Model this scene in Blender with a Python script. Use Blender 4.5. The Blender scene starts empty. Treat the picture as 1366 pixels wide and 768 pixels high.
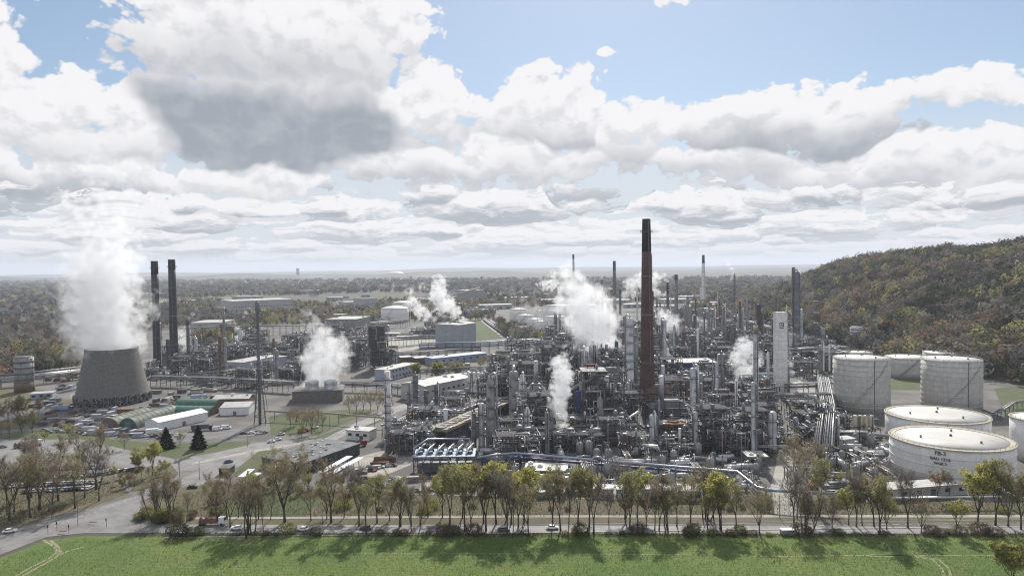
import bpy, math, random
import numpy as np
from mathutils import Vector, Matrix
SC = bpy.context.scene
COL = SC.collection
rnd = random.Random(7)
rng = np.random.default_rng(11)
PI = math.pi
def R(d): return math.radians(d)

# ------------------------------------------------------------------ camera
H, F = 95.0, 950.0
PITCH, ROLL = R(1.72), R(0.75)
fw = Vector((0, math.cos(PITCH), -math.sin(PITCH)))
ri = Vector((math.cos(ROLL), 0, -math.sin(ROLL)))
up = ri.cross(fw).normalized()
ri = fw.cross(up).normalized()
cam = bpy.data.cameras.new('camera')
cam.lens = F / 1366 * 36
cam.sensor_width = 36
cam.clip_start = 1.0
cam.clip_end = 90000
camo = bpy.data.objects.new('camera', cam)
camo.matrix_world = Matrix(((ri.x, up.x, -fw.x, 0), (ri.y, up.y, -fw.y, 0), (ri.z, up.z, -fw.z, H), (0, 0, 0, 1)))
COL.objects.link(camo)
SC.camera = camo
def ray(px, py):
    return fw + ri * ((px - 683) / F) - up * ((py - 384) / F)
def gp(px, py, z=0.0):
    """the point at height z that the photograph shows at a pixel"""
    d = ray(px, py)
    t = (z - H) / d.z
    return Vector((d.x * t, d.y * t, z))
def at(px, py, Y):
    d = ray(px, py)
    t = Y / d.y
    return Vector((d.x * t, Y, H + d.z * t))
def pix(p):
    v = Vector(p) - Vector((0, 0, H))
    k = v.dot(fw)
    return 683 + F * v.dot(ri) / k, 384 - F * v.dot(up) / k
def hz(px, top, Y):
    """height of a thing standing at distance Y whose top shows at (px, top)"""
    return at(px, top, Y).z

DENOISE = True
HAZE = 1.0 / 16500
# ------------------------------------------------------------------ node helper
class NT:
    def __init__(s, tree): s.t = tree
    def n(s, typ, **kw):
        nd = s.t.nodes.new(typ)
        for k, v in kw.items(): setattr(nd, k, v)
        return nd
    def put(s, sock, v):
        if isinstance(v, bpy.types.NodeSocket): s.t.links.new(v, sock)
        elif hasattr(v, '__len__') and len(v) == 3 and sock.type == 'RGBA': sock.default_value = (*v, 1)
        else: sock.default_value = v
    def m(s, op, a, b=None, c=None, clamp=False):
        nd = s.n('ShaderNodeMath', operation=op, use_clamp=clamp)
        for i, v in enumerate((a, b, c)):
            if v is not None: s.put(nd.inputs[i], v)
        return nd.outputs[0]
    def v(s, op, a, b=None, scale=None):
        nd = s.n('ShaderNodeVectorMath', operation=op)
        s.put(nd.inputs[0], a)
        if b is not None: s.put(nd.inputs[1], b)
        if scale is not None: s.put(nd.inputs['Scale'], scale)
        return nd.outputs['Value'] if op in ('LENGTH', 'DISTANCE', 'DOT_PRODUCT') else nd.outputs[0]
    def smooth(s, x, a, b, lo=0.0, hi=1.0):
        nd = s.n('ShaderNodeMapRange', interpolation_type='SMOOTHSTEP')
        for i, q in enumerate((x, a, b, lo, hi)): s.put(nd.inputs[i], q)
        return nd.outputs[0]
    def lin(s, x, a, b, lo=0.0, hi=1.0):
        nd = s.n('ShaderNodeMapRange')
        for i, q in enumerate((x, a, b, lo, hi)): s.put(nd.inputs[i], q)
        return nd.outputs[0]
    def mix(s, f, a, b):
        nd = s.n('ShaderNodeMix', data_type='RGBA')
        s.put(nd.inputs[0], f); s.put(nd.inputs[6], a); s.put(nd.inputs[7], b)
        return nd.outputs[2]
    def noise(s, vec, scale, detail=4, rough=0.5, dist=0.0, lac=2.0):
        nd = s.n('ShaderNodeTexNoise')
        s.put(nd.inputs['Vector'], vec)
        s.put(nd.inputs['Scale'], scale); s.put(nd.inputs['Detail'], detail)
        s.put(nd.inputs['Roughness'], rough); s.put(nd.inputs['Distortion'], dist); s.put(nd.inputs['Lacunarity'], lac)
        return nd.outputs[0]
    def voro(s, vec, scale, feature='F1', detail=0.0, out=0):
        nd = s.n('ShaderNodeTexVoronoi', feature=feature)
        s.put(nd.inputs['Vector'], vec); s.put(nd.inputs['Scale'], scale)
        if 'Detail' in nd.inputs: s.put(nd.inputs['Detail'], detail)
        return nd.outputs[out]
    def xyz(s, a, b, c):
        nd = s.n('ShaderNodeCombineXYZ')
        for i, q in enumerate((a, b, c)): s.put(nd.inputs[i], q)
        return nd.outputs[0]
    def sep(s, vec):
        nd = s.n('ShaderNodeSeparateXYZ'); s.put(nd.inputs[0], vec)
        return nd.outputs[0], nd.outputs[1], nd.outputs[2]
# ------------------------------------------------------------------ sky, sun
SUN_AZ, SUN_EL = R(8), R(41)
W = bpy.data.worlds.new('World'); SC.world = W; W.use_nodes = True
wt = W.node_tree; wt.nodes.clear()
N = NT(wt)
sky = N.n('ShaderNodeTexSky', sky_type='NISHITA', sun_disc=False, sun_elevation=SUN_EL, sun_rotation=SUN_AZ, altitude=60.0, air_density=1.0, dust_density=0.6, ozone_density=1.5)
dirv = N.n('ShaderNodeTexCoord').outputs['Generated']
dx, dy, dz = N.sep(dirv)
az = N.m('ARCTAN2', dx, dy)
el = N.m('ARCSINE', dz)
def azel(px, py):
    d = ray(px, py).normalized()
    return math.atan2(d.x, d.y), math.asin(d.z)
# the clouds as a node group of (azimuth, elevation): how dense, and how far down under its own heap a point lies
G = bpy.data.node_groups.new('cloud_field', 'ShaderNodeTree')
for nm in ('az', 'el'): G.interface.new_socket(nm, in_out='INPUT', socket_type='NodeSocketFloat')
for nm in ('density', 'under'): G.interface.new_socket(nm, in_out='OUTPUT', socket_type='NodeSocketFloat')
g = NT(G); gi = g.n('NodeGroupInput'); go = g.n('NodeGroupOutput')
ga, ge = gi.outputs[0], gi.outputs[1]
# heaps, far ones first: photo position, half width, half height, weight, greyness of the underside, where it sets in
HEAPS = [(600, 225, 210, 34, 1.0, .65, .1), (1200, 222, 170, 34, 1.0, .7, .1), (60, 235, 170, 34, 1.1, 1.0, .2), (300, 240, 150, 22, 1.0, .25, 0), (960, 216, 150, 34, 1.0, .6, .1),
         (1350, 205, 110, 50, 1.1, .35, 0), (95, 165, 135, 62, 1.35, .45, -.1), (-25, 110, 62, 92, 1.1, .2, 0), (1290, 126, 105, 30, .75, .15, 0), (560, 150, 72, 76, 1.2, .5, -.1), (690, 210, 140, 40, 1.1, .5, 0),
         (330, 40, 160, 78, 1.5, .6, .1), (470, 48, 108, 76, 1.45, .45, 0), (855, 185, 80, 56, 1.2, .7, 0), (735, 160, 105, 70, 1.4, 1.0, .05), (1060, 164, 175, 54, 1.45, 1.0, .15),
         (380, 166, 245, 66, 1.9, 1.1, .95), (910, 0, 45, 14, .55, .1, 0), (50, 8, 60, 9, .5, .1, 0), (800, 74, 16, 9, .5, 0, 0), (215, 90, 40, 22, .3, 0, 0)]
P2 = g.xyz(ga, ge, 0.0)
def noise2(nt, vec, scale, detail, rough, out=0):
    nd = nt.n('ShaderNodeTexNoise', noise_dimensions='2D')
    nt.put(nd.inputs['Vector'], vec); nt.put(nd.inputs['Scale'], scale); nt.put(nd.inputs['Detail'], detail); nt.put(nd.inputs['Roughness'], rough)
    return nd.outputs[out]
def madd(nt, a, b, c):
    q = nt.n('ShaderNodeVectorMath', operation='MULTIPLY_ADD')
    for i, v in enumerate((a, b, c)): nt.put(q.inputs[i], v)
    return q.outputs[0]
wv = g.v('SUBTRACT', noise2(g, P2, 9.0, 3, 0.55, 1), (0.5, 0.5, 0.5))
PW = madd(g, wv, (0.12, 0.07, 0.0), P2)
# billows
PB = g.v('MULTIPLY', madd(g, wv, (0.03, 0.03, 0.0), P2), (1.0, 1.4, 1.0))
n1 = noise2(g, PB, 11.0, 7, 0.58)
vb = g.n('ShaderNodeTexVoronoi', feature='SMOOTH_F1', voronoi_dimensions='2D')
g.put(vb.inputs['Vector'], PB); g.put(vb.inputs['Scale'], 25.0); g.put(vb.inputs['Detail'], 3.0); g.put(vb.inputs['Roughness'], 0.55); g.put(vb.inputs['Smoothness'], 0.35)
f1 = g.m('MULTIPLY_ADD', g.m('SUBTRACT', n1, 0.5), 1.9, g.m('MULTIPLY', g.m('SUBTRACT', 0.5, vb.outputs[0]), 1.0))
mx = -1.0; und = 0.0
for (px, py, hw, hh, wgt, gw, off) in HEAPS:
    ca, ce = azel(px, py)
    q = madd(g, PW, (F / hw, F / hh, 0.0), (-ca * F / hw, -ce * F / hh, 0.0))
    b = g.m('MULTIPLY_ADD', g.v('DOT_PRODUCT', q, q), -0.95 * wgt, wgt * 1.2)
    t_ = g.sep(q)[1]
    u_ = g.smooth(t_, 0.15 + off, -0.75 + off, 0.0, gw)
    k_ = g.smooth(g.m('SUBTRACT', b, mx), *((-0.12, 0.3) if off < .5 else (-0.15, 0.75)))
    und = g.m('ADD', g.m('MULTIPLY', u_, k_), g.m('MULTIPLY', und, g.m('SUBTRACT', 1.0, k_)))
    mx = g.m('MAXIMUM', mx, b)
away = g.smooth(g.m('ABSOLUTE', ga), 0.66, 0.9, -1.0, 0.55)
high = g.smooth(ge, 0.42, 0.6, -1.0, 0.25)
mx = g.m('MINIMUM', g.m('MAXIMUM', mx, g.m('MAXIMUM', away, high)), 1.25)
up_d = g.m('ADD', mx, f1)
# low over the horizon the deck is a crowd of small heaps, smaller and flatter the farther they lie
lowv = madd(g, wv, (0.20, 0.10, 0.0), g.xyz(g.m('MULTIPLY', ga, 1.75), g.m('MULTIPLY', g.m('LOGARITHM', g.m('ADD', g.m('MAXIMUM', ge, 0.0), 0.05), math.e), 0.62), 0.0))
n2 = g.m('MULTIPLY', g.m('SUBTRACT', noise2(g, g.v('MULTIPLY', lowv, (1.0, 1.3, 1.0)), 16.0, 7, 0.66), 0.5), 3.4)
def deck(scale, seed):
    v_ = g.n('ShaderNodeTexVoronoi', voronoi_dimensions='2D')
    lv = g.v('ADD', lowv, (seed, seed * 0.7, 0.0))
    g.put(v_.inputs['Vector'], lv); g.put(v_.inputs['Scale'], scale)
    t_ = g.m('MULTIPLY', g.sep(g.v('SUBTRACT', lv, v_.outputs['Position']))[1], scale)
    size = g.sep(v_.outputs['Color'])[0]
    d_ = g.m('ADD', g.m('MULTIPLY', g.m('SUBTRACT', 0.5, v_.outputs['Distance']), 2.0), g.m('MULTIPLY_ADD', size, 1.3, -0.6))
    return d_, g.smooth(g.m('MULTIPLY_ADD', n2, 0.24, t_), 0.10, -0.38, 0.0, 1.0)
da_, ua_ = deck(3.7, 0.0); db_, ub_ = deck(7.0, 3.3)
k_ = g.smooth(g.m('SUBTRACT', db_, da_), -0.1, 0.25)
lo_d = g.m('ADD', g.m('ADD', g.m('MAXIMUM', da_, db_), n2), 0.15)
lo_u = g.m('ADD', g.m('MULTIPLY', ub_, k_), g.m('MULTIPLY', ua_, g.m('SUBTRACT', 1.0, k_)))
isl = g.smooth(ge, 0.135, 0.085)
lo_d = g.m('ADD', lo_d, g.m('MULTIPLY_ADD', isl, 2.0, -2.0))
lw = g.smooth(g.m('SUBTRACT', lo_d, up_d), -0.15, 0.2)
g.put(go.inputs[0], g.m('MAXIMUM', up_d, lo_d))
g.put(go.inputs[1], g.m('ADD', g.m('MULTIPLY', lo_u, lw), g.m('MULTIPLY', und, g.m('SUBTRACT', 1.0, lw))))
def field(da, de):
    nd = N.n('ShaderNodeGroup'); nd.node_tree = G
    N.put(nd.inputs[0], N.m('ADD', az, da)); N.put(nd.inputs[1], N.m('ADD', el, de))
    return nd
A0 = field(0.0, 0.0); D0, U0 = A0.outputs[0], A0.outputs[1]
D1 = field(0.004, N.m('MINIMUM', N.m('MULTIPLY_ADD', N.m('MAXIMUM', el, 0.0), 0.09, 0.001), 0.020)).outputs[0]
alpha = N.smooth(D0, 0.0, 0.32)
thick = N.smooth(D0, 0.25, 1.3)
over = N.smooth(N.m('SUBTRACT', D1, D0), -0.25, 0.65)
lowband = N.smooth(el, 0.14, 0.06)
shade = N.m('ADD', N.m('MULTIPLY', over, N.m('MULTIPLY_ADD', U0, -0.21, 0.26)), N.m('MULTIPLY', U0, N.m('MULTIPLY_ADD', thick, 0.14, 0.66)), clamp=True)
lit = N.mix(shade, (0.82, 0.81, 0.82), (0.24, 0.275, 0.325))
SKYK = 0.1
lit = N.v('SCALE', lit, scale=1.0 / SKYK)
skyc = N.v('SCALE', N.mix(0.25, sky.outputs[0], (4.6, 6.3, 8.2)), scale=0.86)
skyc = N.mix(N.smooth(el, 0.22, 0.09, 0.0, 0.85), skyc, N.v('SCALE', N.xyz(0.60, 0.635, 0.685), scale=1.0 / SKYK))
colr = N.mix(alpha, skyc, lit)
# the last few degrees fade to milky air
colr = N.mix(N.smooth(el, 0.05, 0.0, 0.0, 0.7), colr, N.v('SCALE', N.xyz(0.60, 0.61, 0.63), scale=1.0 / SKYK))
bg = N.n('ShaderNodeBackground'); N.put(bg.inputs[0], colr); N.put(bg.inputs[1], SKYK)
N.put(N.n('ShaderNodeOutputWorld').inputs[0], bg.outputs[0])
W.cycles.sampling_method = 'MANUAL'; W.cycles.sample_map_resolution = 512

sl = bpy.data.lights.new('sun', 'SUN'); sl.energy = 5.0; sl.angle = R(0.55); sl.color = (1.0, 0.95, 0.87)
so = bpy.data.objects.new('sun', sl); COL.objects.link(so)
sdir = Vector((math.sin(SUN_AZ) * math.cos(SUN_EL), math.cos(SUN_AZ) * math.cos(SUN_EL), math.sin(SUN_EL)))
so.rotation_euler = sdir.to_track_quat('Z', 'Y').to_euler()
so.location = (0, 0, 400)
SC.view_settings.view_transform = 'Standard'; SC.view_settings.look = 'None'
SC.view_settings.exposure = 0.18; SC.view_settings.gamma = 1.0; SC.view_settings.use_curve_mapping = False
SC.cycles.volume_bounces = 4; SC.cycles.max_bounces = 6; SC.cycles.diffuse_bounces = 3; SC.cycles.glossy_bounces = 2
SC.cycles.transparent_max_bounces = 8; SC.cycles.sample_clamp_indirect = 4.0
SC.cycles.use_denoising = DENOISE
SC.cycles.pixel_filter_type = 'BLACKMAN_HARRIS'; SC.cycles.filter_width = 1.15
# ------------------------------------------------------------------ materials
MATS = {}
def mat(name, c1, c2=None, scale=0.5, rough=0.7, metal=0.0, bump=0.0, bscale=None, streak=0.0, detail=4, coat=0.0, spec=None):
    """one real surface: a base colour that wanders between two tints, stains that run down it, a little roughness"""
    if name in MATS: return MATS[name]
    m = bpy.data.materials.new(name); m.use_nodes = True
    t = m.node_tree; n = NT(t); b = t.nodes['Principled BSDF']
    pos = n.n('ShaderNodeNewGeometry').outputs['Position']
    c2 = c2 or tuple(x * 0.7 for x in c1)
    w = n.noise(pos, scale, detail, 0.6)
    col = n.mix(n.smooth(w, 0.35, 0.65), c1, c2)
    if streak:
        sv = n.v('MULTIPLY', pos, (1.3, 1.3, 0.06))
        sw = n.smooth(n.noise(sv, 0.7, 4, 0.65), 0.48, 0.72)
        col = n.mix(n.m('MULTIPLY', sw, streak), col, (0.10, 0.075, 0.055))
    n.put(b.inputs['Base Color'], col)
    n.put(b.inputs['Roughness'], n.lin(w, 0.3, 0.7, max(0.05, rough - 0.1), min(1, rough + 0.1)))
    b.inputs['Metallic'].default_value = metal
    if spec is not None: b.inputs['Specular IOR Level'].default_value = spec
    if coat: b.inputs['Coat Weight'].default_value = coat
    if bump:
        bn = n.n('ShaderNodeBump'); n.put(bn.inputs['Strength'], bump)
        bn.inputs['Distance'].default_value = 0.3
        n.put(bn.inputs['Height'], n.noise(pos, bscale or scale * 4, 5, 0.65))
        n.put(b.inputs['Normal'], bn.outputs[0])
    MATS[name] = m
    return m
def M(k): return MATS[k]
mat('steel', (0.18, 0.19, 0.22), (0.115, 0.121, 0.14), 0.35, 0.6, 0.25, streak=0.35)
mat('steel_dark', (0.125, 0.13, 0.147), (0.075, 0.077, 0.088), 0.35, 0.65, 0.2, streak=0.3)
mat('cladding', (0.52, 0.53, 0.55), (0.38, 0.385, 0.40), 0.3, 0.42, 0.55, streak=0.4)
mat('cladding_dull', (0.30, 0.30, 0.30), (0.21, 0.207, 0.203), 0.3, 0.6, 0.3, streak=0.45)
mat('galvanised', (0.30, 0.305, 0.31), (0.20, 0.20, 0.21), 0.6, 0.5, 0.4, streak=0.2)
mat('grating', (0.12, 0.12, 0.125), (0.075, 0.075, 0.078), 0.5, 0.95, 0.0, spec=0.1)
mat('rust', (0.20, 0.105, 0.06), (0.11, 0.06, 0.04), 0.6, 0.85, 0.0, streak=0.3)
mat('red_oxide', (0.20, 0.06, 0.045), (0.13, 0.05, 0.04), 0.6, 0.7)
mat('white_paint', (0.74, 0.74, 0.72), (0.62, 0.62, 0.60), 0.4, 0.5, streak=0.22)
mat('tank_white', (0.74, 0.73, 0.715), (0.66, 0.65, 0.635), 0.3, 0.6, streak=0.16)
mat('tank_roof', (0.50, 0.485, 0.455), (0.42, 0.405, 0.375), 0.08, 0.6)
mat('tank_grey', (0.52, 0.505, 0.475), (0.44, 0.425, 0.40), 0.4, 0.75, streak=0.22, bump=0.15)
mat('rim_tan', (0.42, 0.37, 0.28), (0.34, 0.30, 0.23), 0.5, 0.7)
mat('cream', (0.55, 0.48, 0.36), (0.45, 0.39, 0.30), 0.5, 0.6, streak=0.3)
mat('blue_paint', (0.035, 0.055, 0.17), (0.03, 0.045, 0.125), 0.4, 0.5, streak=0.15)
mat('blue_pipe', (0.34, 0.37, 0.45), (0.25, 0.28, 0.37), 0.6, 0.3, 0.5)
mat('blue_pale', (0.30, 0.35, 0.45), (0.24, 0.28, 0.37), 0.5, 0.5)
mat('teal', (0.05, 0.11, 0.15), (0.04, 0.085, 0.12), 0.5, 0.5, 0.2, streak=0.25)
mat('pipe_bright', (0.62, 0.62, 0.62), (0.48, 0.48, 0.48), 0.8, 0.36, 0.7)
mat('pipe_grey', (0.24, 0.235, 0.23), (0.15, 0.145, 0.14), 0.5, 0.5, 0.4, streak=0.25)
mat('concrete', (0.36, 0.345, 0.325), (0.27, 0.26, 0.245), 0.25, 0.9, bump=0.2, streak=0.3)
mat('concrete_dark', (0.20, 0.19, 0.18), (0.14, 0.135, 0.13), 0.3, 0.9, streak=0.35)
mat('brick_brown', (0.105, 0.055, 0.046), (0.078, 0.042, 0.036), 0.15, 0.85, bump=0.2, bscale=2.0, streak=0.15)
mat('tower_concrete', (0.175, 0.165, 0.155), (0.13, 0.122, 0.116), 0.9, 0.92, bump=0.3, streak=0.12, detail=6)
mat('soot', (0.03, 0.028, 0.028), (0.02, 0.019, 0.019), 0.3, 0.9)
mat('black_clad', (0.045, 0.045, 0.055), (0.03, 0.03, 0.036), 0.3, 0.55, 0.2)
mat('roof_light', (0.42, 0.41, 0.39), (0.32, 0.31, 0.295), 0.2, 0.6, streak=0.0)
mat('roof_dark', (0.10, 0.105, 0.115), (0.075, 0.078, 0.085), 0.25, 0.75)
mat('roof_tan', (0.36, 0.31, 0.23), (0.27, 0.23, 0.18), 0.3, 0.8)
mat('wall_grey', (0.42, 0.42, 0.42), (0.34, 0.34, 0.34), 0.2, 0.7, streak=0.25)
mat('wall_green_grey', (0.34, 0.375, 0.39), (0.285, 0.315, 0.33), 0.15, 0.7, streak=0.2)
mat('wall_blue_grey', (0.38, 0.41, 0.49), (0.31, 0.335, 0.40), 0.2, 0.65, streak=0.2)
mat('wall_dark_green', (0.045, 0.065, 0.06), (0.035, 0.05, 0.046), 0.3, 0.7)
mat('wall_brown', (0.16, 0.11, 0.08), (0.12, 0.085, 0.06), 0.4, 0.85)
mat('hangar_green', (0.035, 0.12, 0.085), (0.03, 0.095, 0.07), 0.4, 0.5)
mat('hangar_olive', (0.085, 0.105, 0.075), (0.065, 0.08, 0.06), 0.4, 0.7)
mat('tarp_white', (0.72, 0.73, 0.74), (0.64, 0.65, 0.66), 0.4, 0.5)
mat('timber_dark', (0.19, 0.175, 0.16), (0.14, 0.128, 0.115), 0.5, 0.85, streak=0.3)
mat('glass_dark', (0.03, 0.035, 0.04), (0.02, 0.024, 0.028), 0.4, 0.12, 0.0)
mat('tower_gap_shade', (0.07, 0.065, 0.06), (0.05, 0.047, 0.044), 0.5, 0.8)  # near-black colour painted as the shade inside the cooling tower's foot
mat('rubber', (0.02, 0.02, 0.02), (0.016, 0.016, 0.016), 1.0, 0.8)
mat('car_white', (0.75, 0.75, 0.75), (0.70, 0.70, 0.70), 0.3, 0.3, coat=0.6)
mat('car_black', (0.02, 0.02, 0.022), (0.016, 0.016, 0.018), 0.3, 0.3, coat=0.6)
mat('car_silver', (0.45, 0.46, 0.47), (0.40, 0.41, 0.42), 0.3, 0.35, 0.5, coat=0.5)
mat('car_blue', (0.04, 0.07, 0.17), (0.035, 0.06, 0.15), 0.3, 0.3, coat=0.6)
mat('car_red', (0.32, 0.025, 0.02), (0.28, 0.022, 0.018), 0.3, 0.3, coat=0.6)
mat('car_grey', (0.13, 0.135, 0.14), (0.11, 0.115, 0.12), 0.3, 0.3, 0.2, coat=0.6)
mat('lamp_lens', (0.8, 0.8, 0.78), (0.75, 0.75, 0.72), 1.0, 0.15)
mat('tail_lens', (0.4, 0.02, 0.02), (0.35, 0.02, 0.02), 1.0, 0.2)
mat('hazard_orange', (0.5, 0.14, 0.03), (0.42, 0.12, 0.03), 1.0, 0.6)
mat('ink', (0.03, 0.03, 0.035), (0.025, 0.025, 0.03), 1.0, 0.7)
mat('ink_blue', (0.02, 0.04, 0.15), (0.02, 0.035, 0.13), 1.0, 0.6)
mat('bark', (0.075, 0.062, 0.052), (0.05, 0.042, 0.036), 1.2, 0.95)
mat('bark_grey', (0.13, 0.12, 0.105), (0.085, 0.078, 0.07), 1.2, 0.95)
mat('scrap', (0.16, 0.10, 0.075), (0.09, 0.075, 0.07), 0.9, 0.85)

# ------------------------------------------------------------------ mesh builder
class MB:
    def __init__(s): s.v = []; s.f = []; s.sm = []
    def add(s, vs, fs, smooth=False):
        o = len(s.v); s.v.extend(tuple(v) for v in vs)
        s.f.extend(tuple(i + o for i in f) for f in fs); s.sm.extend([smooth] * len(fs))
        return s
    def box(s, c, d, rz=0.0):
        x, y, z = d[0] / 2, d[1] / 2, d[2] / 2
        ca, sa = math.cos(rz), math.sin(rz)
        vs = []
        for k in (-1, 1):
            for (i, j) in ((-1, -1), (1, -1), (1, 1), (-1, 1)):
                px, py = i * x, j * y
                vs.append((c[0] + px * ca - py * sa, c[1] + px * sa + py * ca, c[2] + k * z))
        return s.add(vs, [(3, 2, 1, 0), (4, 5, 6, 7), (0, 1, 5, 4), (1, 2, 6, 5), (2, 3, 7, 6), (3, 0, 4, 7)])
    def bx(s, x0, x1, y0, y1, z0, z1):
        return s.box(((x0 + x1) / 2, (y0 + y1) / 2, (z0 + z1) / 2), (x1 - x0, y1 - y0, z1 - z0))
    def lathe(s, prof, n=16, c=(0, 0, 0), caps=True, smooth=True):
        """prof: (radius, z) from the bottom up"""
        vs = []; fs = []
        for (r, z) in prof:
            for i in range(n):
                a = 2 * PI * i / n
                vs.append((c[0] + r * math.cos(a), c[1] + r * math.sin(a), c[2] + z))
        for k in range(len(prof) - 1):
            for i in range(n):
                j = (i + 1) % n
                fs.append((k * n + i, k * n + j, (k + 1) * n + j, (k + 1) * n + i))
        s.add(vs, fs, smooth)
        o = len(s.v) - len(vs)
        if caps:
            s.f.append(tuple(o + i for i in reversed(range(n)))); s.sm.append(False)
            s.f.append(tuple(o + (len(prof) - 1) * n + i for i in range(n))); s.sm.append(False)
        return s
    def cyl(s, c, r, h, n=14, r1=None):
        return s.lathe([(r, 0), (r if r1 is None else r1, h)], n, c)
    def tube(s, pts, r, n=6, caps=True):
        pts = [Vector(p) for p in pts]
        rs = r if hasattr(r, '__len__') else [r] * len(pts)
        vs = []; prev = None
        for i, p in enumerate(pts):
            if i == 0: d = pts[1] - pts[0]
            elif i == len(pts) - 1: d = pts[-1] - pts[-2]
            else: d = (pts[i + 1] - p).normalized() + (p - pts[i - 1]).normalized()
            d = d.normalized() if d.length > 1e-6 else Vector((0, 0, 1))
            a = prev if prev is not None else (Vector((1, 0, 0)) if abs(d.x) < 0.8 else Vector((0, 1, 0)))
            a = (a - d * a.dot(d)); a = a.normalized() if a.length > 1e-5 else d.orthogonal().normalized()
            prev = a; b = d.cross(a)
            k = 1.0
            if 0 < i < len(pts) - 1:
                co = (pts[i + 1] - p).normalized().dot(d); k = 1 / max(0.6, co)
            for j in range(n):
                q = 2 * PI * j / n
                vs.append(p + (a * math.cos(q) + b * math.sin(q)) * rs[i] * (k if n > 4 else 1))
        fs = []
        for i in range(len(pts) - 1):
            for j in range(n):
                j2 = (j + 1) % n
                fs.append((i * n + j, i * n + j2, (i + 1) * n + j2, (i + 1) * n + j))
        s.add(vs, fs, n > 4)
        o = len(s.v) - len(vs)
        if caps:
            s.f.append(tuple(o + i for i in reversed(range(n)))); s.sm.append(False)
            s.f.append(tuple(o + (len(pts) - 1) * n + i for i in range(n))); s.sm.append(False)
        return s
    def bar(s, a, b, w=0.3):
        return s.tube([a, b], w * 0.7, 4)
    def ring(s, c, r, w, z, h, n=18, a0=0.0, a1=2 * PI):
        """a flat annular deck between r and r + w"""
        m = n if a1 - a0 < 2 * PI - 1e-3 else n
        full = a1 - a0 > 2 * PI - 1e-3
        k = m if full else m + 1
        vs = []
        for i in range(k):
            a = a0 + (a1 - a0) * i / m
            for rr, zz in ((r, z), (r + w, z), (r + w, z + h), (r, z + h)):
                vs.append((c[0] + rr * math.cos(a), c[1] + rr * math.sin(a), c[2] + zz))
        fs = []
        for i in range(m):
            j = (i + 1) % k
            for q in range(4):
                q2 = (q + 1) % 4
                fs.append((i * 4 + q, j * 4 + q, j * 4 + q2, i * 4 + q2))
        return s.add(vs, fs, False)
    def build(s, name, material, parent=None, loc=None):
        me = bpy.data.meshes.new(name)
        me.from_pydata(s.v, [], s.f)
        me.polygons.foreach_set('use_smooth', s.sm)
        me.materials.append(M(material) if isinstance(material, str) else material)
        me.update()
        o = bpy.data.objects.new(name, me); COL.objects.link(o)
        if parent is not None: o.parent = parent
        if loc is not None: o.location = loc
        return o
def np_mesh(name, verts, faces, material, cols=None, parent=None, loc=None, smooth=False):
    """verts (n,3), faces (m,k) numpy arrays; cols (n,3) a colour of its own for each clump or leaf"""
    me = bpy.data.meshes.new(name)
    nv, (nf, k) = len(verts), faces.shape
    me.vertices.add(nv); me.loops.add(nf * k); me.polygons.add(nf)
    me.vertices.foreach_set('co', np.ascontiguousarray(verts, dtype=np.float32).ravel())
    me.polygons.foreach_set('loop_start', np.arange(0, nf * k, k, dtype=np.int32))
    me.loops.foreach_set('vertex_index', np.ascontiguousarray(faces, dtype=np.int32).ravel())
    if smooth: me.polygons.foreach_set('use_smooth', np.ones(nf, dtype=bool))
    if cols is not None:
        ca = me.color_attributes.new('tint', 'FLOAT_COLOR', 'POINT')
        ca.data.foreach_set('color', np.ascontiguousarray(np.c_[cols, np.ones(nv)], dtype=np.float32).ravel())
    me.materials.append(M(material) if isinstance(material, str) else material)
    me.update(calc_edges=True); me.validate()
    o = bpy.data.objects.new(name, me); COL.objects.link(o)
    if parent is not None: o.parent = parent
    if loc is not None: o.location = loc
    return o

# ------------------------------------------------------------------ things
THINGS = []
LANDMARKS = []
def thing(name, label, cat, loc=(0, 0, 0), rz=0.0, group=None, auto=False):
    o = bpy.data.objects.new(name, None); COL.objects.link(o)
    o.empty_display_size = 1.0
    o.location = loc; o.rotation_euler = (0, 0, rz)
    return tag(o, label, cat, group, auto)
def tag(o, label, cat, group=None, auto=False):
    o['label'] = label; o['category'] = cat; o['kind'] = 'thing'
    if group: o['group'] = group
    if auto: o['auto'] = 1
    THINGS.append(o)
    return o
def struct(o, label=None):
    o['kind'] = 'structure'
    if label: o['label'] = label
    return o
_KIDS = {}
def kids(root):
    k = root.name
    if k not in _KIDS: _KIDS[k] = [(c, list(c.children)) for c in root.children]
    return _KIDS[k]
def dup(root, loc, rz=0.0, scale=1.0, label=None, group=None, auto=True):
    """a copy of a thing, with copies of its parts and sub-parts"""
    r = root.copy(); COL.objects.link(r)
    r.location = loc; r.rotation_euler = (0, 0, rz)
    r.scale = (scale,) * 3 if not hasattr(scale, '__len__') else scale
    if label: r['label'] = label
    if group: r['group'] = group
    if auto: r['auto'] = 1
    elif 'auto' in r: del r['auto']
    for ch, subs in kids(root):
        c = ch.copy(); COL.objects.link(c); c.parent = r
        for g2 in subs:
            d = g2.copy(); COL.objects.link(d); d.parent = c
    THINGS.append(r)
    return r
def landmark(words_, px, py): LANDMARKS.append((words_, px, py))
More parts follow.
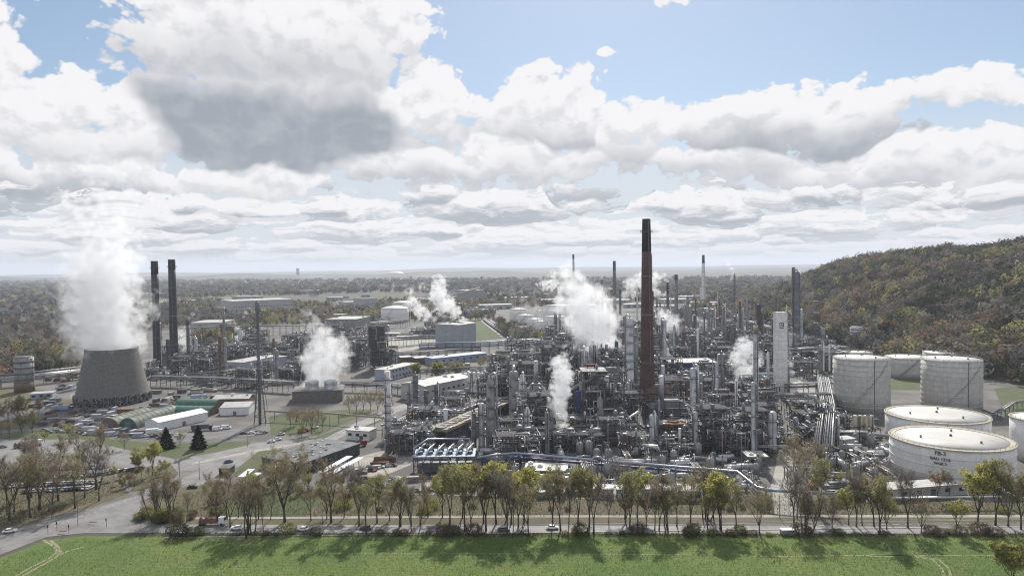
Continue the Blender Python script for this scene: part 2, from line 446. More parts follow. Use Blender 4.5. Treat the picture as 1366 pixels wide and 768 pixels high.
# keeps things from standing inside one another
TAKEN = []
def free(p, r):
    return all((p[0] - q[0]) ** 2 + (p[1] - q[1]) ** 2 > (r + s_) ** 2 for (q, s_) in TAKEN)
def take(p, r): TAKEN.append(((p[0], p[1]), r))
def sheet(name, pts, material, z, kind='structure'):
    me = bpy.data.meshes.new(name)
    me.from_pydata([(p[0], p[1], z) for p in pts], [], [tuple(range(len(pts)))])
    if me.polygons[0].normal.z < 0: me.flip_normals()
    me.materials.append(M(material) if isinstance(material, str) else material)
    o = bpy.data.objects.new(name, me); COL.objects.link(o)
    o['kind'] = kind
    return o
def sheet_px(name, pts, material, z): return sheet(name, [gp(x, y) for x, y in pts], material, z)
# ------------------------------------------------------------------ ground materials
def ground_mat(name, build, rough=0.95, bump=0.0, bscale=3.0):
    m = bpy.data.materials.new(name); m.use_nodes = True
    n = NT(m.node_tree); b = m.node_tree.nodes['Principled BSDF']
    pos = n.n('ShaderNodeNewGeometry').outputs['Position']
    n.put(b.inputs['Base Color'], build(n, pos)); b.inputs['Roughness'].default_value = rough
    if bump:
        bn = n.n('ShaderNodeBump'); bn.inputs['Distance'].default_value = 0.4
        n.put(bn.inputs['Strength'], bump); n.put(bn.inputs['Height'], n.noise(pos, bscale, 5, 0.7)); n.put(b.inputs['Normal'], bn.outputs[0])
    MATS[name] = m
    return m
def _far(n, p):
    a = n.noise(p, 0.0016, 6, 0.6); c = n.noise(p, 0.02, 4, 0.6)
    cells = n.n('ShaderNodeTexVoronoi'); n.put(cells.inputs['Vector'], n.v('MULTIPLY', p, (1.0, 0.55, 0.0))); n.put(cells.inputs['Scale'], 0.0022)
    hue = n.sep(cells.outputs['Color'])[0]
    field = n.mix(n.smooth(hue, 0.45, 0.5), (0.075, 0.08, 0.05), n.mix(n.smooth(hue, 0.72, 0.76), (0.11, 0.14, 0.055), (0.16, 0.145, 0.115)))
    wood = n.mix(c, (0.05, 0.048, 0.035), (0.09, 0.08, 0.055))
    return n.mix(n.smooth(a, 0.52, 0.6), wood, field)
ground_mat('far_land', _far)
def _yard(n, p):
    a = n.noise(p, 0.03, 5, 0.6); b = n.noise(p, 0.6, 5, 0.65)
    c = n.mix(n.smooth(a, 0.4, 0.6), (0.15, 0.143, 0.132), (0.085, 0.08, 0.074))
    return n.mix(n.smooth(b, 0.45, 0.75, 0.0, 0.7), c, (0.07, 0.062, 0.055))
ground_mat('yard_soil', _yard, 0.9, 0.3)
def _asph(n, p):
    a = n.noise(p, 0.12, 5, 0.65); b = n.noise(p, 2.5, 3, 0.6)
    c = n.mix(n.smooth(a, 0.38, 0.66), (0.21, 0.205, 0.20), (0.135, 0.13, 0.127))
    return n.mix(n.m('MULTIPLY', b, 0.35), c, (0.09, 0.088, 0.085))
ground_mat('asphalt', _asph, 0.72, 0.15)
def _asph2(n, p):
    a = n.noise(p, 0.15, 5, 0.65)
    return n.mix(n.smooth(a, 0.35, 0.66), (0.13, 0.128, 0.13), (0.085, 0.083, 0.084))
ground_mat('asphalt_dark', _asph2, 0.75, 0.15)
def _pale(n, p):
    a = n.noise(p, 0.15, 5, 0.65)
    return n.mix(n.smooth(a, 0.35, 0.66), (0.34, 0.32, 0.29), (0.24, 0.225, 0.20))
ground_mat('pale_gravel', _pale, 0.9, 0.2)
def _lawn(n, p):
    a = n.noise(p, 0.05, 5, 0.65); b = n.noise(p, 1.2, 4, 0.7)
    c = n.mix(n.smooth(a, 0.4, 0.62), (0.055, 0.085, 0.024), (0.09, 0.095, 0.042))
    return n.mix(n.smooth(b, 0.5, 0.7, 0.0, 0.6), c, (0.05, 0.055, 0.025))
ground_mat('lawn_green', _lawn, 0.95, 0.8, 2.0)
def _verge(n, p):
    a = n.noise(p, 0.07, 5, 0.65); b = n.noise(p, 0.9, 4, 0.7)
    c = n.mix(n.smooth(a, 0.42, 0.6), (0.095, 0.09, 0.04), (0.13, 0.105, 0.07))
    return n.mix(n.smooth(b, 0.45, 0.7, 0.0, 0.7), c, (0.05, 0.045, 0.03))
ground_mat('dry_verge', _verge, 0.95, 0.8, 1.5)
def _crop(n, p):
    a = n.noise(p, 0.018, 4, 0.6); b = n.noise(n.v('MULTIPLY', p, (0.5, 1.2, 1.0)), 0.9, 5, 0.75)
    x, y, z = n.sep(p)
    rows = n.n('ShaderNodeTexWave', wave_type='BANDS', bands_direction='Y')
    n.put(rows.inputs['Vector'], p); n.put(rows.inputs['Scale'], 0.27); n.put(rows.inputs['Distortion'], 1.5); n.put(rows.inputs['Detail'], 3.0)
    c = n.mix(n.smooth(a, 0.35, 0.65), (0.082, 0.15, 0.026), (0.15, 0.195, 0.045))
    c = n.mix(n.smooth(n.noise(p, 0.07, 4, 0.65), 0.5, 0.72, 0.0, 0.6), c, (0.17, 0.18, 0.06))
    c = n.mix(n.m('MULTIPLY', rows.outputs[0], 0.5), c, (0.07, 0.10, 0.025))
    return n.mix(n.smooth(b, 0.48, 0.72, 0.0, 0.75), c, (0.034, 0.058, 0.016))
ground_mat('crop_green', _crop, 0.95, 1.0, 1.6)
def _track(n, p):
    a = n.noise(p, 0.8, 5, 0.7)
    return n.mix(n.smooth(a, 0.4, 0.65), (0.30, 0.26, 0.18), (0.12, 0.14, 0.05))
ground_mat('bare_track', _track, 0.95)
def _tram(n, p):
    return n.mix(n.smooth(n.noise(p, 0.35, 4, 0.7), 0.42, 0.62), (0.075, 0.115, 0.028), (0.13, 0.115, 0.065))
ground_mat('tramline', _tram, 0.95)
def _paint(n, p):
    return n.mix(n.noise(p, 2.0, 4, 0.7), (0.6, 0.6, 0.58), (0.38, 0.38, 0.37))
ground_mat('road_paint', _paint, 0.7)

# ------------------------------------------------------------------ ground sheets
sheet('ground', [(-30000, -600), (30000, -600), (30000, 42000), (-30000, 42000)], 'far_land', 0.0)
sheet_px('plant_yard', [(-300, 702), (1660, 702), (1560, 425), (1120, 425), (900, 408), (560, 408), (430, 430), (150, 445), (90, 470), (-300, 500)], 'yard_soil', 0.02)
sheet('crop_field', [(-420, 120), (420, 120)] + [tuple(gp(x, y)[:2]) for x, y in [(1700, 716), (1366, 714), (700, 713), (110, 715), (62, 720), (0, 744), (-120, 788)]], 'crop_green', 0.03)
GRASS = [
    ('lawn', [(165, 702), (190, 684), (232, 660), (262, 642), (330, 640), (420, 652), (560, 660), (800, 664), (1100, 668), (1660, 672), (1660, 697), (700, 697)], 'dry_verge'),
    ('lawn', [(-260, 720), (0, 708), (60, 692), (120, 677), (172, 657), (150, 634), (90, 632), (0, 634), (-260, 640)], 'dry_verge'),
    ('lawn', [(-60, 592), (0, 578), (80, 570), (150, 586), (230, 592), (335, 588), (330, 600), (240, 612), (160, 598), (60, 585)], 'lawn_green'),
    ('lawn', [(246, 608), (340, 592), (330, 606), (252, 617)], 'lawn_green'),
    ('lawn', [(358, 556), (395, 550), (470, 546), (505, 546), (455, 566), (430, 578), (362, 580)], 'lawn_green'),
    ('lawn', [(405, 588), (470, 566), (515, 550), (525, 556), (470, 576), (425, 592)], 'lawn_green'),
    ('lawn', [(300, 668), (345, 655), (430, 664), (400, 692), (300, 694)], 'lawn_green'),
    ('lawn', [(618, 430), (642, 427), (672, 450), (640, 455), (622, 446)], 'lawn_green'),
    ('lawn', [(1188, 506), (1236, 505), (1236, 520), (1188, 520)], 'lawn_green'),
    ('lawn', [(1326, 518), (1400, 512), (1440, 560), (1342, 556)], 'lawn_green'),
    ('lawn', [(1112, 452), (1140, 458), (1146, 470), (1108, 470)], 'lawn_green'),
    ('lawn', [(1090, 610), (1180, 618), (1190, 650), (1090, 648)], 'dry_verge'),
    ('lawn', [(-200, 500), (60, 520), (110, 545), (60, 570), (-200, 585)], 'dry_verge'),
]
for i, (nm, pts, mm) in enumerate(GRASS): sheet_px(nm, pts, mm, 0.05 + 0.004 * i)
ROADS = [
    ('road', [(-120, 776), (-120, 748), (0, 711), (60, 695), (120, 680), (200, 655), (250, 635), (288, 616), (318, 620), (300, 634), (258, 651), (222, 664), (196, 680), (206, 699), (700, 701), (1660, 703), (1660, 713), (700, 711), (112, 711), (62, 716), (0, 740)], 'asphalt'),
    ('car_park', [(-200, 640), (-200, 592), (0, 586), (110, 586), (170, 600), (232, 612), (238, 628), (210, 645), (176, 654), (150, 632), (60, 630)], 'asphalt'),
    ('road', [(232, 630), (236, 612), (290, 603), (345, 590), (430, 586), (470, 566), (520, 544), (560, 533), (570, 537), (535, 548), (480, 571), (436, 593), (350, 608), (318, 622)], 'asphalt'),
    ('yard_lane', [(60, 560), (150, 580), (240, 590), (350, 580), (352, 568), (300, 572), (240, 578), (160, 565), (80, 548)], 'asphalt_dark'),
    ('footpath', [(206, 693), (700, 690), (1660, 690), (1660, 686.5), (700, 687), (212, 690)], 'pale_gravel'),
    ('footpath', [(255, 617), (340, 600), (400, 590), (402, 592), (340, 603), (257, 619.5)], 'pale_gravel'),
    ('yard_lane', [(470, 612), (520, 598), (560, 592), (548, 620), (500, 640), (470, 640)], 'pale_gravel'),
    ('yard_lane', [(1028, 650), (1040, 600), (1062, 598), (1068, 650), (1066, 688), (1034, 688)], 'pale_gravel'),
    ('yard_lane', [(1060, 560), (1068, 470), (1090, 470), (1096, 560)], 'asphalt'),
    ('railway_bed', [(640, 427), (652, 426), (690, 452), (676, 455)], 'asphalt'),
    ('yard_lane', [(500, 456), (580, 452), (584, 462), (500, 474)], 'pale_gravel'),
    ('yard_lane', [(-60, 545), (60, 535), (110, 545), (80, 556), (-60, 566)], 'asphalt_dark'),
    ('yard_lane', [(560, 640), (900, 652), (900, 668), (560, 660)], 'pale_gravel'),
]
for i, (nm, pts, mm) in enumerate(ROADS): sheet_px(nm, pts, mm, 0.11 + 0.004 * i)
for i, pts in enumerate(([(150, 624), (230, 621), (238, 632), (210, 648), (178, 655), (168, 642)], [(186, 668), (214, 660), (234, 652), (262, 644), (250, 668), (222, 692), (196, 690)], [(345, 602), (430, 594), (415, 612), (330, 640), (312, 634), (322, 620)])): sheet_px('lawn', pts, 'dry_verge' if i < 2 else 'lawn_green', 0.18 + .004 * i)
# painted centre dashes and edge lines of the road, and the bays of the car park
mb = MB()
def strip(a, b, w, z):
    a = Vector(a); b = Vector(b); d = (b - a); d.z = 0; nrm = Vector((-d.y, d.x, 0)).normalized() * w / 2
    mb.add([(a - nrm)[:2] + (z,), (b - nrm)[:2] + (z,), (b + nrm)[:2] + (z,), (a + nrm)[:2] + (z,)], [(0, 1, 2, 3)])
for k in range(120):
    x0 = -120 + k * 4.5
    Yc = (gp(700, 706).y)
    if x0 < 260: strip((x0, Yc, 0), (x0 + 2.2, Yc, 0), 0.22, 0.172)
for e in (gp(700, 701.6).y, gp(700, 710.3).y): strip((-125, e, 0), (300, e, 0), 0.18, 0.172)
for (ax, ay, bx_, by_, nn) in ((10, 617, 120, 619, 16), (150, 610, 228, 620, 12)):
    p, q = gp(ax, ay), gp(bx_, by_)
    for k in range(nn):
        c = p.lerp(q, k / (nn - 1)); strip(c, c + Vector((1.2, 5, 0)), 0.16, 0.172)
a, b = gp(62, 706), gp(285, 626)
for k in range(30):
    c = a.lerp(b, k / 30); d = a.lerp(b, (k + 0.45) / 30); strip(c, d, 0.24, 0.172)
struct(mb.build('road_markings', 'road_paint'))
# tractor tracks worn into the crop
def ribbon(name, pts, w, z, material):
    P = [gp(x, y) for x, y in pts]; L = []; Rr = []
    for i, p in enumerate(P):
        d = (P[min(i + 1, len(P) - 1)] - P[max(i - 1, 0)]); nn = Vector((-d.y, d.x, 0)).normalized() * w / 2
        L.append(p - nn); Rr.append(p + nn)
    m_ = MB()
    for i in range(len(P) - 1): m_.add([L[i][:2] + (z,), L[i + 1][:2] + (z,), Rr[i + 1][:2] + (z,), Rr[i][:2] + (z,)], [(0, 1, 2, 3)])
    return struct(m_.build(name, material))
for dx_ in (0, 9):
    ribbon('field_track', [(8 + dx_, 775), (40 + dx_, 757), (66 + dx_ * 0.8, 744), (76 + dx_ * 0.6, 736), (72 + dx_ * 0.5, 728), (58 + dx_, 720)], 0.9, 0.042, 'bare_track')
    ribbon('field_track', [(1262 + dx_, 775), (1256 + dx_, 757), (1244 + dx_, 746), (1215 + dx_, 741), (1160, 739.5 + dx_ * 0.2)], 0.8, 0.042, 'bare_track')
ribbon('field_track', [(78, 740), (95, 733), (112, 729)], 1.0, 0.044, 'bare_track')
ribbon('field_track', [(1000, 742), (1180, 740), (1400, 741)], 0.5, 0.042, 'bare_track')
ribbon('field_track', [(360, 737), (700, 738), (1000, 740)], 0.35, 0.042, 'bare_track')
for Yt in (247.5, 249.3, 229.0, 230.8, 211.0, 212.8): struct(MB().add([(-190, Yt - .2, .041), (215, Yt - .2, .041), (215, Yt + .2, .041), (-190, Yt + .2, .041)], [(0, 1, 2, 3)]).build('field_track', 'tramline'))
# kerbs: a raised edge along both sides of the road
for (Yk, nm) in ((gp(700, 711.1).y, 'kerb'), (gp(700, 700.6).y, 'kerb')):
    struct(MB().box((90, Yk, 0.12), (430, 0.2, 0.24)).build(nm, 'concrete'))

# ------------------------------------------------------------------ the wooded hill on the right
BASE_PX = [(930, 408, 2000), (1000, 424, 1900), (1040, 438, 1700), (1086, 450, 1500), (1140, 468, 1320), (1200, 482, 1200), (1260, 494, 1120), (1320, 505, 1050), (1366, 514, 980), (1450, 535, 900), (1700, 610, 760)]
TOP_PX = {930: 402, 1000: 398, 1040: 391, 1086: 371, 1140: 357, 1200: 348, 1260: 345, 1320: 343, 1366: 336, 1450: 328, 1700: 308}
def hill_pt(px, t):
    """a point of the hillside: t = 0 at its foot, 1 on the ridge, on to 2 behind it"""
    i = 0
    while i < len(BASE_PX) - 2 and px > BASE_PX[i + 1][0]: i += 1
    a, b = BASE_PX[i], BASE_PX[i + 1]
    k = (px - a[0]) / (b[0] - a[0]); k = max(0.0, min(1.0, k)); ks = k
    by = a[1] + (b[1] - a[1]) * ks; Yr = a[2] + (b[2] - a[2]) * ks; ty = TOP_PX[a[0]] + (TOP_PX[b[0]] - TOP_PX[a[0]]) * ks
    B = gp(px, by); T = at(px, ty, Yr)
    p = B.lerp(T, t) if t <= 1 else T + (T - B) * (t - 1)
    zr = T.z
    s = max(0.0, min(1.0, t)); hgt = zr * (0.35 * s + 0.65 * (s * s * (3 - 2 * s)))
    if t > 1: hgt = zr * (1 - 0.25 * (t - 1))
    bumpy = math.sin(px * 0.045 + t * 7) * 3.5 * s * (1.4 - s) + math.sin(px * 0.11 - t * 11) * 2.0 * s * (1.2 - s)
    return Vector((p.x, p.y, hgt + max(-1.0, bumpy)))
mb = MB(); cols_ = [930 + i * 11 for i in range(71)]; ts = [i / 14 for i in range(29)]
vs = [hill_pt(px, t) + Vector((0, 0, -0.3)) for px in cols_ for t in ts]
fs = [(i * 29 + j, (i + 1) * 29 + j, (i + 1) * 29 + j + 1, i * 29 + j + 1) for i in range(70) for j in range(28)]
mb.add(vs, fs, True); struct(mb.build('hill', 'dry_verge'))
# the low wooded ridges far beyond the plain
for (xa, xb, Yr, hh, nm) in ((-9000, 2200, 9000, 55, 'far_ridge'), (-16000, 20000, 17000, 85, 'far_ridge'), (2500, 14000, 11000, 40, 'far_ridge')):
    mb = MB(); nx = 60; vs = []; fs = []
    for i in range(nx + 1):
        x = xa + (xb - xa) * i / nx; e = min(1, 5 * i / nx, 5 * (nx - i) / nx)
        z = hh * e * (0.6 + 0.25 * math.sin(i * 0.4 + Yr) + 0.15 * math.sin(i * 1.1))
        vs += [(x, Yr - 900, 0.1), (x, Yr, z), (x, Yr + 1500, 0.1)]
    for i in range(nx):
        for j in range(2): fs.append((i * 3 + j, (i + 1) * 3 + j, (i + 1) * 3 + j + 1, i * 3 + j + 1))
    mb.add(vs, fs, True); struct(mb.build(nm, 'far_land'))

# ------------------------------------------------------------------ the hazy air over the plain
hm = bpy.data.materials.new('hazy_air'); hm.use_nodes = True
ht = hm.node_tree; ht.nodes.clear(); hn = NT(ht)
pv = hn.n('ShaderNodeVolumePrincipled')
pv.inputs['Color'].default_value = (0.80, 0.87, 1.0, 1); pv.inputs['Density'].default_value = HAZE; pv.inputs['Anisotropy'].default_value = 0.15
ht.links.new(pv.outputs[0], hn.n('ShaderNodeOutputMaterial').inputs['Volume'])
hb = MB().bx(-31000, 31000, -700, 43000, -1.0, 300).build('haze', hm); hb['kind'] = 'stuff'
# ------------------------------------------------------------------ foliage
fm = bpy.data.materials.new('foliage'); fm.use_nodes = True
n_ = NT(fm.node_tree); fm.node_tree.nodes.clear()
att = n_.n('ShaderNodeVertexColor', layer_name='tint')
pos_ = n_.n('ShaderNodeNewGeometry').outputs['Position']
w_ = n_.noise(pos_, 0.9, 2, 0.6)
fc = n_.v('MULTIPLY', att.outputs[0], n_.xyz(*[n_.lin(w_, 0.3, 0.7, 0.75, 1.25)] * 3))
d1 = n_.n('ShaderNodeBsdfDiffuse'); n_.put(d1.inputs[0], fc)
d2 = n_.n('ShaderNodeBsdfTranslucent'); n_.put(d2.inputs[0], n_.v('SCALE', fc, scale=1.25))
mx_ = n_.n('ShaderNodeMixShader'); mx_.inputs[0].default_value = 0.5
fm.node_tree.links.new(d1.outputs[0], mx_.inputs[1]); fm.node_tree.links.new(d2.outputs[0], mx_.inputs[2])
fm.node_tree.links.new(mx_.outputs[0], n_.n('ShaderNodeOutputMaterial').inputs[0])
MATS['foliage'] = fm
wm = fm.copy(); wm.name = 'wood_foliage'; MATS['wood_foliage'] = wm
for nd in wm.node_tree.nodes:
    if nd.type == 'MIX_SHADER': nd.inputs[0].default_value = 0.3

def quads(cent, size, aspect=1.0, gen=rng, axis=None, out=None):
    """one small leaf or twig face about each centre; axis bends them along a direction of their own"""
    n = len(cent)
    u = gen.normal(size=(n, 3)) if axis is None else axis + gen.normal(size=(n, 3)) * 0.35
    u /= np.linalg.norm(u, axis=1, keepdims=True)
    if out is not None:
        o_ = out / np.maximum(1e-6, np.linalg.norm(out, axis=1, keepdims=True)) + gen.normal(size=(n, 3)) * 0.32
        u = np.cross(o_, gen.normal(size=(n, 3))); u /= np.linalg.norm(u, axis=1, keepdims=True)
    w = np.cross(o_, u) if out is not None else gen.normal(size=(n, 3)); w -= u * (w * u).sum(1, keepdims=True); w /= np.linalg.norm(w, axis=1, keepdims=True)
    s = size * gen.uniform(0.6, 1.3, (n, 1))
    a = u * s * 0.5; b = w * s * 0.5 * aspect
    v = np.stack([cent - a - b, cent + a - b * 0.6, cent + a + b * 0.6, cent - a + b], 1).reshape(-1, 3)
    return v, np.arange(4 * n).reshape(n, 4)

def grow_tree(seed, h=20.0, spread=0.5, clear=0.25, leaders=3, limbs=7, twigs=1872, leaves=900, leaf=0.34, twig_col=(0.25, 0.205, 0.155), leaf_col=(0.232, 0.232, 0.078), stems=1, trunk_r=None, top_bias=0.0, branch_up=0.55):
    """trunk with its limbs, and the twigs and buds spread through the crown; returns (MB, verts, faces, colours)"""
    r_ = random.Random(seed); gen = np.random.default_rng(seed)
    wood = MB(); tips = []
    def branch(p, d, L, rad, lev):
        pts = [p]; q = p.copy(); dd = d.copy(); rs = [rad]; k = 4 if lev < 2 else 3
        for i in range(k):
            dd = (dd + Vector((r_.uniform(-.2, .2), r_.uniform(-.2, .2), r_.uniform(-.02, .14)))).normalized()
            q = q + dd * (L / k); pts.append(q.copy()); rs.append(max(0.025, rad * (1 - 0.8 * (i + 1) / k)))
        wood.tube(pts, rs, 6 if lev == 0 else (4 if lev == 1 else 3), lev == 0)
        if lev >= 1:
            for i in range(1, k + 1): tips.append((pts[i], (pts[i] - pts[i - 1]).normalized(), L))
        if lev < 3:
            nb = (limbs if lev == 0 else (4 if lev == 1 else 3))
            for j in range(nb):
                t = (0.25 if lev else clear) + (1 - (0.25 if lev else clear)) * (j + r_.random()) / nb
                t = min(t, 0.98); s = t * k; i = min(int(s), k - 1); b = pts[i].lerp(pts[i + 1], s - i)
                a = r_.uniform(0, 2 * PI)
                out = Vector((math.cos(a), math.sin(a), 0))
                nd = (dd * branch_up + out * (spread * 1.5 if lev == 0 else 0.75) + Vector((0, 0, 0.28))).normalized()
                branch(b, nd, (L * (0.52 if lev == 0 else 0.55)) * (1.15 - 0.55 * t) * r_.uniform(0.8, 1.2), max(0.03, rs[i] * 0.55), lev + 1)
    for s_ in range(stems):
        off = Vector((r_.uniform(-1, 1), r_.uniform(-1, 1), 0)) * (0 if stems == 1 else 2.2)
        d0 = (Vector((r_.uniform(-.06, .06), r_.uniform(-.06, .06), 1)) + off * 0.04).normalized()
        hh = h * (1.0 if s_ == 0 else r_.uniform(0.75, 1.0))
        tr = trunk_r or h * 0.016
        if leaders <= 1:
            branch(off, d0, hh, tr, 0)
        else:
            fork = hh * clear
            wood.tube([off + Vector((0, 0, -0.3)), off + d0 * fork * 0.5, off + d0 * fork], [tr * 1.35, tr, tr * 0.9], 7)
            for j in range(leaders):
                a = 2 * PI * (j + r_.random() * 0.6) / leaders
                nd = (d0 + Vector((math.cos(a), math.sin(a), 0)) * spread * r_.uniform(0.35, 0.8)).normalized()
                branch(off + d0 * fork * r_.uniform(0.9, 1.0), nd, hh * (1 - clear) * r_.uniform(0.8, 1.0), tr * 0.7, 0)
    P = np.array([t[0] for t in tips]); Dr = np.array([t[1] for t in tips]); Ls = np.array([t[2] for t in tips])
    idx = gen.integers(0, len(P), twigs)
    c = P[idx] + gen.normal(size=(twigs, 3)) * np.minimum(1.1, 0.16 * Ls[idx])[:, None] * (h / 20)
    v1, f1 = quads(c, 1.25 * (h / 20) ** 0.5, 0.042, gen, Dr[idx] + np.array([0, 0, 0.35]))
    cols = [np.repeat(np.array(twig_col) * gen.uniform(0.7, 1.3, (twigs, 1)), 4, 0)]
    vs = [v1]; fs = [f1]
    if leaves:
        zz = P[:, 2]; wgt = np.exp(top_bias * (zz - zz.min()) / max(1e-3, zz.max() - zz.min())); wgt /= wgt.sum()
        idx = gen.choice(len(P), leaves, p=wgt)
        c = P[idx] + gen.normal(size=(leaves, 3)) * 0.5 * (h / 20)
        v2, f2 = quads(c, leaf, 0.8, gen)
        cols.append(np.repeat(np.array(leaf_col) * gen.uniform(0.65, 1.35, (leaves, 1)), 4, 0))
        vs.append(v2); fs.append(f2 + len(v1))
    return wood, np.concatenate(vs), np.concatenate(fs), np.concatenate(cols)
TREES = {}
def tree_kind(key, name, bark='bark', **kw):
    wood, v, f, c = grow_tree(**kw)
    TREES[key] = (name, wood, v, f, c, bark, float(max(v[:, 2].max(), 1.0)), {})
def plant_tree(key, loc, height, rz, label, cat='tree', group=None, wide=1.0, auto=True):
    name, wood, v, f, c, bark, h0, made = TREES[key]
    s = height / h0
    if 'o' not in made:
        t = thing(name, label, cat, loc, rz, group, auto)
        wood.build('trunk', bark, t); np_mesh('crown', v, f, 'foliage', c, t)
        t.scale = (s * wide, s * wide, s); made['o'] = t; return t
    return dup(made['o'], loc, rz, (s * wide, s * wide, s), label, group, auto)
BROWN, GREY, OLIVE = (0.085, 0.066, 0.052), (0.10, 0.09, 0.082), (0.15, 0.15, 0.055)
tree_kind('bare1', 'bare_tree', seed=1, h=21, spread=0.42, leaders=3, limbs=7, twigs=2592, leaves=1500, leaf_col=(0.29, 0.28, 0.12))
tree_kind('bare2', 'bare_tree', seed=2, h=22, spread=0.32, leaders=2, limbs=8, twigs=2376, leaves=500, leaf_col=(0.155, 0.132, 0.078))
tree_kind('bare3', 'bare_tree', 'bark_grey', seed=3, h=20, spread=0.55, leaders=4, limbs=6, clear=0.18, twigs=3024, leaves=700, leaf_col=(0.24, 0.21, 0.10))
tree_kind('grey1', 'bare_tree', 'bark_grey', seed=4, h=18, spread=0.4, leaders=3, twigs=2160, leaves=200, twig_col=(0.19, 0.17, 0.155), leaf_col=(0.186, 0.171, 0.109))
tree_kind('broad', 'broad_tree', seed=5, h=26, spread=0.75, leaders=5, limbs=8, clear=0.2, twigs=5040, leaves=2600, leaf=0.34, leaf_col=(0.28, 0.26, 0.12))
tree_kind('broad2', 'broad_tree', seed=16, h=24, spread=0.7, leaders=4, limbs=8, clear=0.22, twigs=4680, leaves=1500, leaf=0.32, leaf_col=(0.26, 0.235, 0.12))
tree_kind('olive1', 'budding_tree', seed=6, h=19, spread=0.45, leaders=3, twigs=1728, leaves=2200, leaf=0.42, leaf_col=(0.28, 0.28, 0.11), top_bias=0.8)
tree_kind('olive2', 'budding_tree', seed=7, h=20, spread=0.35, leaders=2, limbs=8, twigs=1728, leaves=1700, leaf=0.40, leaf_col=(0.26, 0.265, 0.11), top_bias=0.5)
tree_kind('olive3', 'budding_tree', seed=8, h=17, spread=0.5, leaders=4, twigs=1584, leaves=1600, leaf=0.42, leaf_col=(0.25, 0.235, 0.1), clear=0.15)
tree_kind('yellow1', 'leafing_tree', seed=9, h=19, spread=0.5, leaders=4, twigs=1296, leaves=4200, leaf=0.48, leaf_col=(0.4, 0.385, 0.13), top_bias=2.4)
tree_kind('yellow2', 'leafing_tree', seed=10, h=17, spread=0.42, leaders=3, twigs=1152, leaves=3400, leaf=0.46, leaf_col=(0.34, 0.335, 0.125), top_bias=1.4)
tree_kind('red1', 'budding_tree', seed=12, h=16, spread=0.45, leaders=3, twigs=1728, leaves=1500, leaf=0.36, leaf_col=(0.26, 0.2, 0.11), twig_col=(0.24, 0.18, 0.13))
tree_kind('slim1', 'slender_tree', seed=13, h=22, spread=0.16, leaders=1, limbs=14, clear=0.25, twigs=1368, leaves=650, leaf=0.36, leaf_col=(0.171, 0.155, 0.078))
tree_kind('slim2', 'slender_tree', seed=14, h=20, spread=0.2, leaders=1, limbs=13, clear=0.4, twigs=1080, leaves=300, leaf=0.36, leaf_col=(0.171, 0.155, 0.078))
tree_kind('clump', 'multistem_tree', seed=15, h=18, spread=0.22, leaders=1, limbs=8, clear=0.4, stems=6, twigs=2592, leaves=500, leaf_col=(0.171, 0.139, 0.078))
tree_kind('green1', 'leafy_tree', seed=17, h=14, spread=0.55, leaders=4, clear=0.15, twigs=1080, leaves=4600, leaf=0.5, leaf_col=(0.29, 0.285, 0.10))
def shrub_mesh(seed, r=1.6, h=1.8, n=900, col=(0.06, 0.055, 0.04), leaf=0.3, aspect=0.4):
    gen = np.random.default_rng(seed)
    p = gen.normal(size=(n, 3)); p /= np.linalg.norm(p, axis=1, keepdims=True); p *= gen.uniform(0.35, 1.0, (n, 1)) ** 0.5
    lob = 1 + 0.28 * np.sin(p[:, 0:1] * 5 + seed) * np.cos(p[:, 1:2] * 6 - seed)
    p = p * lob * np.array([r, r, h * 0.5]) + np.array([0, 0, h * 0.48])
    p = p[p[:, 2] > 0.02]
    v, f = quads(p, leaf, aspect, gen)
    return v, f, np.repeat(np.array(col) * gen.uniform(0.6, 1.4, (len(p), 1)), 4, 0)
def conifer(loc, h, r, label, seed):
    gen = np.random.default_rng(seed)
    t = thing('conifer', label, 'tree', loc)
    MB().tube([(0, 0, -0.2), (0, 0, h * 0.97)], [h * 0.02, 0.04], 6).build('trunk', 'bark', t)
    n = 4200; z = gen.uniform(0.06, 1.0, n) ** 1.25; tier = 1 + 0.22 * np.sin(z * 46)
    a = gen.uniform(0, 2 * PI, n); rr = r * (1 - z) ** 0.8 * tier * gen.uniform(0.35, 1.05, n) ** 0.6
    p = np.c_[rr * np.cos(a), rr * np.sin(a), z * h - rr * 0.22]
    ax = np.c_[np.cos(a), np.sin(a), -0.35 * np.ones(n)]
    v, f = quads(p, 0.75, 0.45, gen, ax)
    np_mesh('crown', v, f, 'foliage', np.repeat(np.array((0.018, 0.032, 0.02)) * gen.uniform(0.6, 1.4, (n, 1)), 4, 0), t)
    return t

# ---- crowns of the far woods: templates of leaf-sized faces, set out in their thousands
def crown_template(seed, n, size, thin=False):
    gen = np.random.default_rng(seed)
    k = gen.integers(4, 8); lob = gen.normal(size=(k, 3)) * np.array([0.28, 0.28, 0.16]) + np.array([0, 0, 0.62])
    lr = gen.uniform(0.2, 0.36, k)
    j = gen.integers(0, k, n); p = gen.normal(size=(n, 3)); p /= np.linalg.norm(p, axis=1, keepdims=True)
    p = lob[j] + p * lr[j][:, None] * gen.uniform(0.55, 1.0, (n, 1)) ** 0.5
    od = p - lob[j] * 0.75 - np.array([0, 0, 0.1])
    p[:, 2] = np.abs(p[:, 2])
    m = max(6, n // 12); q = np.c_[gen.normal(size=(m, 2)) * 0.03, gen.uniform(0.02, 0.6, m)]
    p = np.concatenate([p, q]); od = np.concatenate([od, gen.normal(size=(m, 3))])
    return quads(p, size, 0.4 if thin else 0.8, gen, None, od)
TPL_LEAF = [crown_template(100 + i, 190, 0.125) for i in range(6)]
TPL_BARE = [crown_template(200 + i, 230, 0.17, True) for i in range(6)]
TPL_FAR = [crown_template(300 + i, 34, 0.30) for i in range(6)]
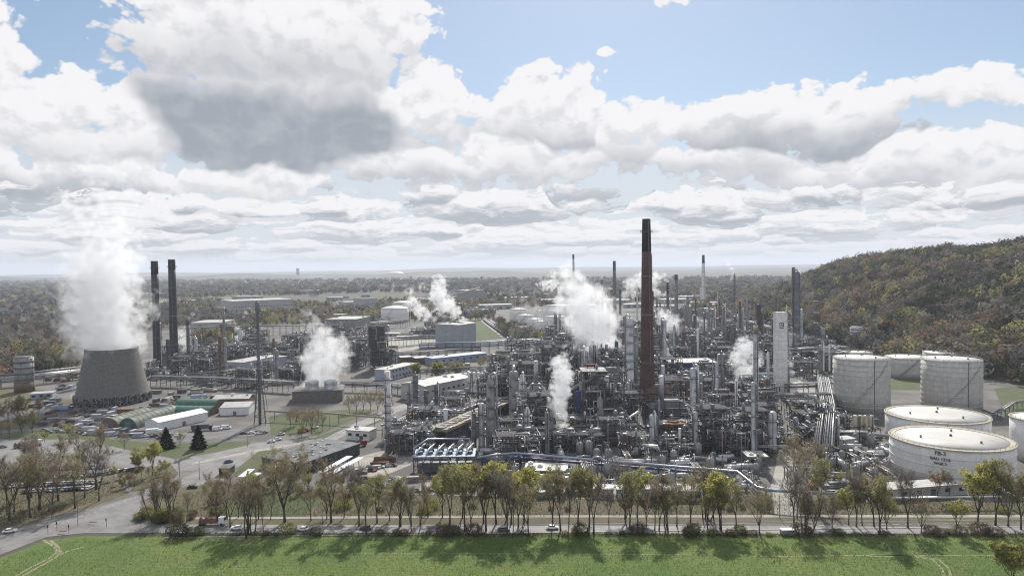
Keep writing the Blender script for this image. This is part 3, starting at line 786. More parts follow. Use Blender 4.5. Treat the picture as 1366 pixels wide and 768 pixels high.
PAL = {'bare': (0.181, 0.164, 0.147), 'purple': (0.147, 0.132, 0.122), 'brown': (0.221, 0.166, 0.117), 'olive': (0.25, 0.235, 0.105), 'yellow': (0.388, 0.353, 0.137), 'dark': (0.06, 0.073, 0.043), 'pale': (0.588, 0.532, 0.476), 'rust': (0.234, 0.16, 0.108)}
def wood(name, spots, label):
    """spots: (point, height, width, palette key, detail)"""
    V = []; Fc = []; Cc = []; o = 0
    for (p, h, w, key, det) in spots:
        tpl = (TPL_FAR if det == 0 else (TPL_BARE if key in ('bare', 'purple', 'brown') and rnd.random() < 0.7 else TPL_LEAF))[rnd.randrange(6)]
        a = rnd.uniform(0, 2 * PI); ca, sa = math.cos(a), math.sin(a); v0 = tpl[0]
        v = np.c_[(v0[:, 0] * ca - v0[:, 1] * sa) * w, (v0[:, 0] * sa + v0[:, 1] * ca) * w, v0[:, 2] * h] + np.array(p)
        c = np.array(PAL[key]) * rnd.uniform(0.5, 1.5) * np.array([rnd.uniform(0.92, 1.08), 1, rnd.uniform(0.92, 1.08)])
        nq = len(tpl[1]); cc = np.repeat(c * rng.uniform(0.85, 1.15, (nq, 1)), 4, 0)
        V.append(v); Fc.append(tpl[1] + o); Cc.append(cc); o += len(v)
    ob = np_mesh(name, np.concatenate(V), np.concatenate(Fc), 'wood_foliage', np.concatenate(Cc))
    ob['kind'] = 'stuff'; ob['label'] = label; ob['category'] = 'woodland'
    return ob
def pick(d):
    k = list(d); return rnd.choices(k, [d[q] for q in k])[0]
# the hillside wood: purple-grey and bare on the left, browner and olive to the right
spots = []
def patchy(x, y, k):
    return math.sin(x * .019 * k + 1.3 * math.sin(y * .011 * k)) + math.sin(y * .023 * k + 2.1 * math.sin(x * .008 * k + 1))
for i in range(4200):
    px = rnd.uniform(985, 1560); t = rnd.uniform(0.0, 1.16) ** 0.85
    p = hill_pt(px, t)
    right = (px - 1000) / 380; c1, c2 = patchy(p.x, p.y, 1.0), patchy(p.x + 400, p.y - 300, 1.7)
    key = pick({'bare': 3.2, 'purple': 2.6 - 1.4 * min(1, right), 'brown': max(0.1, 0.7 + 1.8 * right + c1), 'olive': max(.1, (1.0 + 1.5 * right) * (1 + c2)), 'dark': max(.3, 1.6 - c1), 'yellow': max(0, 0.28 * right * (c2 + .2)), 'rust': max(0, 0.7 * right * (c1 + .4)), 'pale': 0.03})
    h = rnd.uniform(12, 22) * (0.9 if t < 0.1 else 1)
    spots.append((p + Vector((rnd.uniform(-5, 5), rnd.uniform(-5, 5), -0.5)), h, rnd.uniform(12, 23), key, 1))
wood('hillside_wood', spots, 'bare brown and olive wood covering the hill on the right')
# the woods of the plain: (polygon in the photograph, how many, palette, height)
def inside(x, y, poly):
    c = False
    for i in range(len(poly)):
        (x1, y1), (x2, y2) = poly[i], poly[i - 1]
        if (y1 > y) != (y2 > y) and x < (x2 - x1) * (y - y1) / (y2 - y1) + x1: c = not c
    return c
BASEP = {'bare': 3, 'purple': 3, 'brown': .5, 'olive': 0.4, 'dark': 1.2, 'yellow': 0.03}
GREENP = {'bare': 3, 'olive': 1.6, 'yellow': 0.16, 'dark': 0.8, 'brown': 1, 'rust': 0.3}
WOODS = [
    ('far_wood', [(-120, 380), (0, 376), (300, 374), (520, 373), (760, 373), (1010, 371), (1090, 372), (1090, 400), (900, 392), (700, 392), (520, 390), (300, 396), (0, 406), (-120, 410)], 5200, BASEP, 'dark bare wood stretching across the plain under the horizon'),
    ('far_wood', [(-120, 405), (90, 402), (110, 470), (60, 476), (-120, 486)], 900, BASEP, 'brownish wood at the left behind the cooling tower'),
    ('far_wood', [(-120, 462), (0, 466), (70, 464), (110, 488), (60, 502), (-120, 510)], 130, GREENP, 'olive green wood edge at the left behind the striped silo'),
    ('far_wood', [(230, 402), (330, 404), (460, 410), (540, 402), (640, 402), (640, 412), (470, 424), (330, 424), (230, 420)], 700, GREENP, 'mixed wood in the middle distance left of the domed tanks'),
    ('far_wood', [(265, 440), (300, 436), (345, 440), (345, 458), (262, 464)], 90, GREENP, 'dark trees behind the long grey shed on the left'),
    ('far_wood', [(640, 396), (760, 396), (900, 392), (1000, 396), (1000, 404), (900, 400), (700, 410), (640, 410)], 500, BASEP, 'dark wood behind the distant white tanks'),
    ('far_wood', [(90, 408), (330, 406), (345, 436), (300, 440), (255, 436), (110, 446)], 520, BASEP, 'brownish grey wood behind the dark stack pair'),
    ('far_wood', [(330, 424), (470, 424), (560, 412), (640, 410), (660, 424), (620, 430), (545, 428), (470, 436), (345, 436)], 260, GREENP, 'scattered trees in front of the domed far tanks'),
    ('far_wood', [(-120, 470), (95, 470), (110, 490), (70, 498), (-120, 506)], 420, GREENP, 'olive brown wood left of the cooling tower'),
    ('far_wood', [(930, 404), (985, 398), (1090, 398), (1090, 438), (1046, 432), (1000, 424), (950, 428), (918, 420)], 420, GREENP, 'olive wood at the left foot of the hill'),
    ('far_wood', [(650, 428), (676, 434), (706, 452), (742, 458), (742, 466), (700, 464), (676, 450)], 70, GREENP, 'olive and brown trees along the railway'),
]
for (nm, poly, cnt, pal, lab) in WOODS:
    xs = [p[0] for p in poly]; ys = [p[1] for p in poly]; spots = []; tries = 0
    while len(spots) < cnt and tries < cnt * 40:
        tries += 1
        x, y = rnd.uniform(min(xs), max(xs)), rnd.uniform(min(ys), max(ys))
        if not inside(x, y, poly): continue
        p = gp(x, y)
        if p.y > 11000: continue
        k = max(1.0, p.y / 1500)
        if nm == 'far_wood' and cnt > 3000 and math.sin(p.x * 0.004 + p.y * 0.002) + math.sin(p.x * 0.0017 - p.y * 0.004 + 1) < -1.35: continue
        spots.append((p, rnd.uniform(10, 17) * min(1.5, k ** 0.4), rnd.uniform(9, 14) * k ** 0.75, pick(pal), 1 if p.y < 1300 else 0))
    wood(nm, spots, lab)
# ------------------------------------------------------------------ the kit of the works
NUM = {1: 'one', 2: 'two', 3: 'three', 4: 'four', 5: 'five', 6: 'six', 7: 'seven', 8: 'eight', 9: 'nine'}
def chimney(name, label, px, base, top, wb, wt, m_low, m_top=None, frac=0.12, bands=(), deck=True, cat='chimney', Y=None, auto=False, group=None, lean=0.0):
    P = gp(px, base); Y = Y or P.y
    P = Vector((at(px, base, Y).x, Y, 0)); h = hz(px, top, Y); rb, rt = wb / 2 * Y / F, wt / 2 * Y / F
    t = thing(name, label, cat, P, 0, group, auto)
    zc = h * (1 - frac); rc = rb + (rt - rb) * (1 - frac)
    k = 8; prof = [(rb + (rc - rb) * i / k, zc * i / k) for i in range(k + 1)]
    MB().lathe(prof, 20, caps=True).build('shaft', m_low, t)
    top_ = MB().lathe([(rc, zc + 0.004), (rt, h), (rt * 0.82, h), (rt * 0.8, h - 1.2), (rt * 0.3, h - 1.3)], 20)
    top_.build('top_section', m_top or m_low, t)
    for b in bands:
        z = h * b; r = rb + (rt - rb) * b
        MB().ring((0, 0, 0), r + 0.003, max(0.12, r * 0.09), z, max(0.5, h * 0.006), 20).build('band', 'steel', t)
    if deck:
        z = h * 0.93; r = rb + (rt - rb) * 0.93
        d = MB().ring((0, 0, 0), r + 0.003, 1.0, z, 0.25, 20).build('gallery', 'steel_dark', t)
        rail = MB()
        for q in range(12):
            a = q * PI / 6; rail.bar((math.cos(a) * (r + 0.95), math.sin(a) * (r + 0.95), z + .2), (math.cos(a) * (r + 0.95), math.sin(a) * (r + 0.95), z + 1.3), 0.1)
        rail.ring((0, 0, 0), r + 0.9, 0.1, z + 1.25, 0.1, 20); rail.build('rail', 'steel_dark', d)
    lad = MB()
    lad.bx(-0.25, 0.25, -rb * 1.03 - 0.25, -rb * 0.98, 0, 2)
    lad.tube([(rb * 0.3, -rb * 0.97 - 0.2, 1), (rt * 0.3, -rt * 0.97 - 0.2, h * 0.99)], 0.22, 4); lad.build('ladder', 'steel', t)
    take(P, rb + 1)
    return t
def column(label, px, base, top, w, m='cladding', plats=4, pipe=True, cap='dome', Y=None, auto=True, name='process_column', cat='column', skirt=True, group=None, seed=None):
    P = gp(px, base) if Y is None else Vector((at(px, base, Y).x, Y, 0)); Y = P.y
    h = hz(px, top, Y); r = max(0.45, w / 2 * Y / F); g_ = random.Random(seed if seed is not None else int(px * 7 + base))
    t = thing(name, label, cat, P, g_.uniform(-0.8, 0.8), group, auto)
    sh = MB()
    if cap == 'dome': prof = [(r * 1.02, 0), (r, 0.05), (r, h - r * 0.8), (r * 0.92, h - r * 0.35), (r * 0.65, h - r * 0.1), (r * 0.25, h)]
    elif cap == 'neck': prof = [(r * 1.25, 0), (r * 1.25, h * 0.45), (r, h * 0.5), (r, h * 0.93), (r * 0.5, h * 0.97), (r * 0.4, h)]
    else: prof = [(r * 1.02, 0), (r, h * 0.5), (r * 0.96, h)]
    sh.lathe(prof, 16).build('shell', m, t)
    if skirt: MB().lathe([(r * 1.12, 0), (r * 1.12, min(4, h * 0.1))], 16).build('skirt', 'concrete_dark', t)
    for i in range(plats):
        z = h * (0.3 + 0.66 * (i + g_.uniform(0, 0.4)) / max(1, plats)); a0 = g_.uniform(0, 2 * PI); span = g_.uniform(2.5, 5.6)
        d = MB().ring((0, 0, 0), r + 0.01, 1.3, z, 0.22, 14, a0, a0 + span).build('platform', 'steel_dark', t)
        rail = MB(); m_ = 9
        for q in range(m_ + 1):
            a = a0 + span * q / m_; c = (math.cos(a) * (r + 1.2), math.sin(a) * (r + 1.2))
            rail.bar((*c, z + .2), (*c, z + 1.3), 0.12)
            if q: rail.bar((*pc, z + 1.3), (*c, z + 1.3), 0.12)
            pc = c
        rail.build('rail', 'steel', d)
    lad = MB(); a = g_.uniform(PI, 2 * PI); c = (math.cos(a) * (r + 0.5), math.sin(a) * (r + 0.5))
    lad.bar((*c, 0), (*c, h * 0.97), 0.3); lad.build('ladder', 'steel_dark', t)
    if pipe:
        a = g_.uniform(0, 2 * PI); rp = max(0.25, r * 0.2); c = (math.cos(a) * (r + rp + 0.4), math.sin(a) * (r + rp + 0.4))
        MB().tube([(0, 0, h - r * 0.2), (0, 0, h + rp * 2.5), (c[0] * 0.5, c[1] * 0.5, h + rp * 4.2), (c[0], c[1], h + rp * 2.5), (c[0], c[1], h * g_.uniform(0.05, 0.3))], rp, 8).build('overhead_pipe', g_.choice(['pipe_grey', 'pipe_bright', 'cladding']), t)
    take(P, r + 1.5)
    return t
def frame_unit(seed, w, d, levels, lh, label, big=False, dense=1.0, dark=False):
    g_ = random.Random(seed); t = thing('process_unit', label, 'process unit')
    nx, ny = max(2, round(w / 6) + 1), max(2, round(d / 6) + 1); H_ = levels * lh
    xs = [-w / 2 + w * i / (nx - 1) for i in range(nx)]; ys = [-d / 2 + d * i / (ny - 1) for i in range(ny)]
    fr = MB(); tops = {}
    for i, x in enumerate(xs):
        for j, y in enumerate(ys):
            top = H_ if g_.random() > 0.25 else H_ - lh * g_.choice([0, 1, 1])
            tops[i, j] = top; fr.box((x, y, top / 2), (0.4, 0.4, top))
    for k in range(1, levels + 1):
        z = k * lh - 0.2
        for y in ys:
            if g_.random() < 0.93: fr.box((0, y, z), (w, 0.28, 0.4))
        for x in xs:
            if g_.random() < 0.93: fr.box((x, 0, z - 0.05), (0.28, d, 0.36))
    for k in range(levels):
        z = (k + .5) * lh
        for y in ys[:1] + ys[-1:]: fr.box((0, y, z), (w, 0.2, 0.26))
        for i in range(nx - 1):
            if g_.random() < .5:
                a_, b_ = (xs[i], xs[i + 1]) if g_.random() < .5 else (xs[i + 1], xs[i]); y = g_.choice(ys); fr.bar((a_, y, k * lh), (b_, y, (k + 1) * lh - .3), .18)
        i = g_.randrange(nx - 1); y = ys[0]; fr.bar((xs[i], y, k * lh), (xs[i + 1], y, (k + 1) * lh - 0.3), 0.2)
        j = g_.randrange(ny - 1); x = g_.choice([xs[0], xs[-1]]); fr.bar((x, ys[j], k * lh), (x, ys[j + 1], (k + 1) * lh - 0.3), 0.2)
    fr.build('frame', 'steel_dark' if dark or g_.random() < 0.6 else 'steel', t)
    for k in range(1, levels + 1):
        x0 = -w / 2 + g_.choice([0, w * .2, w * 0.4]); x1 = w / 2 - g_.choice([0, w * .2, w * 0.4])
        if x1 - x0 < w * .35: x1 = x0 + w * .4
        dk = MB().bx(x0, x1, -d / 2 + 0.2, d / 2 - 0.2 - g_.choice([0, d * .35]), k * lh + 0.03, k * lh + 0.18).build('deck', g_.choice(['grating', 'grating', 'steel_dark']), t)
        rail = MB(); z = k * lh + 0.18
        for y in (-d / 2 + 0.25, d / 2 - 0.25):
            rail.bar((x0, y, z + 1.1), (x1, y, z + 1.1), 0.1); rail.bar((x0, y, z + 0.55), (x1, y, z + 0.55), 0.08)
            q = x0
            while q < x1: rail.bar((q, y, z), (q, y, z + 1.1), 0.1); q += 2.4
        rail.build('rail', 'galvanised', dk)
    for k in range(levels + 1):
        z = k * lh + (0.2 if k else 0)
        for q in range(int(2 * dense) + 1 if k < levels else max(1, int(2.4 * dense))):
            x, y = g_.uniform(-w / 2 + 2, w / 2 - 2), g_.uniform(-d / 2 + 1.5, d / 2 - 1.5)
            c = g_.random(); v = MB()
            if c < 0.42:
                r = g_.uniform(0.7, 1.5); hh = lh * g_.uniform(0.5, 0.85) if k < levels else g_.uniform(2, 6)
                v.lathe([(r * .5, z), (r, z + r * .5), (r, z + hh - r * 0.4), (r * 0.4, z + hh)], 12, (x, y, 0)); nm = 'vessel'
            elif c < 0.72:
                r = g_.uniform(0.6, 1.2); L = g_.uniform(3, min(8, w * 0.6))
                v.tube([(x - L / 2, y, z + r + .5), (x - L / 2 + .3, y, z + r + .5), (x + L / 2 - .3, y, z + r + .5), (x + L / 2, y, z + r + .5)], [r * .6, r, r, r * .6], 12)
                for e in (-.3, .3): v.box((x + L * e, y, z + 0.4), (0.4, r * 1.6, 0.8))
                nm = 'drum'
            elif c < 0.88:
                s_ = g_.uniform(1.2, 3); v.box((x, y, z + s_ * .4), (s_ * 1.4, s_, s_ * .8)); v.box((x, y, z + s_ * .85), (s_ * .6, s_ * .6, s_ * .12)); nm = 'equipment_box'
            else:
                s_ = g_.uniform(1.0, 1.8); v.lathe([(s_, z), (s_, z + 1.2), (s_ * .5, z + 2.2), (s_ * .5, z + 3.4)], 12, (x, y, 0)); nm = 'hopper'
            v.build(nm, g_.choices(['cladding', 'cladding_dull', 'galvanised', 'rust', 'steel', 'white_paint', 'red_oxide', 'cream', 'blue_pale'], [3, 4, 2.5, 1.2, 3, .6, .3, .4, .3])[0], t)
    for q in range(int((10 + levels * 4) * dense)):
        y = g_.choice([-d / 2 - 0.5, g_.uniform(-d / 2, d / 2)]); x = g_.uniform(-w / 2, w / 2); r = g_.choice([0.14, 0.18, 0.25, 0.38])
        z1 = g_.uniform(0.6, H_ * 0.7); z2 = min(H_ + g_.uniform(-1, 2.5), z1 + g_.uniform(3, 14)); x2 = max(-w / 2 - 2, min(w / 2 + 2, x + g_.uniform(-9, 9))); y2 = y + g_.uniform(-3, 3)
        pts = [(x, y, z1), (x, y, z2), (x2, y, z2), (x2, y2, z2), (x2, y2, max(0.3, z2 - g_.uniform(1, 8)))]
        MB().tube(pts[:g_.choice([3, 4, 5])], r, 6, True).build('pipe', g_.choices(['pipe_bright', 'pipe_grey', 'cladding_dull', 'rust', 'steel'], [3, 4, 3, 1, 2])[0], t)
    st = MB(); xx = -w / 2 - 1.4
    for k in range(levels):
        a, b = (-d / 2, d / 2) if k % 2 == 0 else (d / 2, -d / 2)
        a *= 0.8; b *= 0.8
        for o in (-0.5, 0.5): st.bar((xx + o, a, k * lh), (xx + o, b, (k + 1) * lh), 0.16); st.bar((xx + o, a, k * lh + 1.1), (xx + o, b, (k + 1) * lh + 1.1), 0.08)
        for q in range(9): st.box((xx, a + (b - a) * (q + .5) / 9, k * lh + lh * (q + .5) / 9), (1.0, 0.3, 0.06))
        st.box((xx, b, (k + 1) * lh), (1.5, 1.4, 0.12))
    st.build('stair', 'galvanised', t)
    return t
def pipe_rack(label, pts, height, width, npipes, mats_, tiers=2, r=(0.18, 0.4), auto=False, name='pipe_rack', frame='steel', step=9.0, seed=3, bridge=False):
    """a run of pipes carried on portal frames along a line of ground points"""
    g_ = random.Random(seed); P = [Vector(p) for p in pts]; o = P[0].copy(); P = [p - o for p in P]
    t = thing(name, label, 'pipe rack', o, 0, None, auto)
    nrm = []
    for i in range(len(P)):
        d = P[min(i + 1, len(P) - 1)] - P[max(i - 1, 0)]; d.z = 0; d.normalize(); nrm.append(Vector((-d.y, d.x, 0)))
    fr = MB()
    for i in range(len(P) - 1):
        a, b = P[i], P[i + 1]; L = (b - a).length; k = max(1, int(L / step))
        for q in range(k + (1 if i == len(P) - 2 else 0)):
            c = a.lerp(b, q / k); n_i = nrm[i]
            for s_ in (-1, 1):
                e = c + n_i * s_ * width / 2
                fr.bar(e, e + Vector((0, 0, height + 0.1)), 0.34)
            for tt in range(tiers):
                z = height - tt * 2.4
                fr.bar(c - n_i * width / 2 + Vector((0, 0, z)), c + n_i * width / 2 + Vector((0, 0, z)), 0.3)
        for s_ in (-1, 1):
            for tt in range(tiers):
                z = height - tt * 2.4 - 0.35
                fr.bar(a + nrm[i] * s_ * width / 2 + Vector((0, 0, z)), b + nrm[i + 1] * s_ * width / 2 + Vector((0, 0, z)), 0.22)
    fr.build('frame', frame, t)
    for tt in range(tiers):
        for q in range(npipes):
            rr = g_.uniform(*r); off = (q + 0.5 + g_.uniform(-.2, .2)) / npipes - 0.5
            z = height - tt * 2.4 + 0.25 + rr; pl = []
            for i, p in enumerate(P):
                pl.append(p + nrm[i] * off * width * 0.92 + Vector((0, 0, z)))
            if g_.random() < 0.4 and len(pl) == 2:
                u = g_.uniform(0.3, 0.7); d = (pl[1] - pl[0]); k = 2.5 / d.length; m1, m2 = pl[0].lerp(pl[1], u - k), pl[0].lerp(pl[1], u + k); upv = Vector((0, 0, 2.2))
                pl = [pl[0], m1, m1 + upv, m2 + upv, m2, pl[1]]
            MB().tube(pl, rr, 6).build('pipe', g_.choice(mats_), t)
    return t
def long_pipe(name, label, pts, r, m, post=None, pm='steel', cat='pipeline', step=12.0, auto=False):
    P = [Vector(p) for p in pts]; o = P[0].copy(); o.z = 0; P = [p - o for p in P]
    t = thing(name, label, cat, o, 0, None, auto)
    MB().tube(P, r, 8).build('pipe', m, t)
    if post:
        for i in range(len(P) - 1):
            k = max(1, int((P[i + 1] - P[i]).length / step))
            for q in range(k):
                c = P[i].lerp(P[i + 1], (q + 0.5) / k); fr = MB()
                if c.z - r < 0.6: continue
                fr.box((c.x, c.y, (c.z - r) / 2), (0.35, 0.35, c.z - r)); fr.box((c.x, c.y, c.z - r - 0.1), (0.3, r * 2.6 + .4, 0.2)); fr.build('support', pm, t)
    return t
def tank(label, px, base, top, w, shell, roof, cone=0.12, Y=None, rail=True, stair=True, rim=None, name='storage_tank', auto=False, rings=0, seams=0, group=None, dome=False, n=56, inset=0.0):
    """base, top: photo rows of the near foot and the near upper edge of the shell; w: its width there"""
    P = gp(px, base); Yf = Y or P.y
    a1, a2 = math.atan((px - w / 2 - 683) / F), math.atan((px + w / 2 - 683) / F); am, sn = (a1 + a2) / 2, math.sin((a2 - a1) / 2)
    D_ = Yf / (math.cos(am) - sn); r = D_ * sn
    c = Vector((D_ * math.sin(am), D_ * math.cos(am), 0)); h = hz(px, top, Yf)
    t = thing(name, label, 'storage tank', c, 0, group, auto)
    MB().lathe([(r, 0), (r, h * 0.33), (r, h * 0.66), (r, h)], n).build('shell', shell, t)
    ri_ = r * (1 - inset); zt = h + 0.15
    if dome: prof = [(ri_ + .15, h + .02), (ri_ + .15, zt)] + [(ri_ * math.cos(a), zt + r * cone * math.sin(a)) for a in [i * PI / 2 / 8 for i in range(1, 8)]] + [(0.4, zt + r * cone)]
    else: prof = [(ri_ + .12, h + .02), (ri_ + .12, zt), (ri_ * 0.5, zt + r * cone * 0.5), (0.5, zt + r * cone)]
    rf = MB().lathe(prof, n).build('roof', roof, t)
    MB().lathe([(0.6, zt + r * cone - .05), (0.6, zt + r * cone + .7), (0.2, zt + r * cone + 1.0)], 8).build('vent', 'steel', rf)
    for q in range(3): MB().cyl((ri_ * .6 * math.cos(q * 2.1 + 1), ri_ * .6 * math.sin(q * 2.1 + 1), zt + r * cone * (.05 if dome else .38)), .45, 1.1, 8).build('roof_nozzle', 'steel', rf)
    if rim: MB().ring((0, 0, 0), ri_ + 0.16, max(0.3, r - ri_ + 0.25), h + 0.03, 0.35, n).build('rim_walkway', rim, t)
    for k in range(rings):
        z = h * (k + 1) / (rings + 1); MB().ring((0, 0, 0), r + 0.003, 0.22, z, 0.3, n).build('girder_ring', shell, t)
    for k in range(seams):
        a = -PI / 2 + (k - (seams - 1) / 2) * 0.9; MB().tube([(math.cos(a) * (r + .12), math.sin(a) * (r + .12), 0.1), (math.cos(a) * (r + .12), math.sin(a) * (r + .12), h)], 0.22, 4).build('downpipe', 'steel_dark', t)
    if rail:
        m_ = MB(); k = max(20, int(r * 2.2)); q = None
        for i in range(k + 1):
            a = 2 * PI * i / k; e = (math.cos(a) * (r - .1), math.sin(a) * (r - .1))
            m_.bar((*e, h + 0.2), (*e, h + 1.35), 0.1)
            if q: m_.bar((*q, h + 1.35), (*e, h + 1.35), 0.1); m_.bar((*q, h + .8), (*e, h + .8), 0.07)
            q = e
        m_.build('handrail', 'galvanised', t)
    if stair:
        m_ = MB(); a0 = -2.5; k = 22
        for i in range(k):
            a = a0 + i * min(1.6, h / r) / k; z = h * (i + .5) / k
            m_.box((math.cos(a) * (r + .7), math.sin(a) * (r + .7), z), (1.1, 1.1, 0.15), a)
            m_.bar((math.cos(a) * (r + 1.2), math.sin(a) * (r + 1.2), z), (math.cos(a) * (r + 1.2), math.sin(a) * (r + 1.2), z + 1.1), 0.1)
        m_.build('stair', 'galvanised', t)
    take(c, r + 2)
    return t
def building(name, label, cat, A, B, depth, h, wall, roof, kind='flat', windows=0, doors=1, units=0, rise=2.0, auto=False, over=0.4, rows=1, group=None, wmat='glass_dark', dmat='steel'):
    """A, B: photo pixels of the near foot of the front wall, left and right"""
    a = gp(*A) if len(A) == 2 else Vector(A); b = gp(*B) if len(B) == 2 else Vector(B)
    d = b - a; w = d.length; rz = math.atan2(d.y, d.x); g_ = random.Random(int(a.x * 13 + a.y))
    t = thing(name, label, cat, a, rz, group, auto)
    if kind == 'arch':
        v = []; n = 14; r = depth / 2
        vs = []; fs = []
        for x in (0, w):
            for i in range(n + 1):
                q = PI * i / n; vs.append((x, r - r * math.cos(q), h * math.sin(q)))
        for i in range(n): fs.append((i, i + 1, n + 2 + i, n + 1 + i))
        MB().add(vs, fs, True).build('roof', roof, t)
        for x, s_ in ((0.02, 1), (w - 0.02, -1)):
            e = [(x, r - (r - .05) * math.cos(PI * i / n), (h - .05) * math.sin(PI * i / n)) for i in range(n + 1)]
            MB().add(e, [tuple(range(n + 1))]).build('end_wall', wall, t)
        MB().bx(-0.08, 0.0, r - depth * .18, r + depth * .18, 0, h * .62).build('door', dmat, t)
        rb_ = MB()
        for k in range(1, int(w / 4)):
            x = w * k / int(w / 4); rb_.tube([(x, r - (r + .03) * math.cos(PI * i / n), (h + .03) * math.sin(PI * i / n)) for i in range(n + 1)], 0.12, 4)
        rb_.build('roof_ribs', roof, t)
    else:
        MB().bx(0, w, 0, depth, 0, h).build('wall', wall, t)
        if kind == 'flat':
            rf = MB().bx(-over, w + over, -over, depth + over, h + .003, h + 0.35).build('roof', roof, t)
        else:
            mb = MB(); o = over
            if kind == 'gable': vs = [(-o, -o, h), (w + o, -o, h), (w + o, depth / 2, h + rise), (-o, depth / 2, h + rise), (-o, depth + o, h), (w + o, depth + o, h)]
            vs2 = [(x, y, z + 0.25) for x, y, z in vs]; mb.add(vs + vs2, [(6, 7, 8, 9), (9, 8, 11, 10), (0, 3, 2, 1), (3, 4, 5, 2), (0, 1, 7, 6), (4, 10, 11, 5), (0, 6, 9, 3), (3, 9, 10, 4), (1, 2, 8, 7), (2, 5, 11, 8)])
            rf = mb.build('roof', roof, t)
            gb = MB()
            for x in (0.03, w - .03): gb.add([(x, 0, h), (x, depth, h), (x, depth / 2, h + rise)], [(0, 1, 2)])
            gb.build('gable_wall', wall, t)
        for k in range(windows):
            x = w * (k + .5) / windows
            for rr in range(rows):
                z = h * (rr + 0.62) / rows if rows > 1 else h * 0.58
                f_ = MB().box((x, -0.03, z), (min(2.2, w / windows * .6), 0.06, min(1.5, h / rows * .5))).build('window', wmat, t)
        for k in range(doors):
            x = w * (k + .5) / doors + (w / max(1, windows) * .5 if windows else 0)
            MB().box((min(x, w - 1.5), -0.045, min(1.3, h * .4)), (2.2, 0.09, min(2.6, h * .8))).build('door', dmat, t)
        for k in range(units):
            x, y = g_.uniform(w * .08, w * .92), g_.uniform(depth * .15, depth * .85); s_ = g_.uniform(.8, 1.8) * (.5 if units > 12 else 1)
            z = h + .35 if kind == 'flat' else h + rise * (1 - abs(y - depth / 2) / (depth / 2)) + .2
            u = MB(); u.box((x, y, z + s_ * .35), (s_ * 1.5, s_, s_ * .75)); u.lathe([(s_ * .35, z + s_ * .72), (s_ * .35, z + s_ * .9)], 8, (x, y, 0))
            u.build('roof_unit', 'galvanised' if k % 2 else 'white_paint', rf)
    m_ = (a + b) / 2 + Vector((-math.sin(rz), math.cos(rz), 0)) * depth / 2
    n_ = max(1, int(w / max(4, depth)) * 2)
    for k in range(n_): take(a.lerp(b, (k + .5) / n_) + Vector((-math.sin(rz), math.cos(rz), 0)) * depth / 2, max(depth / 2, w / n_ / 2) * 0.95)
    return t
def steel_tower(name, label, px, base, top, w, Y=None, pipe='steel_dark', auto=False, wtop=None):
    """lattice mast round a riser pipe"""
    P = gp(px, base) if Y is None else Vector((at(px, base, Y).x, Y, 0)); Y = P.y; h = hz(px, top, Y); wb = w * Y / F; wt_ = (wtop or w * .5) * Y / F
    t = thing(name, label, 'tower', P, 0.3, None, auto); fr = MB(); n = max(6, int(h / max(2.5, wb)))
    cr = [(-1, -1), (1, -1), (1, 1), (-1, 1)]
    def q(i, k): s_ = (wb + (wt_ - wb) * k / n) / 2; return Vector((cr[i % 4][0] * s_, cr[i % 4][1] * s_, h * k / n))
    for k in range(n):
        for i in range(4):
            fr.bar(q(i, k), q(i, k + 1), 0.28); fr.bar(q(i, k), q(i + 1, k + 1), 0.16); fr.bar(q(i, k + 1), q(i + 1, k + 1), 0.18)
    fr.build('lattice', 'steel_dark', t)
    return t, h, P
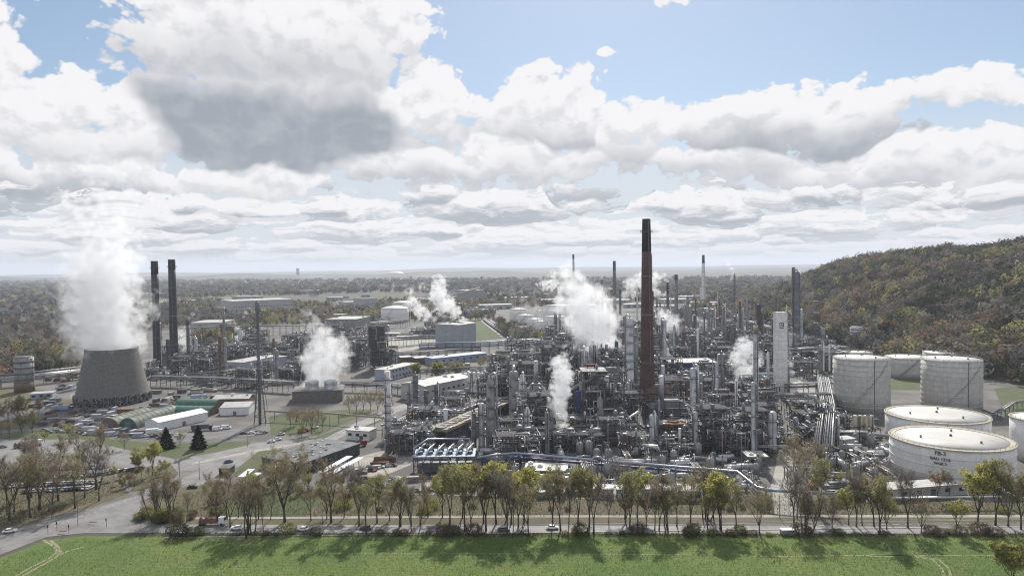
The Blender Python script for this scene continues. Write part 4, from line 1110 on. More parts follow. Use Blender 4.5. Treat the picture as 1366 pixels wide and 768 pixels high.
# ------------------------------------------------------------------ the works: what one would name
# the cooling tower with its ring of fans
def cooling_tower():
    yf = gp(150, 543).y; D_ = yf / (math.cos(R(29.45)) - .04); Yc = D_ * math.cos(R(29.45)); P = Vector((-D_ * math.sin(R(29.45)), Yc, 0)); h = hz(151, 464, Yc); rb, rt = .0405 * D_, .0285 * D_
    t = thing('cooling_tower', 'broad grey concrete cooling tower with a ring of dark fans around its foot', 'cooling tower', P)
    z0 = 6.2; k = 14; prof = []
    for i in range(k + 1):
        q = i / k; prof.append((rb + (rt - rb) * (q ** 0.92), z0 + (h - z0) * q))
    inner = [(r - 0.5, z) for r, z in reversed(prof)]
    MB().lathe(prof + [(rt - 0.5, h)] + inner[1:], 64, caps=False).build('shell', 'tower_concrete', t)
    MB().ring((0, 0, 0), rt + 0.002, 0.5, h - 1.6, 1.65, 64).build('rim', 'concrete_dark', t)
    MB().lathe([(rb - 2.2, 0), (rb - 1.5, z0 + .2)], 48).build('plinth', 'tower_gap_shade', t)  # dark drum behind the fans, its colour standing in for the shadowed opening
    for i in range(20):
        a = 2 * PI * i / 20 + 0.1; o = bpy.data.objects.new('fan', None)
        ca, sa = math.cos(a), math.sin(a); R0 = rb - 1.0; c = Vector((ca * R0, sa * R0, 3.3)); tx = Vector((-sa, ca, 0)); uz = Vector((0, 0, 1)); nr = Vector((ca, sa, 0))
        m_ = MB(); n = 20
        ringv = []
        for q in range(n):
            b = 2 * PI * q / n; dd = tx * math.cos(b) + uz * math.sin(b)
            ringv += [c + dd * 3.1, c + dd * 3.1 + nr * 2.2, c + dd * 2.75 + nr * 2.2, c + dd * 2.75]
        m_.add(ringv, [(q * 4 + s_, ((q + 1) % n) * 4 + s_, ((q + 1) % n) * 4 + (s_ + 1) % 4, q * 4 + (s_ + 1) % 4) for q in range(n) for s_ in range(4)])
        hs = m_.build('fan_housing', 'concrete_dark', t); b_ = MB()
        for q in range(6):
            b = 2 * PI * q / 6; dd = tx * math.cos(b) + uz * math.sin(b); pp = tx * -math.sin(b) + uz * math.cos(b)
            b_.add([c + nr * 1.2 + dd * .3 - pp * .2, c + nr * 1.2 + dd * 2.7 - pp * .35, c + nr * 1.5 + dd * 2.7 + pp * .35, c + nr * 1.4 + dd * .3 + pp * .2], [(0, 1, 2, 3)])
        b_.build('fan_blades', 'galvanised', hs)
    for i in range(20):
        a = 2 * PI * (i + .5) / 20 + 0.1; MB().box((math.cos(a) * (rb - .4), math.sin(a) * (rb - .4), 3.1), (1.4, 0.9, 6.2), a).build('pillar', 'concrete_dark', t)
    take(P, 30); return P, h, rt
CT = cooling_tower()
landmark('the cooling tower', 150, 520)
# the brown chimney and the other stacks
chimney('brick_chimney', 'very tall reddish brown chimney rising from the middle of the works', 864, 547, 292, 21, 11, 'brick_brown', 'soot', 0.17, bands=(.25, .5, .7), cat='chimney')
landmark('the brown chimney', 864, 520)
chimney('tall_stack', 'dark clad stack with a hooped head, left one of the tall pair', 210, 494, 348, 9.5, 9, 'black_clad', 'soot', 0.12, bands=(.3, .55, .8))
chimney('tall_stack', 'dark clad stack of even width, right and taller one of the pair', 233, 497, 346, 11, 9, 'black_clad', 'soot', 0.08, bands=(.25, .5, .75))
landmark('the dark stacks', 222, 480)
STK = [
    ('slim_stack', 'slim dark stack rising behind the great white steam cloud', 765.5, 408, 339, 3.6, 2.6, 'steel_dark', 'soot', .12, None),
    ('slim_stack', 'dark stack left of the brown chimney with its head above the horizon', 820, 412, 348, 5.2, 3.8, 'steel_dark', 'soot', .2, None),
    ('slim_stack', 'slim grey stack peeping from behind the brown chimney head', 868.8, 404, 339, 4.0, 2.8, 'steel', 'soot', .2, None),
    ('white_stack', 'slender pale grey stack with a black head beyond the works', 938.5, 405, 340, 6.0, 3.4, 'white_paint', 'soot', .17, None),
    ('slim_stack', 'short pale stack beside the slender black headed one', 934.5, 402, 384, 2.2, 2.0, 'white_paint', 'white_paint', .2, None),
    ('slim_stack', 'short dark stack left of the black headed slim stack', 803, 412, 372, 3.2, 2.8, 'steel', 'steel', .2, None),
    ('slim_stack', 'grey stack with a dark head right of the brown chimney', 891, 452, 377, 4.2, 3.0, 'steel_dark', 'soot', .2, None),
    ('slim_stack', 'tall grey stack with rings, second right of the brown chimney', 902.5, 463, 366, 5.4, 4.4, 'cladding_dull', 'steel_dark', .06, None),
    ('slim_stack', 'short dark stack right behind the brown chimney', 871, 445, 388, 3.4, 2.8, 'steel_dark', 'soot', .2, None),
    ('slim_stack', 'small dark stack among the far units left of the brown chimney', 827.5, 418, 386, 3.2, 2.6, 'steel_dark', 'soot', .2, None),
    ('slim_stack', 'small brown stack near the white steam left of the brown chimney', 804, 424, 388, 3.6, 3, 'rust', 'soot', .2, None),
    ('teal_stack', 'dark teal stack narrowing to a thin black head', 761, 493, 424, 5.4, 3.4, 'teal', 'soot', .18, None),
    ('teal_stack', 'teal stack with a ringed gallery right of its thinner twin', 777.5, 484, 435, 5.2, 4.6, 'teal', 'teal', .1, None),
    ('pale_stack', 'slim pale stack on the left with a cream head', 299.5, 470, 409, 3.6, 3.0, 'galvanised', 'cream', .12, None),
    ('slim_stack', 'grey stack on the left trailing a wisp of steam', 252, 492, 426, 4.8, 3.8, 'steel', 'steel_dark', .12, None),
    ('slim_stack', 'short brown stack left of the long wall shed', 296.5, 462, 432, 4, 3.6, 'rust', 'rust', .1, None),
    ('pale_stack', 'light grey square looking stack in front of the steaming units', 1008.5, 560, 434, 7.5, 6.0, 'cladding', 'cream', .06, None),
    ('pale_stack', 'thin pale stack behind the blue hall roof', 947.5, 468, 417, 5.2, 4.2, 'cladding', 'cream', .08, None),
    ('slim_stack', 'far dark tower block stack on the distant ridge', 397.5, 369, 358, 4.2, 4.0, 'steel_dark', 'steel_dark', .1, None),
    ('slim_stack', 'small dark stack below the far steam right of the chimney', 1017, 461, 404, 4.2, 3.6, 'cladding_dull', 'steel', .1, None),
]
for (nm, lab, px, b, tp, wb, wt_, ml, mt_, fr_, _) in STK:
    chimney(nm, lab, px, b, tp, wb, wt_, ml, mt_, fr_, bands=(.35, .65) if wb > 3 else (), deck=wb > 3.3)
landmark('the teal stacks', 770, 470); landmark('the pale stack', 938, 395); landmark('the square stack', 1008, 530)
# a pair of dark columns at the foot of the hill, hooped together at the head
Yd = gp(1062, 474).y
column('huge dark grey column with a hooped head at the foot of the hill', 1063, 0, 362, 7.0, 'steel', 6, True, 'dome', Y=Yd, auto=False)
column('slimmer dark column joined to the huge one at the foot of the hill', 1058, 0, 356, 4.5, 'steel_dark', 3, False, 'dome', Y=Yd + 6, auto=False)
column('short pale column behind the huge dark one at the hill foot', 1069, 0, 412, 3.5, 'cladding', 3, False, 'dome', Y=Yd + 30, auto=False)
landmark('the hooped column', 1062, 450)
# flares
t, h, P = steel_tower('flare_tower', 'dark lattice flare tower standing alone in the left yard', 347, 566, 498, 15, wtop=4.5)
hf = hz(347, 402, P.y)
MB().lathe([(.85, 0), (.8, hf * .4), (.75, hf * .9), (1.4, hf * .92), (1.4, hf * .985), (.8, hf)], 12).build('riser', 'steel', t)
for q in (.3, .45, .6, .75, .9): MB().ring((0, 0, 0), 1.45, 1.1, hf * q, .25, 10).build('gallery', 'steel_dark', t)
for k in range(3):
    a = k * 2.1; MB().bar((math.cos(a) * 1.3, math.sin(a) * 1.3, hf * .5), (math.cos(a) * 4.5, math.sin(a) * 4.5, hf * .12), .2).build('stay', 'steel_dark', t)
take(P, 8); landmark('the flare tower', 347, 540)
t, h, P = steel_tower('flare_tower', 'thin dark flare mast against the wooded hillside', 1088.5, 458, 367, 4.6, wtop=1.8)
MB().lathe([(.5, 0), (.45, h + 2)], 8).build('riser', 'steel_dark', t)
for q in (.3, .45, .62): MB().ring((0, 0, 0), .6, 2.4, h * q, .4, 8).build('gallery', 'cladding', t)
t, h, P = steel_tower('flare_tower', 'thin dark flare mast with a smoke curl behind the works', 980, 428, 366, 2.4, wtop=1.6)
MB().lathe([(.8, 0), (.6, h + 3)], 8).build('riser', 'steel_dark', t)
# the white cold box with its emblem
def cold_box():
    P = gp(1041, 527); Y = P.y; w = 14.8 * Y / F; h = hz(1042, 417, Y); t = thing('cold_box', 'tall white boxy tower with a small dark blue emblem near its top', 'process tower', P, -0.12)
    MB().bx(-w / 2, w / 2, -w / 2, w / 2, 1.2, h).build('casing', 'white_paint', t)
    MB().bx(-w / 2 - .5, w / 2 + .5, -w / 2 - .5, w / 2 + .5, 0, 1.2).build('plinth', 'concrete', t)
    MB().bx(-w / 2 - .15, w / 2 + .15, -w / 2 - .15, w / 2 + .15, h + .003, h + .35).build('roof', 'galvanised', t)
    r_ = MB()
    for a in range(4):
        for k in range(5):
            u = -w / 2 + w * k / 4; c = [(u, -w / 2), (u, w / 2), (-w / 2, u), (w / 2, u)][a]; r_.bar((*c, h + .35), (*c, h + 1.6), .12)
    r_.build('rail', 'steel', t)
    m_ = MB()
    for k in range(1, 9): m_.bx(-w / 2 - .03, w / 2 + .03, -w / 2 - .03, w / 2 + .03, h * k / 9, h * k / 9 + .12)
    m_.build('panel_joints', 'galvanised', t)
    # the emblem: a ring in a dark blue square
    s_ = w * .19; ez = h * .86; ey = -w / 2 - .06
    MB().bx(-s_, s_, ey - .03, ey, ez - s_, ez + s_).build('emblem_square', 'ink_blue', t)
    vs = []; n = 20
    for q in range(n):
        a = 2 * PI * q / n
        for rr in (.66, .40): vs.append((math.cos(a) * s_ * rr, ey - .05, ez + math.sin(a) * s_ * rr))
    MB().add(vs, [(q * 2, q * 2 + 1, ((q + 1) % n) * 2 + 1, ((q + 1) % n) * 2) for q in range(n)]).build('emblem_ring', 'white_paint', t)
    MB().bx(-s_ * .66, -s_ * .38, ey - .052, ey - .045, ez - s_ * .66, ez + s_ * .66).build('emblem_bar', 'white_paint', t)
    MB().bx(-s_ * 1.0, s_ * 1.0, ey - .03, ey, ez - s_ * 1.75, ez - s_ * 1.35).build('emblem_strip', 'ink_blue', t)
    MB().bx(w / 2 + .02, w / 2 + 2.2, -1.5, 1.5, 0, h * .42).build('side_duct', 'cladding_dull', t)
    take(P, w)
cold_box(); landmark('the white box tower', 1042, 500)

# ---- big named columns of the middle (photo column, foot, head, width)
COLS = [
    ('grey column wrapped in ladders and galleries just left of the brown chimney', 841, 525, 424, 10, 'cladding', 6, True, 'dome'),
    ('slim grey column hugging the ladder wrapped one left of the brown chimney', 849, 520, 436, 5, 'cladding_dull', 4, False, 'flat'),
    ('stout grey column with galleries right of the brown chimney', 926, 578, 490, 11, 'cladding', 4, True, 'dome'),
    ('narrower grey column paired with the stout one right of the chimney', 935, 575, 497, 6, 'cladding_dull', 3, False, 'dome'),
    ('brown clad column with a square head near the white steam', 962, 555, 472, 10, 'cladding_dull', 5, True, 'flat'),
    ('tall grey column with a hooped pipe far right of the chimney', 886, 480, 426, 6.5, 'cladding', 4, True, 'dome'),
    ('grey column standing before the blue hall, hooped at the top', 895, 470, 434, 4.5, 'cladding', 3, True, 'dome'),
    ('grey column with a stub top behind the blue hall', 921, 455, 408, 5, 'cladding_dull', 4, False, 'dome'),
    ('dark column beside the grey stub topped one behind the blue hall', 927, 458, 420, 4.2, 'steel_dark', 3, False, 'dome'),
    ('pale ribbed column with a scaffold look beside the bottom left units', 518.5, 603, 495, 8.5, 'white_paint', 7, False, 'flat'),
    ('grey column pair member in the middle of the bottom units', 643, 600, 537, 9, 'cladding', 3, True, 'dome'),
    ('taller grey column of the pair in the bottom units', 656, 603, 502, 12, 'cladding_dull', 5, True, 'neck'),
    ('slim grey column at the left shoulder of the tall pair', 632, 604, 550, 6, 'pipe_grey', 2, True, 'dome'),
    ('fat grey column in the dense frames left of centre', 686, 570, 494, 13, 'cladding_dull', 5, True, 'dome'),
    ('grey column with a flared head in the dense frames', 697, 562, 500, 10, 'cladding', 4, True, 'neck'),
    ('slender column in front of the dense frames with a knobbed head', 704, 603, 543, 8, 'cladding', 4, True, 'neck'),
    ('round shouldered grey column behind the white steam', 779, 520, 466, 11, 'cladding', 4, True, 'dome'),
    ('bluish grey reactor column with hooped pipe right of the teal stacks', 792, 505, 459, 12, 'wall_blue_grey', 3, True, 'dome'),
    ('bluish grey reactor column shorter than its hooped neighbour', 803, 508, 463, 9, 'wall_blue_grey', 3, True, 'dome'),
    ('slender column bent over at the head by a big hooped pipe', 823, 510, 455, 5, 'teal', 2, True, 'dome'),
    ('short column with a hooped pipe beside the furnace block', 814, 506, 464, 5, 'cladding_dull', 2, True, 'dome'),
    ('dark clad column with hoops in front of the steaming cells', 555, 545, 499, 7, 'steel', 3, True, 'dome'),
    ('grey column beside the long grey roofed hall', 546, 552, 510, 5.5, 'cladding_dull', 2, False, 'flat'),
    ('twin headed grey column before the long grey roofed hall', 584, 566, 512, 8, 'steel', 4, True, 'dome'),
    ('slim dark column left of the twin headed one', 568, 566, 520, 4.5, 'steel_dark', 3, False, 'flat'),
    ('grey plump column behind the three white silos', 623.5, 502, 484, 7.5, 'cladding_dull', 1, False, 'flat'),
    ('white column with a grey cap at the end of the grey roofed hall', 621, 520, 497, 5, 'white_paint', 1, False, 'flat'),
    ('pale column with crowded galleries left behind the cooling tower', 214, 492, 430, 4.5, 'cladding', 4, True, 'dome'),
    ('dark column between the two tall dark stacks', 225, 492, 452, 4.5, 'steel_dark', 3, False, 'dome'),
    ('short grey column right of the taller dark stack', 262, 490, 450, 4.5, 'cladding', 3, True, 'dome'),
    ('brown column of the pair near the pale left stack', 294, 505, 448, 4, 'rust', 3, True, 'dome'),
    ('grey column of the pair near the pale left stack', 301, 506, 450, 5, 'cladding_dull', 3, False, 'dome'),
    ('grey column with gallery rings near the far right pipe racks', 1117, 600, 556, 6, 'cladding', 2, True, 'dome'),
    ('stout vessel column at the right of the front units', 1010, 600, 560, 14, 'cladding_dull', 2, True, 'dome'),
    ('stout pale vessel column right of its twin in the front units', 1030, 603, 548, 12, 'cladding', 2, False, 'dome'),
    ('grey column by the front pipe with a bent crown pipe', 872, 600, 552, 12, 'cladding', 2, True, 'dome'),
    ('slim bright column leaning among the front right units', 907, 605, 571, 4, 'pipe_bright', 0, False, 'flat'),
    ('thin grey column right of the pale square stack', 1000, 585, 520, 5, 'steel', 4, False, 'flat'),
    ('dark ribbed column near the hill in the far units', 1012, 470, 405, 5, 'black_clad', 4, False, 'dome'),
    ('grey far column left of the steam over the far units', 812, 440, 402, 3.6, 'steel', 3, False, 'dome'),
]
for i, (lab, px, b, tp, w, m_, pl, pi_, cap) in enumerate(COLS):
    column(lab, px, b, tp, w, m_, pl, pi_, cap, auto=False, seed=i)
landmark('the column pair', 650, 590); landmark('the stout column', 926, 570)

# ---- cooling cells that steam, left of the middle
def cooling_cells():
    A, B = gp(390, 538), gp(457, 535)
    t = building('cooling_cells', 'dark timber walled cooling cells with two pale round fan shrouds on top', 'cooling tower', (390, 538), (457, 535), 24, 8.0, 'timber_dark', 'concrete_dark', doors=2)
    w = (B - A).length
    for k, x in enumerate((w * .37, w * .75)):
        o = MB().lathe([(5.4, 8.36), (4.8, 10), (4.7, 12), (5.1, 14.2), (4.7, 14.2), (4.4, 12), (4.5, 10)], 28, (x, 9, 0), caps=False).build('fan_shroud', 'cladding', t)
        f_ = MB()
        for q in range(6):
            a = q * PI / 3; f_.box((x + math.cos(a) * 2.2, 9 + math.sin(a) * 2.2, 10.5), (4.0, .7, .12), a)
        f_.build('fan_blades', 'steel', o)
    r_ = MB()
    for q in range(int(w / 2)): r_.bar((q * 2, 0, 8.36), (q * 2, 0, 9.4), .1)
    r_.bar((0, 0, 9.4), (w, 0, 9.4), .1); r_.build('rail', 'galvanised', t)
    l_ = MB()
    for q in range(1, 8): l_.box((w / 2, -.06, q * 1.0), (w, .1, .16))
    l_.build('wall_boards', 'timber_dark', t)
cooling_cells(); landmark('the cooling cells', 424, 530)

# ---- buildings: (kind, label, near left foot, near right foot, depth, height, wall, roof, shape, windows, units)
B_ = [
    ('grey_block', 'tall windowless grey green block sending up white steam', (581, 462), (613, 464), 34, 27, 'wall_green_grey', 'roof_light', 'flat', 0, 4, 0),
    ('grey_block', 'bluish annex block against the windowless grey green block', (614, 461), (632, 459), 30, 27, 'wall_blue_grey', 'roof_light', 'flat', 0, 2, 0),
    ('blue_hall', 'long deep blue hall with a pale roof right of the brown chimney', (895, 505), (956, 504), 26, 13, 'blue_paint', 'roof_light', 'flat', 0, 3, 0),
    ('long_hall', 'long grey hall with a bright low pitched roof near the centre', (567, 536), (628, 522), 24, 11, 'wall_grey', 'roof_light', 'gable', 9, 6, 0),
    ('office_block', 'pale violet two storey block with a row of windows left of centre', (518, 508), (557, 498), 14, 9, 'wall_blue_grey', 'roof_light', 'flat', 9, 3, 2),
    ('white_hall', 'windowless bluish white hall beside the lattice flare tower', (303, 502), (326, 503), 40, 13, 'wall_blue_grey', 'roof_light', 'flat', 0, 2, 0),
    ('white_hall', 'long bluish white hall behind the lattice flare tower', (327, 500), (383, 490), 24, 11, 'wall_blue_grey', 'roof_light', 'flat', 0, 5, 0),
    ('long_shed', 'long grey shed with a bright roof edge behind the small left stacks', (255, 446), (299, 445), 60, 17, 'wall_grey', 'roof_light', 'flat', 0, 0, 0),
    ('workshop', 'dark green workshop with a dark flat roof dotted with skylights', (404, 634), (480, 606), 26, 5.5, 'wall_dark_green', 'roof_dark', 'flat', 10, 30, 0),
    ('white_house', 'small white flat roofed house with two roof boxes', (462, 586), (492, 588), 9, 5.2, 'white_paint', 'roof_light', 'flat', 3, 2, 0),
    ('white_tent', 'long white tent hall with a pale ridged roof', (212, 575), (277, 560), 13, 5.0, 'tarp_white', 'tarp_white', 'gable', 0, 0, 0),
    ('white_shed', 'short white shed with a bright low roof at the yard', (294, 554), (332, 553), 20, 5.0, 'tarp_white', 'roof_light', 'gable', 0, 0, 0),
    ('white_shed', 'pale roofed shed behind the short white yard shed', (284, 541), (332, 540), 14, 4.5, 'wall_brown', 'roof_light', 'gable', 0, 2, 0),
    ('green_hangar', 'olive arched hangar with a brown end wall', (159, 572), (206, 556), 13, 6.6, 'wall_brown', 'hangar_olive', 'arch', 0, 0, 0),
    ('green_hangar', 'dark green arched hangar with a bright front end', (183, 572), (241, 553), 12.5, 6.6, 'hangar_green', 'hangar_olive', 'arch', 0, 0, 0),
    ('green_hangar', 'bright green arched hangar at the yard edge', (219, 555), (278, 556), 13, 5.8, 'wall_brown', 'hangar_green', 'arch', 0, 0, 0),
    ('green_hangar', 'bright green arched hangar behind its near twin', (232, 545), (286, 546), 13, 5.8, 'wall_brown', 'hangar_green', 'arch', 0, 0, 0),
    ('low_building', 'low blue walled building with a long blue edged roof', (578, 488), (650, 480), 16, 7, 'blue_pale', 'blue_pale', 'flat', 8, 3, 0),
    ('canopy_roof', 'small white canopy roof, left of three by the pale yard', (535, 485), (550, 484), 14, 6, 'wall_brown', 'roof_light', 'flat', 0, 0, 0),
    ('canopy_roof', 'small white canopy roof, middle of three by the pale yard', (554, 486), (571, 485), 14, 6, 'wall_brown', 'roof_light', 'flat', 0, 0, 0),
    ('canopy_roof', 'small white canopy roof, right of three by the pale yard', (576, 487), (592, 486), 14, 6, 'wall_brown', 'roof_light', 'flat', 0, 0, 0),
    ('control_room', 'white roofed low building behind the front tank and its trees', (1178, 668), (1292, 659), 8, 4.2, 'wall_grey', 'roof_light', 'flat', 6, 0, 0),
    ('control_room', 'white roofed low building at the right edge before the front tank', (1336, 663), (1420, 660), 8, 4.2, 'wall_dark_green', 'roof_light', 'flat', 6, 0, 0),
    ('grey_hut', 'small open fronted grey hut with a light roof, left of the roadside pair', (792, 663), (818, 664), 6, 3.4, 'wall_grey', 'roof_light', 'flat', 0, 0, 0),
    ('grey_hut', 'small grey hut with a ribbed light roof, second along the road', (824, 664), (848, 664), 6, 3.4, 'wall_grey', 'roof_light', 'flat', 0, 0, 0),
    ('grey_hut', 'grey hut with a ribbed light roof, third along the road', (853, 665), (874, 665), 6, 3.8, 'wall_grey', 'roof_light', 'flat', 0, 0, 0),
    ('long_shed', 'long low grey shed behind the roadside trees right of the huts', (884, 667), (936, 668), 9, 3.8, 'wall_grey', 'roof_light', 'flat', 5, 0, 0),
    ('long_shed', 'long pale roofed shed under the blue pipe behind the roadside trees', (700, 640), (756, 641), 12, 4.2, 'wall_dark_green', 'roof_light', 'flat', 6, 3, 0),
    ('switch_house', 'flat roofed grey switch house at the right of the front units', (998, 622), (1024, 622), 10, 4.5, 'concrete_dark', 'roof_light', 'flat', 2, 1, 0),
    ('white_shelter', 'white canopy shelter in front of the cream silos', (1120, 600), (1141, 598), 6, 5, 'wall_grey', 'roof_light', 'flat', 0, 0, 0),
    ('pump_house', 'brown brick pump house by the right pipe racks', (1094, 610), (1118, 609), 8, 4.0, 'wall_brown', 'roof_tan', 'flat', 2, 1, 0),
    ('distant_works', 'far pale factory with a long striped front on the left plain', (311, 421), (391, 417), 90, 30, 'wall_grey', 'roof_light', 'flat', 26, 0, 1),
    ('distant_works', 'far grey hall right of the striped factory front', (436, 446), (476, 446), 60, 22, 'cladding_dull', 'roof_light', 'flat', 0, 4, 0),
    ('distant_works', 'low far building left of the domed tanks', (462, 412), (484, 411), 50, 16, 'wall_grey', 'roof_light', 'flat', 6, 1, 0),
    ('distant_works', 'far tall plain building with a white sign block', (487, 414), (504, 413), 50, 26, 'wall_grey', 'roof_dark', 'flat', 6, 2, 0),
    ('distant_works', 'far factory with silos by the sloping conveyor', (632, 406), (646, 405), 60, 36, 'concrete', 'roof_light', 'flat', 0, 2, 0),
    ('far_hall', 'far low hall with a bright white roof left of the far stack', (170, 412), (280, 403), 60, 8, 'wall_grey', 'roof_light', 'flat', 0, 0, 0),
    ('dark_hall', 'dark blue process hall at the foot of the hill', (1096, 492), (1132, 490), 20, 14, 'steel_dark', 'roof_light', 'flat', 5, 3, 0),
    ('substation', 'plain grey substation under the striped silo on the left', (40, 533), (70, 531), 10, 4, 'blue_pale', 'roof_light', 'flat', 3, 0, 0),
    ('gate_house', 'small gate house with a dark roof by the left crossing', (292, 634), (306, 634), 6, 3.2, 'wall_brown', 'roof_dark', 'flat', 2, 0, 0),
]
for (nm, lab, a, b, dp, hh, wl, rf, kd, wn, un, rows) in B_:
    building(nm, lab, 'building' if nm not in ('canopy_roof', 'green_hangar') else ('hangar' if nm == 'green_hangar' else 'canopy'), a, b, dp, hh, wl, rf, kd, wn, 1, un, rise=1.8, rows=max(1, rows))
for w_, x, y in (('the green block', 600, 450), ('the blue hall', 925, 493), ('the long grey hall', 597, 525), ('the workshop', 440, 610), ('the white house', 478, 577), ('the white tent hall', 245, 562), ('the green hangars', 200, 560), ('the bluish halls', 340, 490), ('the roadside huts', 835, 660), ('the violet block', 536, 497), ('the striped factory', 350, 410), ('the pump house', 1106, 605)):
    landmark(w_, x, y)
# white strip roofs of the loading bays by the workshop
for (a, b, lab) in (((428, 641), (467, 618), 'long narrow white loading canopy beside the dark green workshop'), ((440, 643), (482, 620), 'outer narrow white loading canopy parallel to the workshop'), ((322, 647), (336, 636), 'white roofed canopy over the gate at the left'), ((330, 652), (346, 641), 'outer white roofed canopy at the left gate')):
    A, Bq = gp(*a), gp(*b); L = (Bq - A).length; d = (Bq - A).normalized(); rz = math.atan2(d.y, d.x); t = thing('loading_canopy', lab, 'canopy', A, rz)
    MB().bx(0, L, -1.6, 1.6, 3.6, 3.85).build('roof', 'tarp_white', t)
    for k in range(6):
        MB().box((L * (k + .5) / 6, 0, 1.8), (.25, .25, 3.6)).build('post', 'steel', t)

# ---- tanks
TK = [
    ('big grey drum tank with a cone roof, left of the tall pair at the hill', 1150, 552, 482, 78, 'tank_grey', 'tank_grey', .10, 9, 1, None),
    ('big grey drum tank with a cone roof, right of the tall pair at the hill', 1271, 551, 484, 84, 'tank_grey', 'tank_grey', .10, 9, 1, None),
    ('grey tank behind the gap between the two tall grey tanks', 1213, 506, 480, 66, 'tank_grey', 'tank_roof', .08, 3, 0, None),
    ('pale flat tank behind the right tall grey tank', 1266, 496, 474, 70, 'tank_grey', 'tank_roof', .10, 2, 0, None),
    ('pale topped tank behind the left tall grey tank', 1145, 490, 472, 40, 'tank_grey', 'tank_roof', .08, 2, 0, None),
    ('low white tank half hidden behind the lettered front tank', 1253, 606, 567, 144, 'tank_white', 'tank_roof', .045, 0, 0, 'rim_tan'),
    ('white walled tank cut by the right edge of the view', 1394, 622, 566, 92, 'tank_white', 'tank_roof', .05, 0, 0, 'rim_tan'),
]
for (lab, px, b, tp, w, s_, r_, cn, rg, sm, rim) in TK:
    tank(lab, px, b, tp, w, s_, r_, cn, rings=rg, seams=sm, rim=rim, inset=.06 if rim else 0)
# the lettered tank
def lettered_tank():
    px, b, tp, w = 1273, 652, 604, 172
    yf = gp(px, b).y; t = tank('largest white tank in front with black lettering on its wall', px, b, tp, w, 'tank_white', 'tank_roof', .04, rim='rim_tan', inset=.10, rings=3, seams=0, stair=False)
    r = max(v.co.x for v in t.children[0].data.vertices); c = t.location
    MB().bx(-.9, .9, -r - .25, -r + .1, 0.3, 9.0).build('wall_ladder', 'rim_tan', t).rotation_euler = (0, 0, 0.17)
    for k, (txt, dz_, sz) in enumerate((('FB-3', 0, 2.3), ('BAU 1215', -2.2, 1.8), ('WGK 3', -4.1, 1.5))):
        cu = bpy.data.curves.new('lettering', 'FONT'); cu.body = txt; cu.size = sz; cu.align_x = 'CENTER'; cu.extrude = .02; cu.offset = 0.035
        ob = bpy.data.objects.new('lettering', cu); COL.objects.link(ob)
        dg = bpy.context.evaluated_depsgraph_get(); dg.update(); me = bpy.data.meshes.new_from_object(ob.evaluated_get(dg)); bpy.data.objects.remove(ob)
        d = at(1253, 600, yf + 4) - Vector((c.x, c.y, 0)); a0 = math.atan2(d.y, d.x); z0 = hz(1253, 612, c.y - r) 
        for v in me.vertices:
            a = a0 + v.co.x / r; rr = r + .06 + v.co.z
            v.co = (math.cos(a) * rr, math.sin(a) * rr, z0 + dz_ + v.co.y)
        me.materials.clear(); me.materials.append(M('ink')); o = bpy.data.objects.new('lettering', me); COL.objects.link(o); o.parent = t
lettered_tank()
for w_, x, y in (('the lettered tank', 1273, 620), ('the left grey tank', 1150, 515), ('the right grey tank', 1271, 515)): landmark(w_, x, y)
FT = [
    ('far white tank with a domed roof, large one on the left', 526, 431, 413, 37, .22), ('far white dome behind the large far tank', 536, 418, 405, 26, .25), ('far white flat dome on the plain left of the far tanks', 484, 410, 407, 22, .3),
    ('far white tank with a bright domed top right of the railway', 691, 430, 413, 24, .14), ('far low white tank in front of the bright domed one', 700, 433, 421, 21, .16), ('far pale tank third along the far tank row', 721, 430, 415, 15, .14),
    ('far wide white tank with a bright rim in the far row', 713, 440, 426, 21, .12), ('far pale tank at the edge of the great steam cloud', 722, 442, 429, 18, .1), ('far big white tank blurred by the great steam cloud', 744, 436, 408, 32, .08), ('far low pale tank under the great steam cloud', 740, 442, 423, 28, .1),
    ('far small white tank behind the olive wood on the right', 994, 402, 396, 11, .3), ('far broad white dome near the horizon', 529, 368, 365.5, 22, .3),
]
for (lab, px, b, tp, w, cn) in FT: tank(lab, px, b, tp, w, 'tank_white', 'tank_roof', cn, rail=False, stair=w > 20, dome=cn > .2, n=36)
landmark('the far white tanks', 705, 425)
# silos
def silo_ring(name, label, px, base, top, w, mat_, bands, m_band, m_low=None, auto=False):
    P = gp(px, base); Y = P.y; r = w / 2 * Y / F; h = hz(px, top, Y); t = thing(name, label, 'silo', P)
    MB().lathe([(r, 0), (r, h * .5), (r, h)], 28).build('shell', mat_, t)
    MB().lathe([(r + .05, h), (r * .9, h + .4), (.4, h + 1.0)], 28).build('roof', 'steel_dark', t)
    for k in range(bands): MB().ring((0, 0, 0), r + .003, .25, h * (k + 1) / (bands + 1), h * .05, 28).build('band', m_band, t)
    if m_low: MB().lathe([(r + .3, 0), (r + .3, h * .3)], 28).build('base_wall', m_low, t)
    MB().bar((r + .4, 0, 0), (r + .4, 0, h + 1), .3).build('ladder', 'steel', t); take(P, r + 2)
silo_ring('striped_silo', 'round grey silo striped with dark bands at the far left', 33, 522, 476, 23, 'cladding_dull', 5, 'steel_dark', 'wall_brown')
silo_ring('metal_silo', 'shiny banded metal silo at the foot of the wooded hill', 1143, 463, 436, 17, 'cladding', 6, 'steel', None)
landmark('the striped silo', 33, 505)
for k, px in enumerate((613.5, 619.5, 625.5)):
    column(['first', 'second', 'third'][k] + ' from left of three slim white silos behind the long grey hall', px + 13, 525, 496, 5.2, 'white_paint', 1, False, 'dome', auto=False, name='white_silo', cat='silo', seed=k)
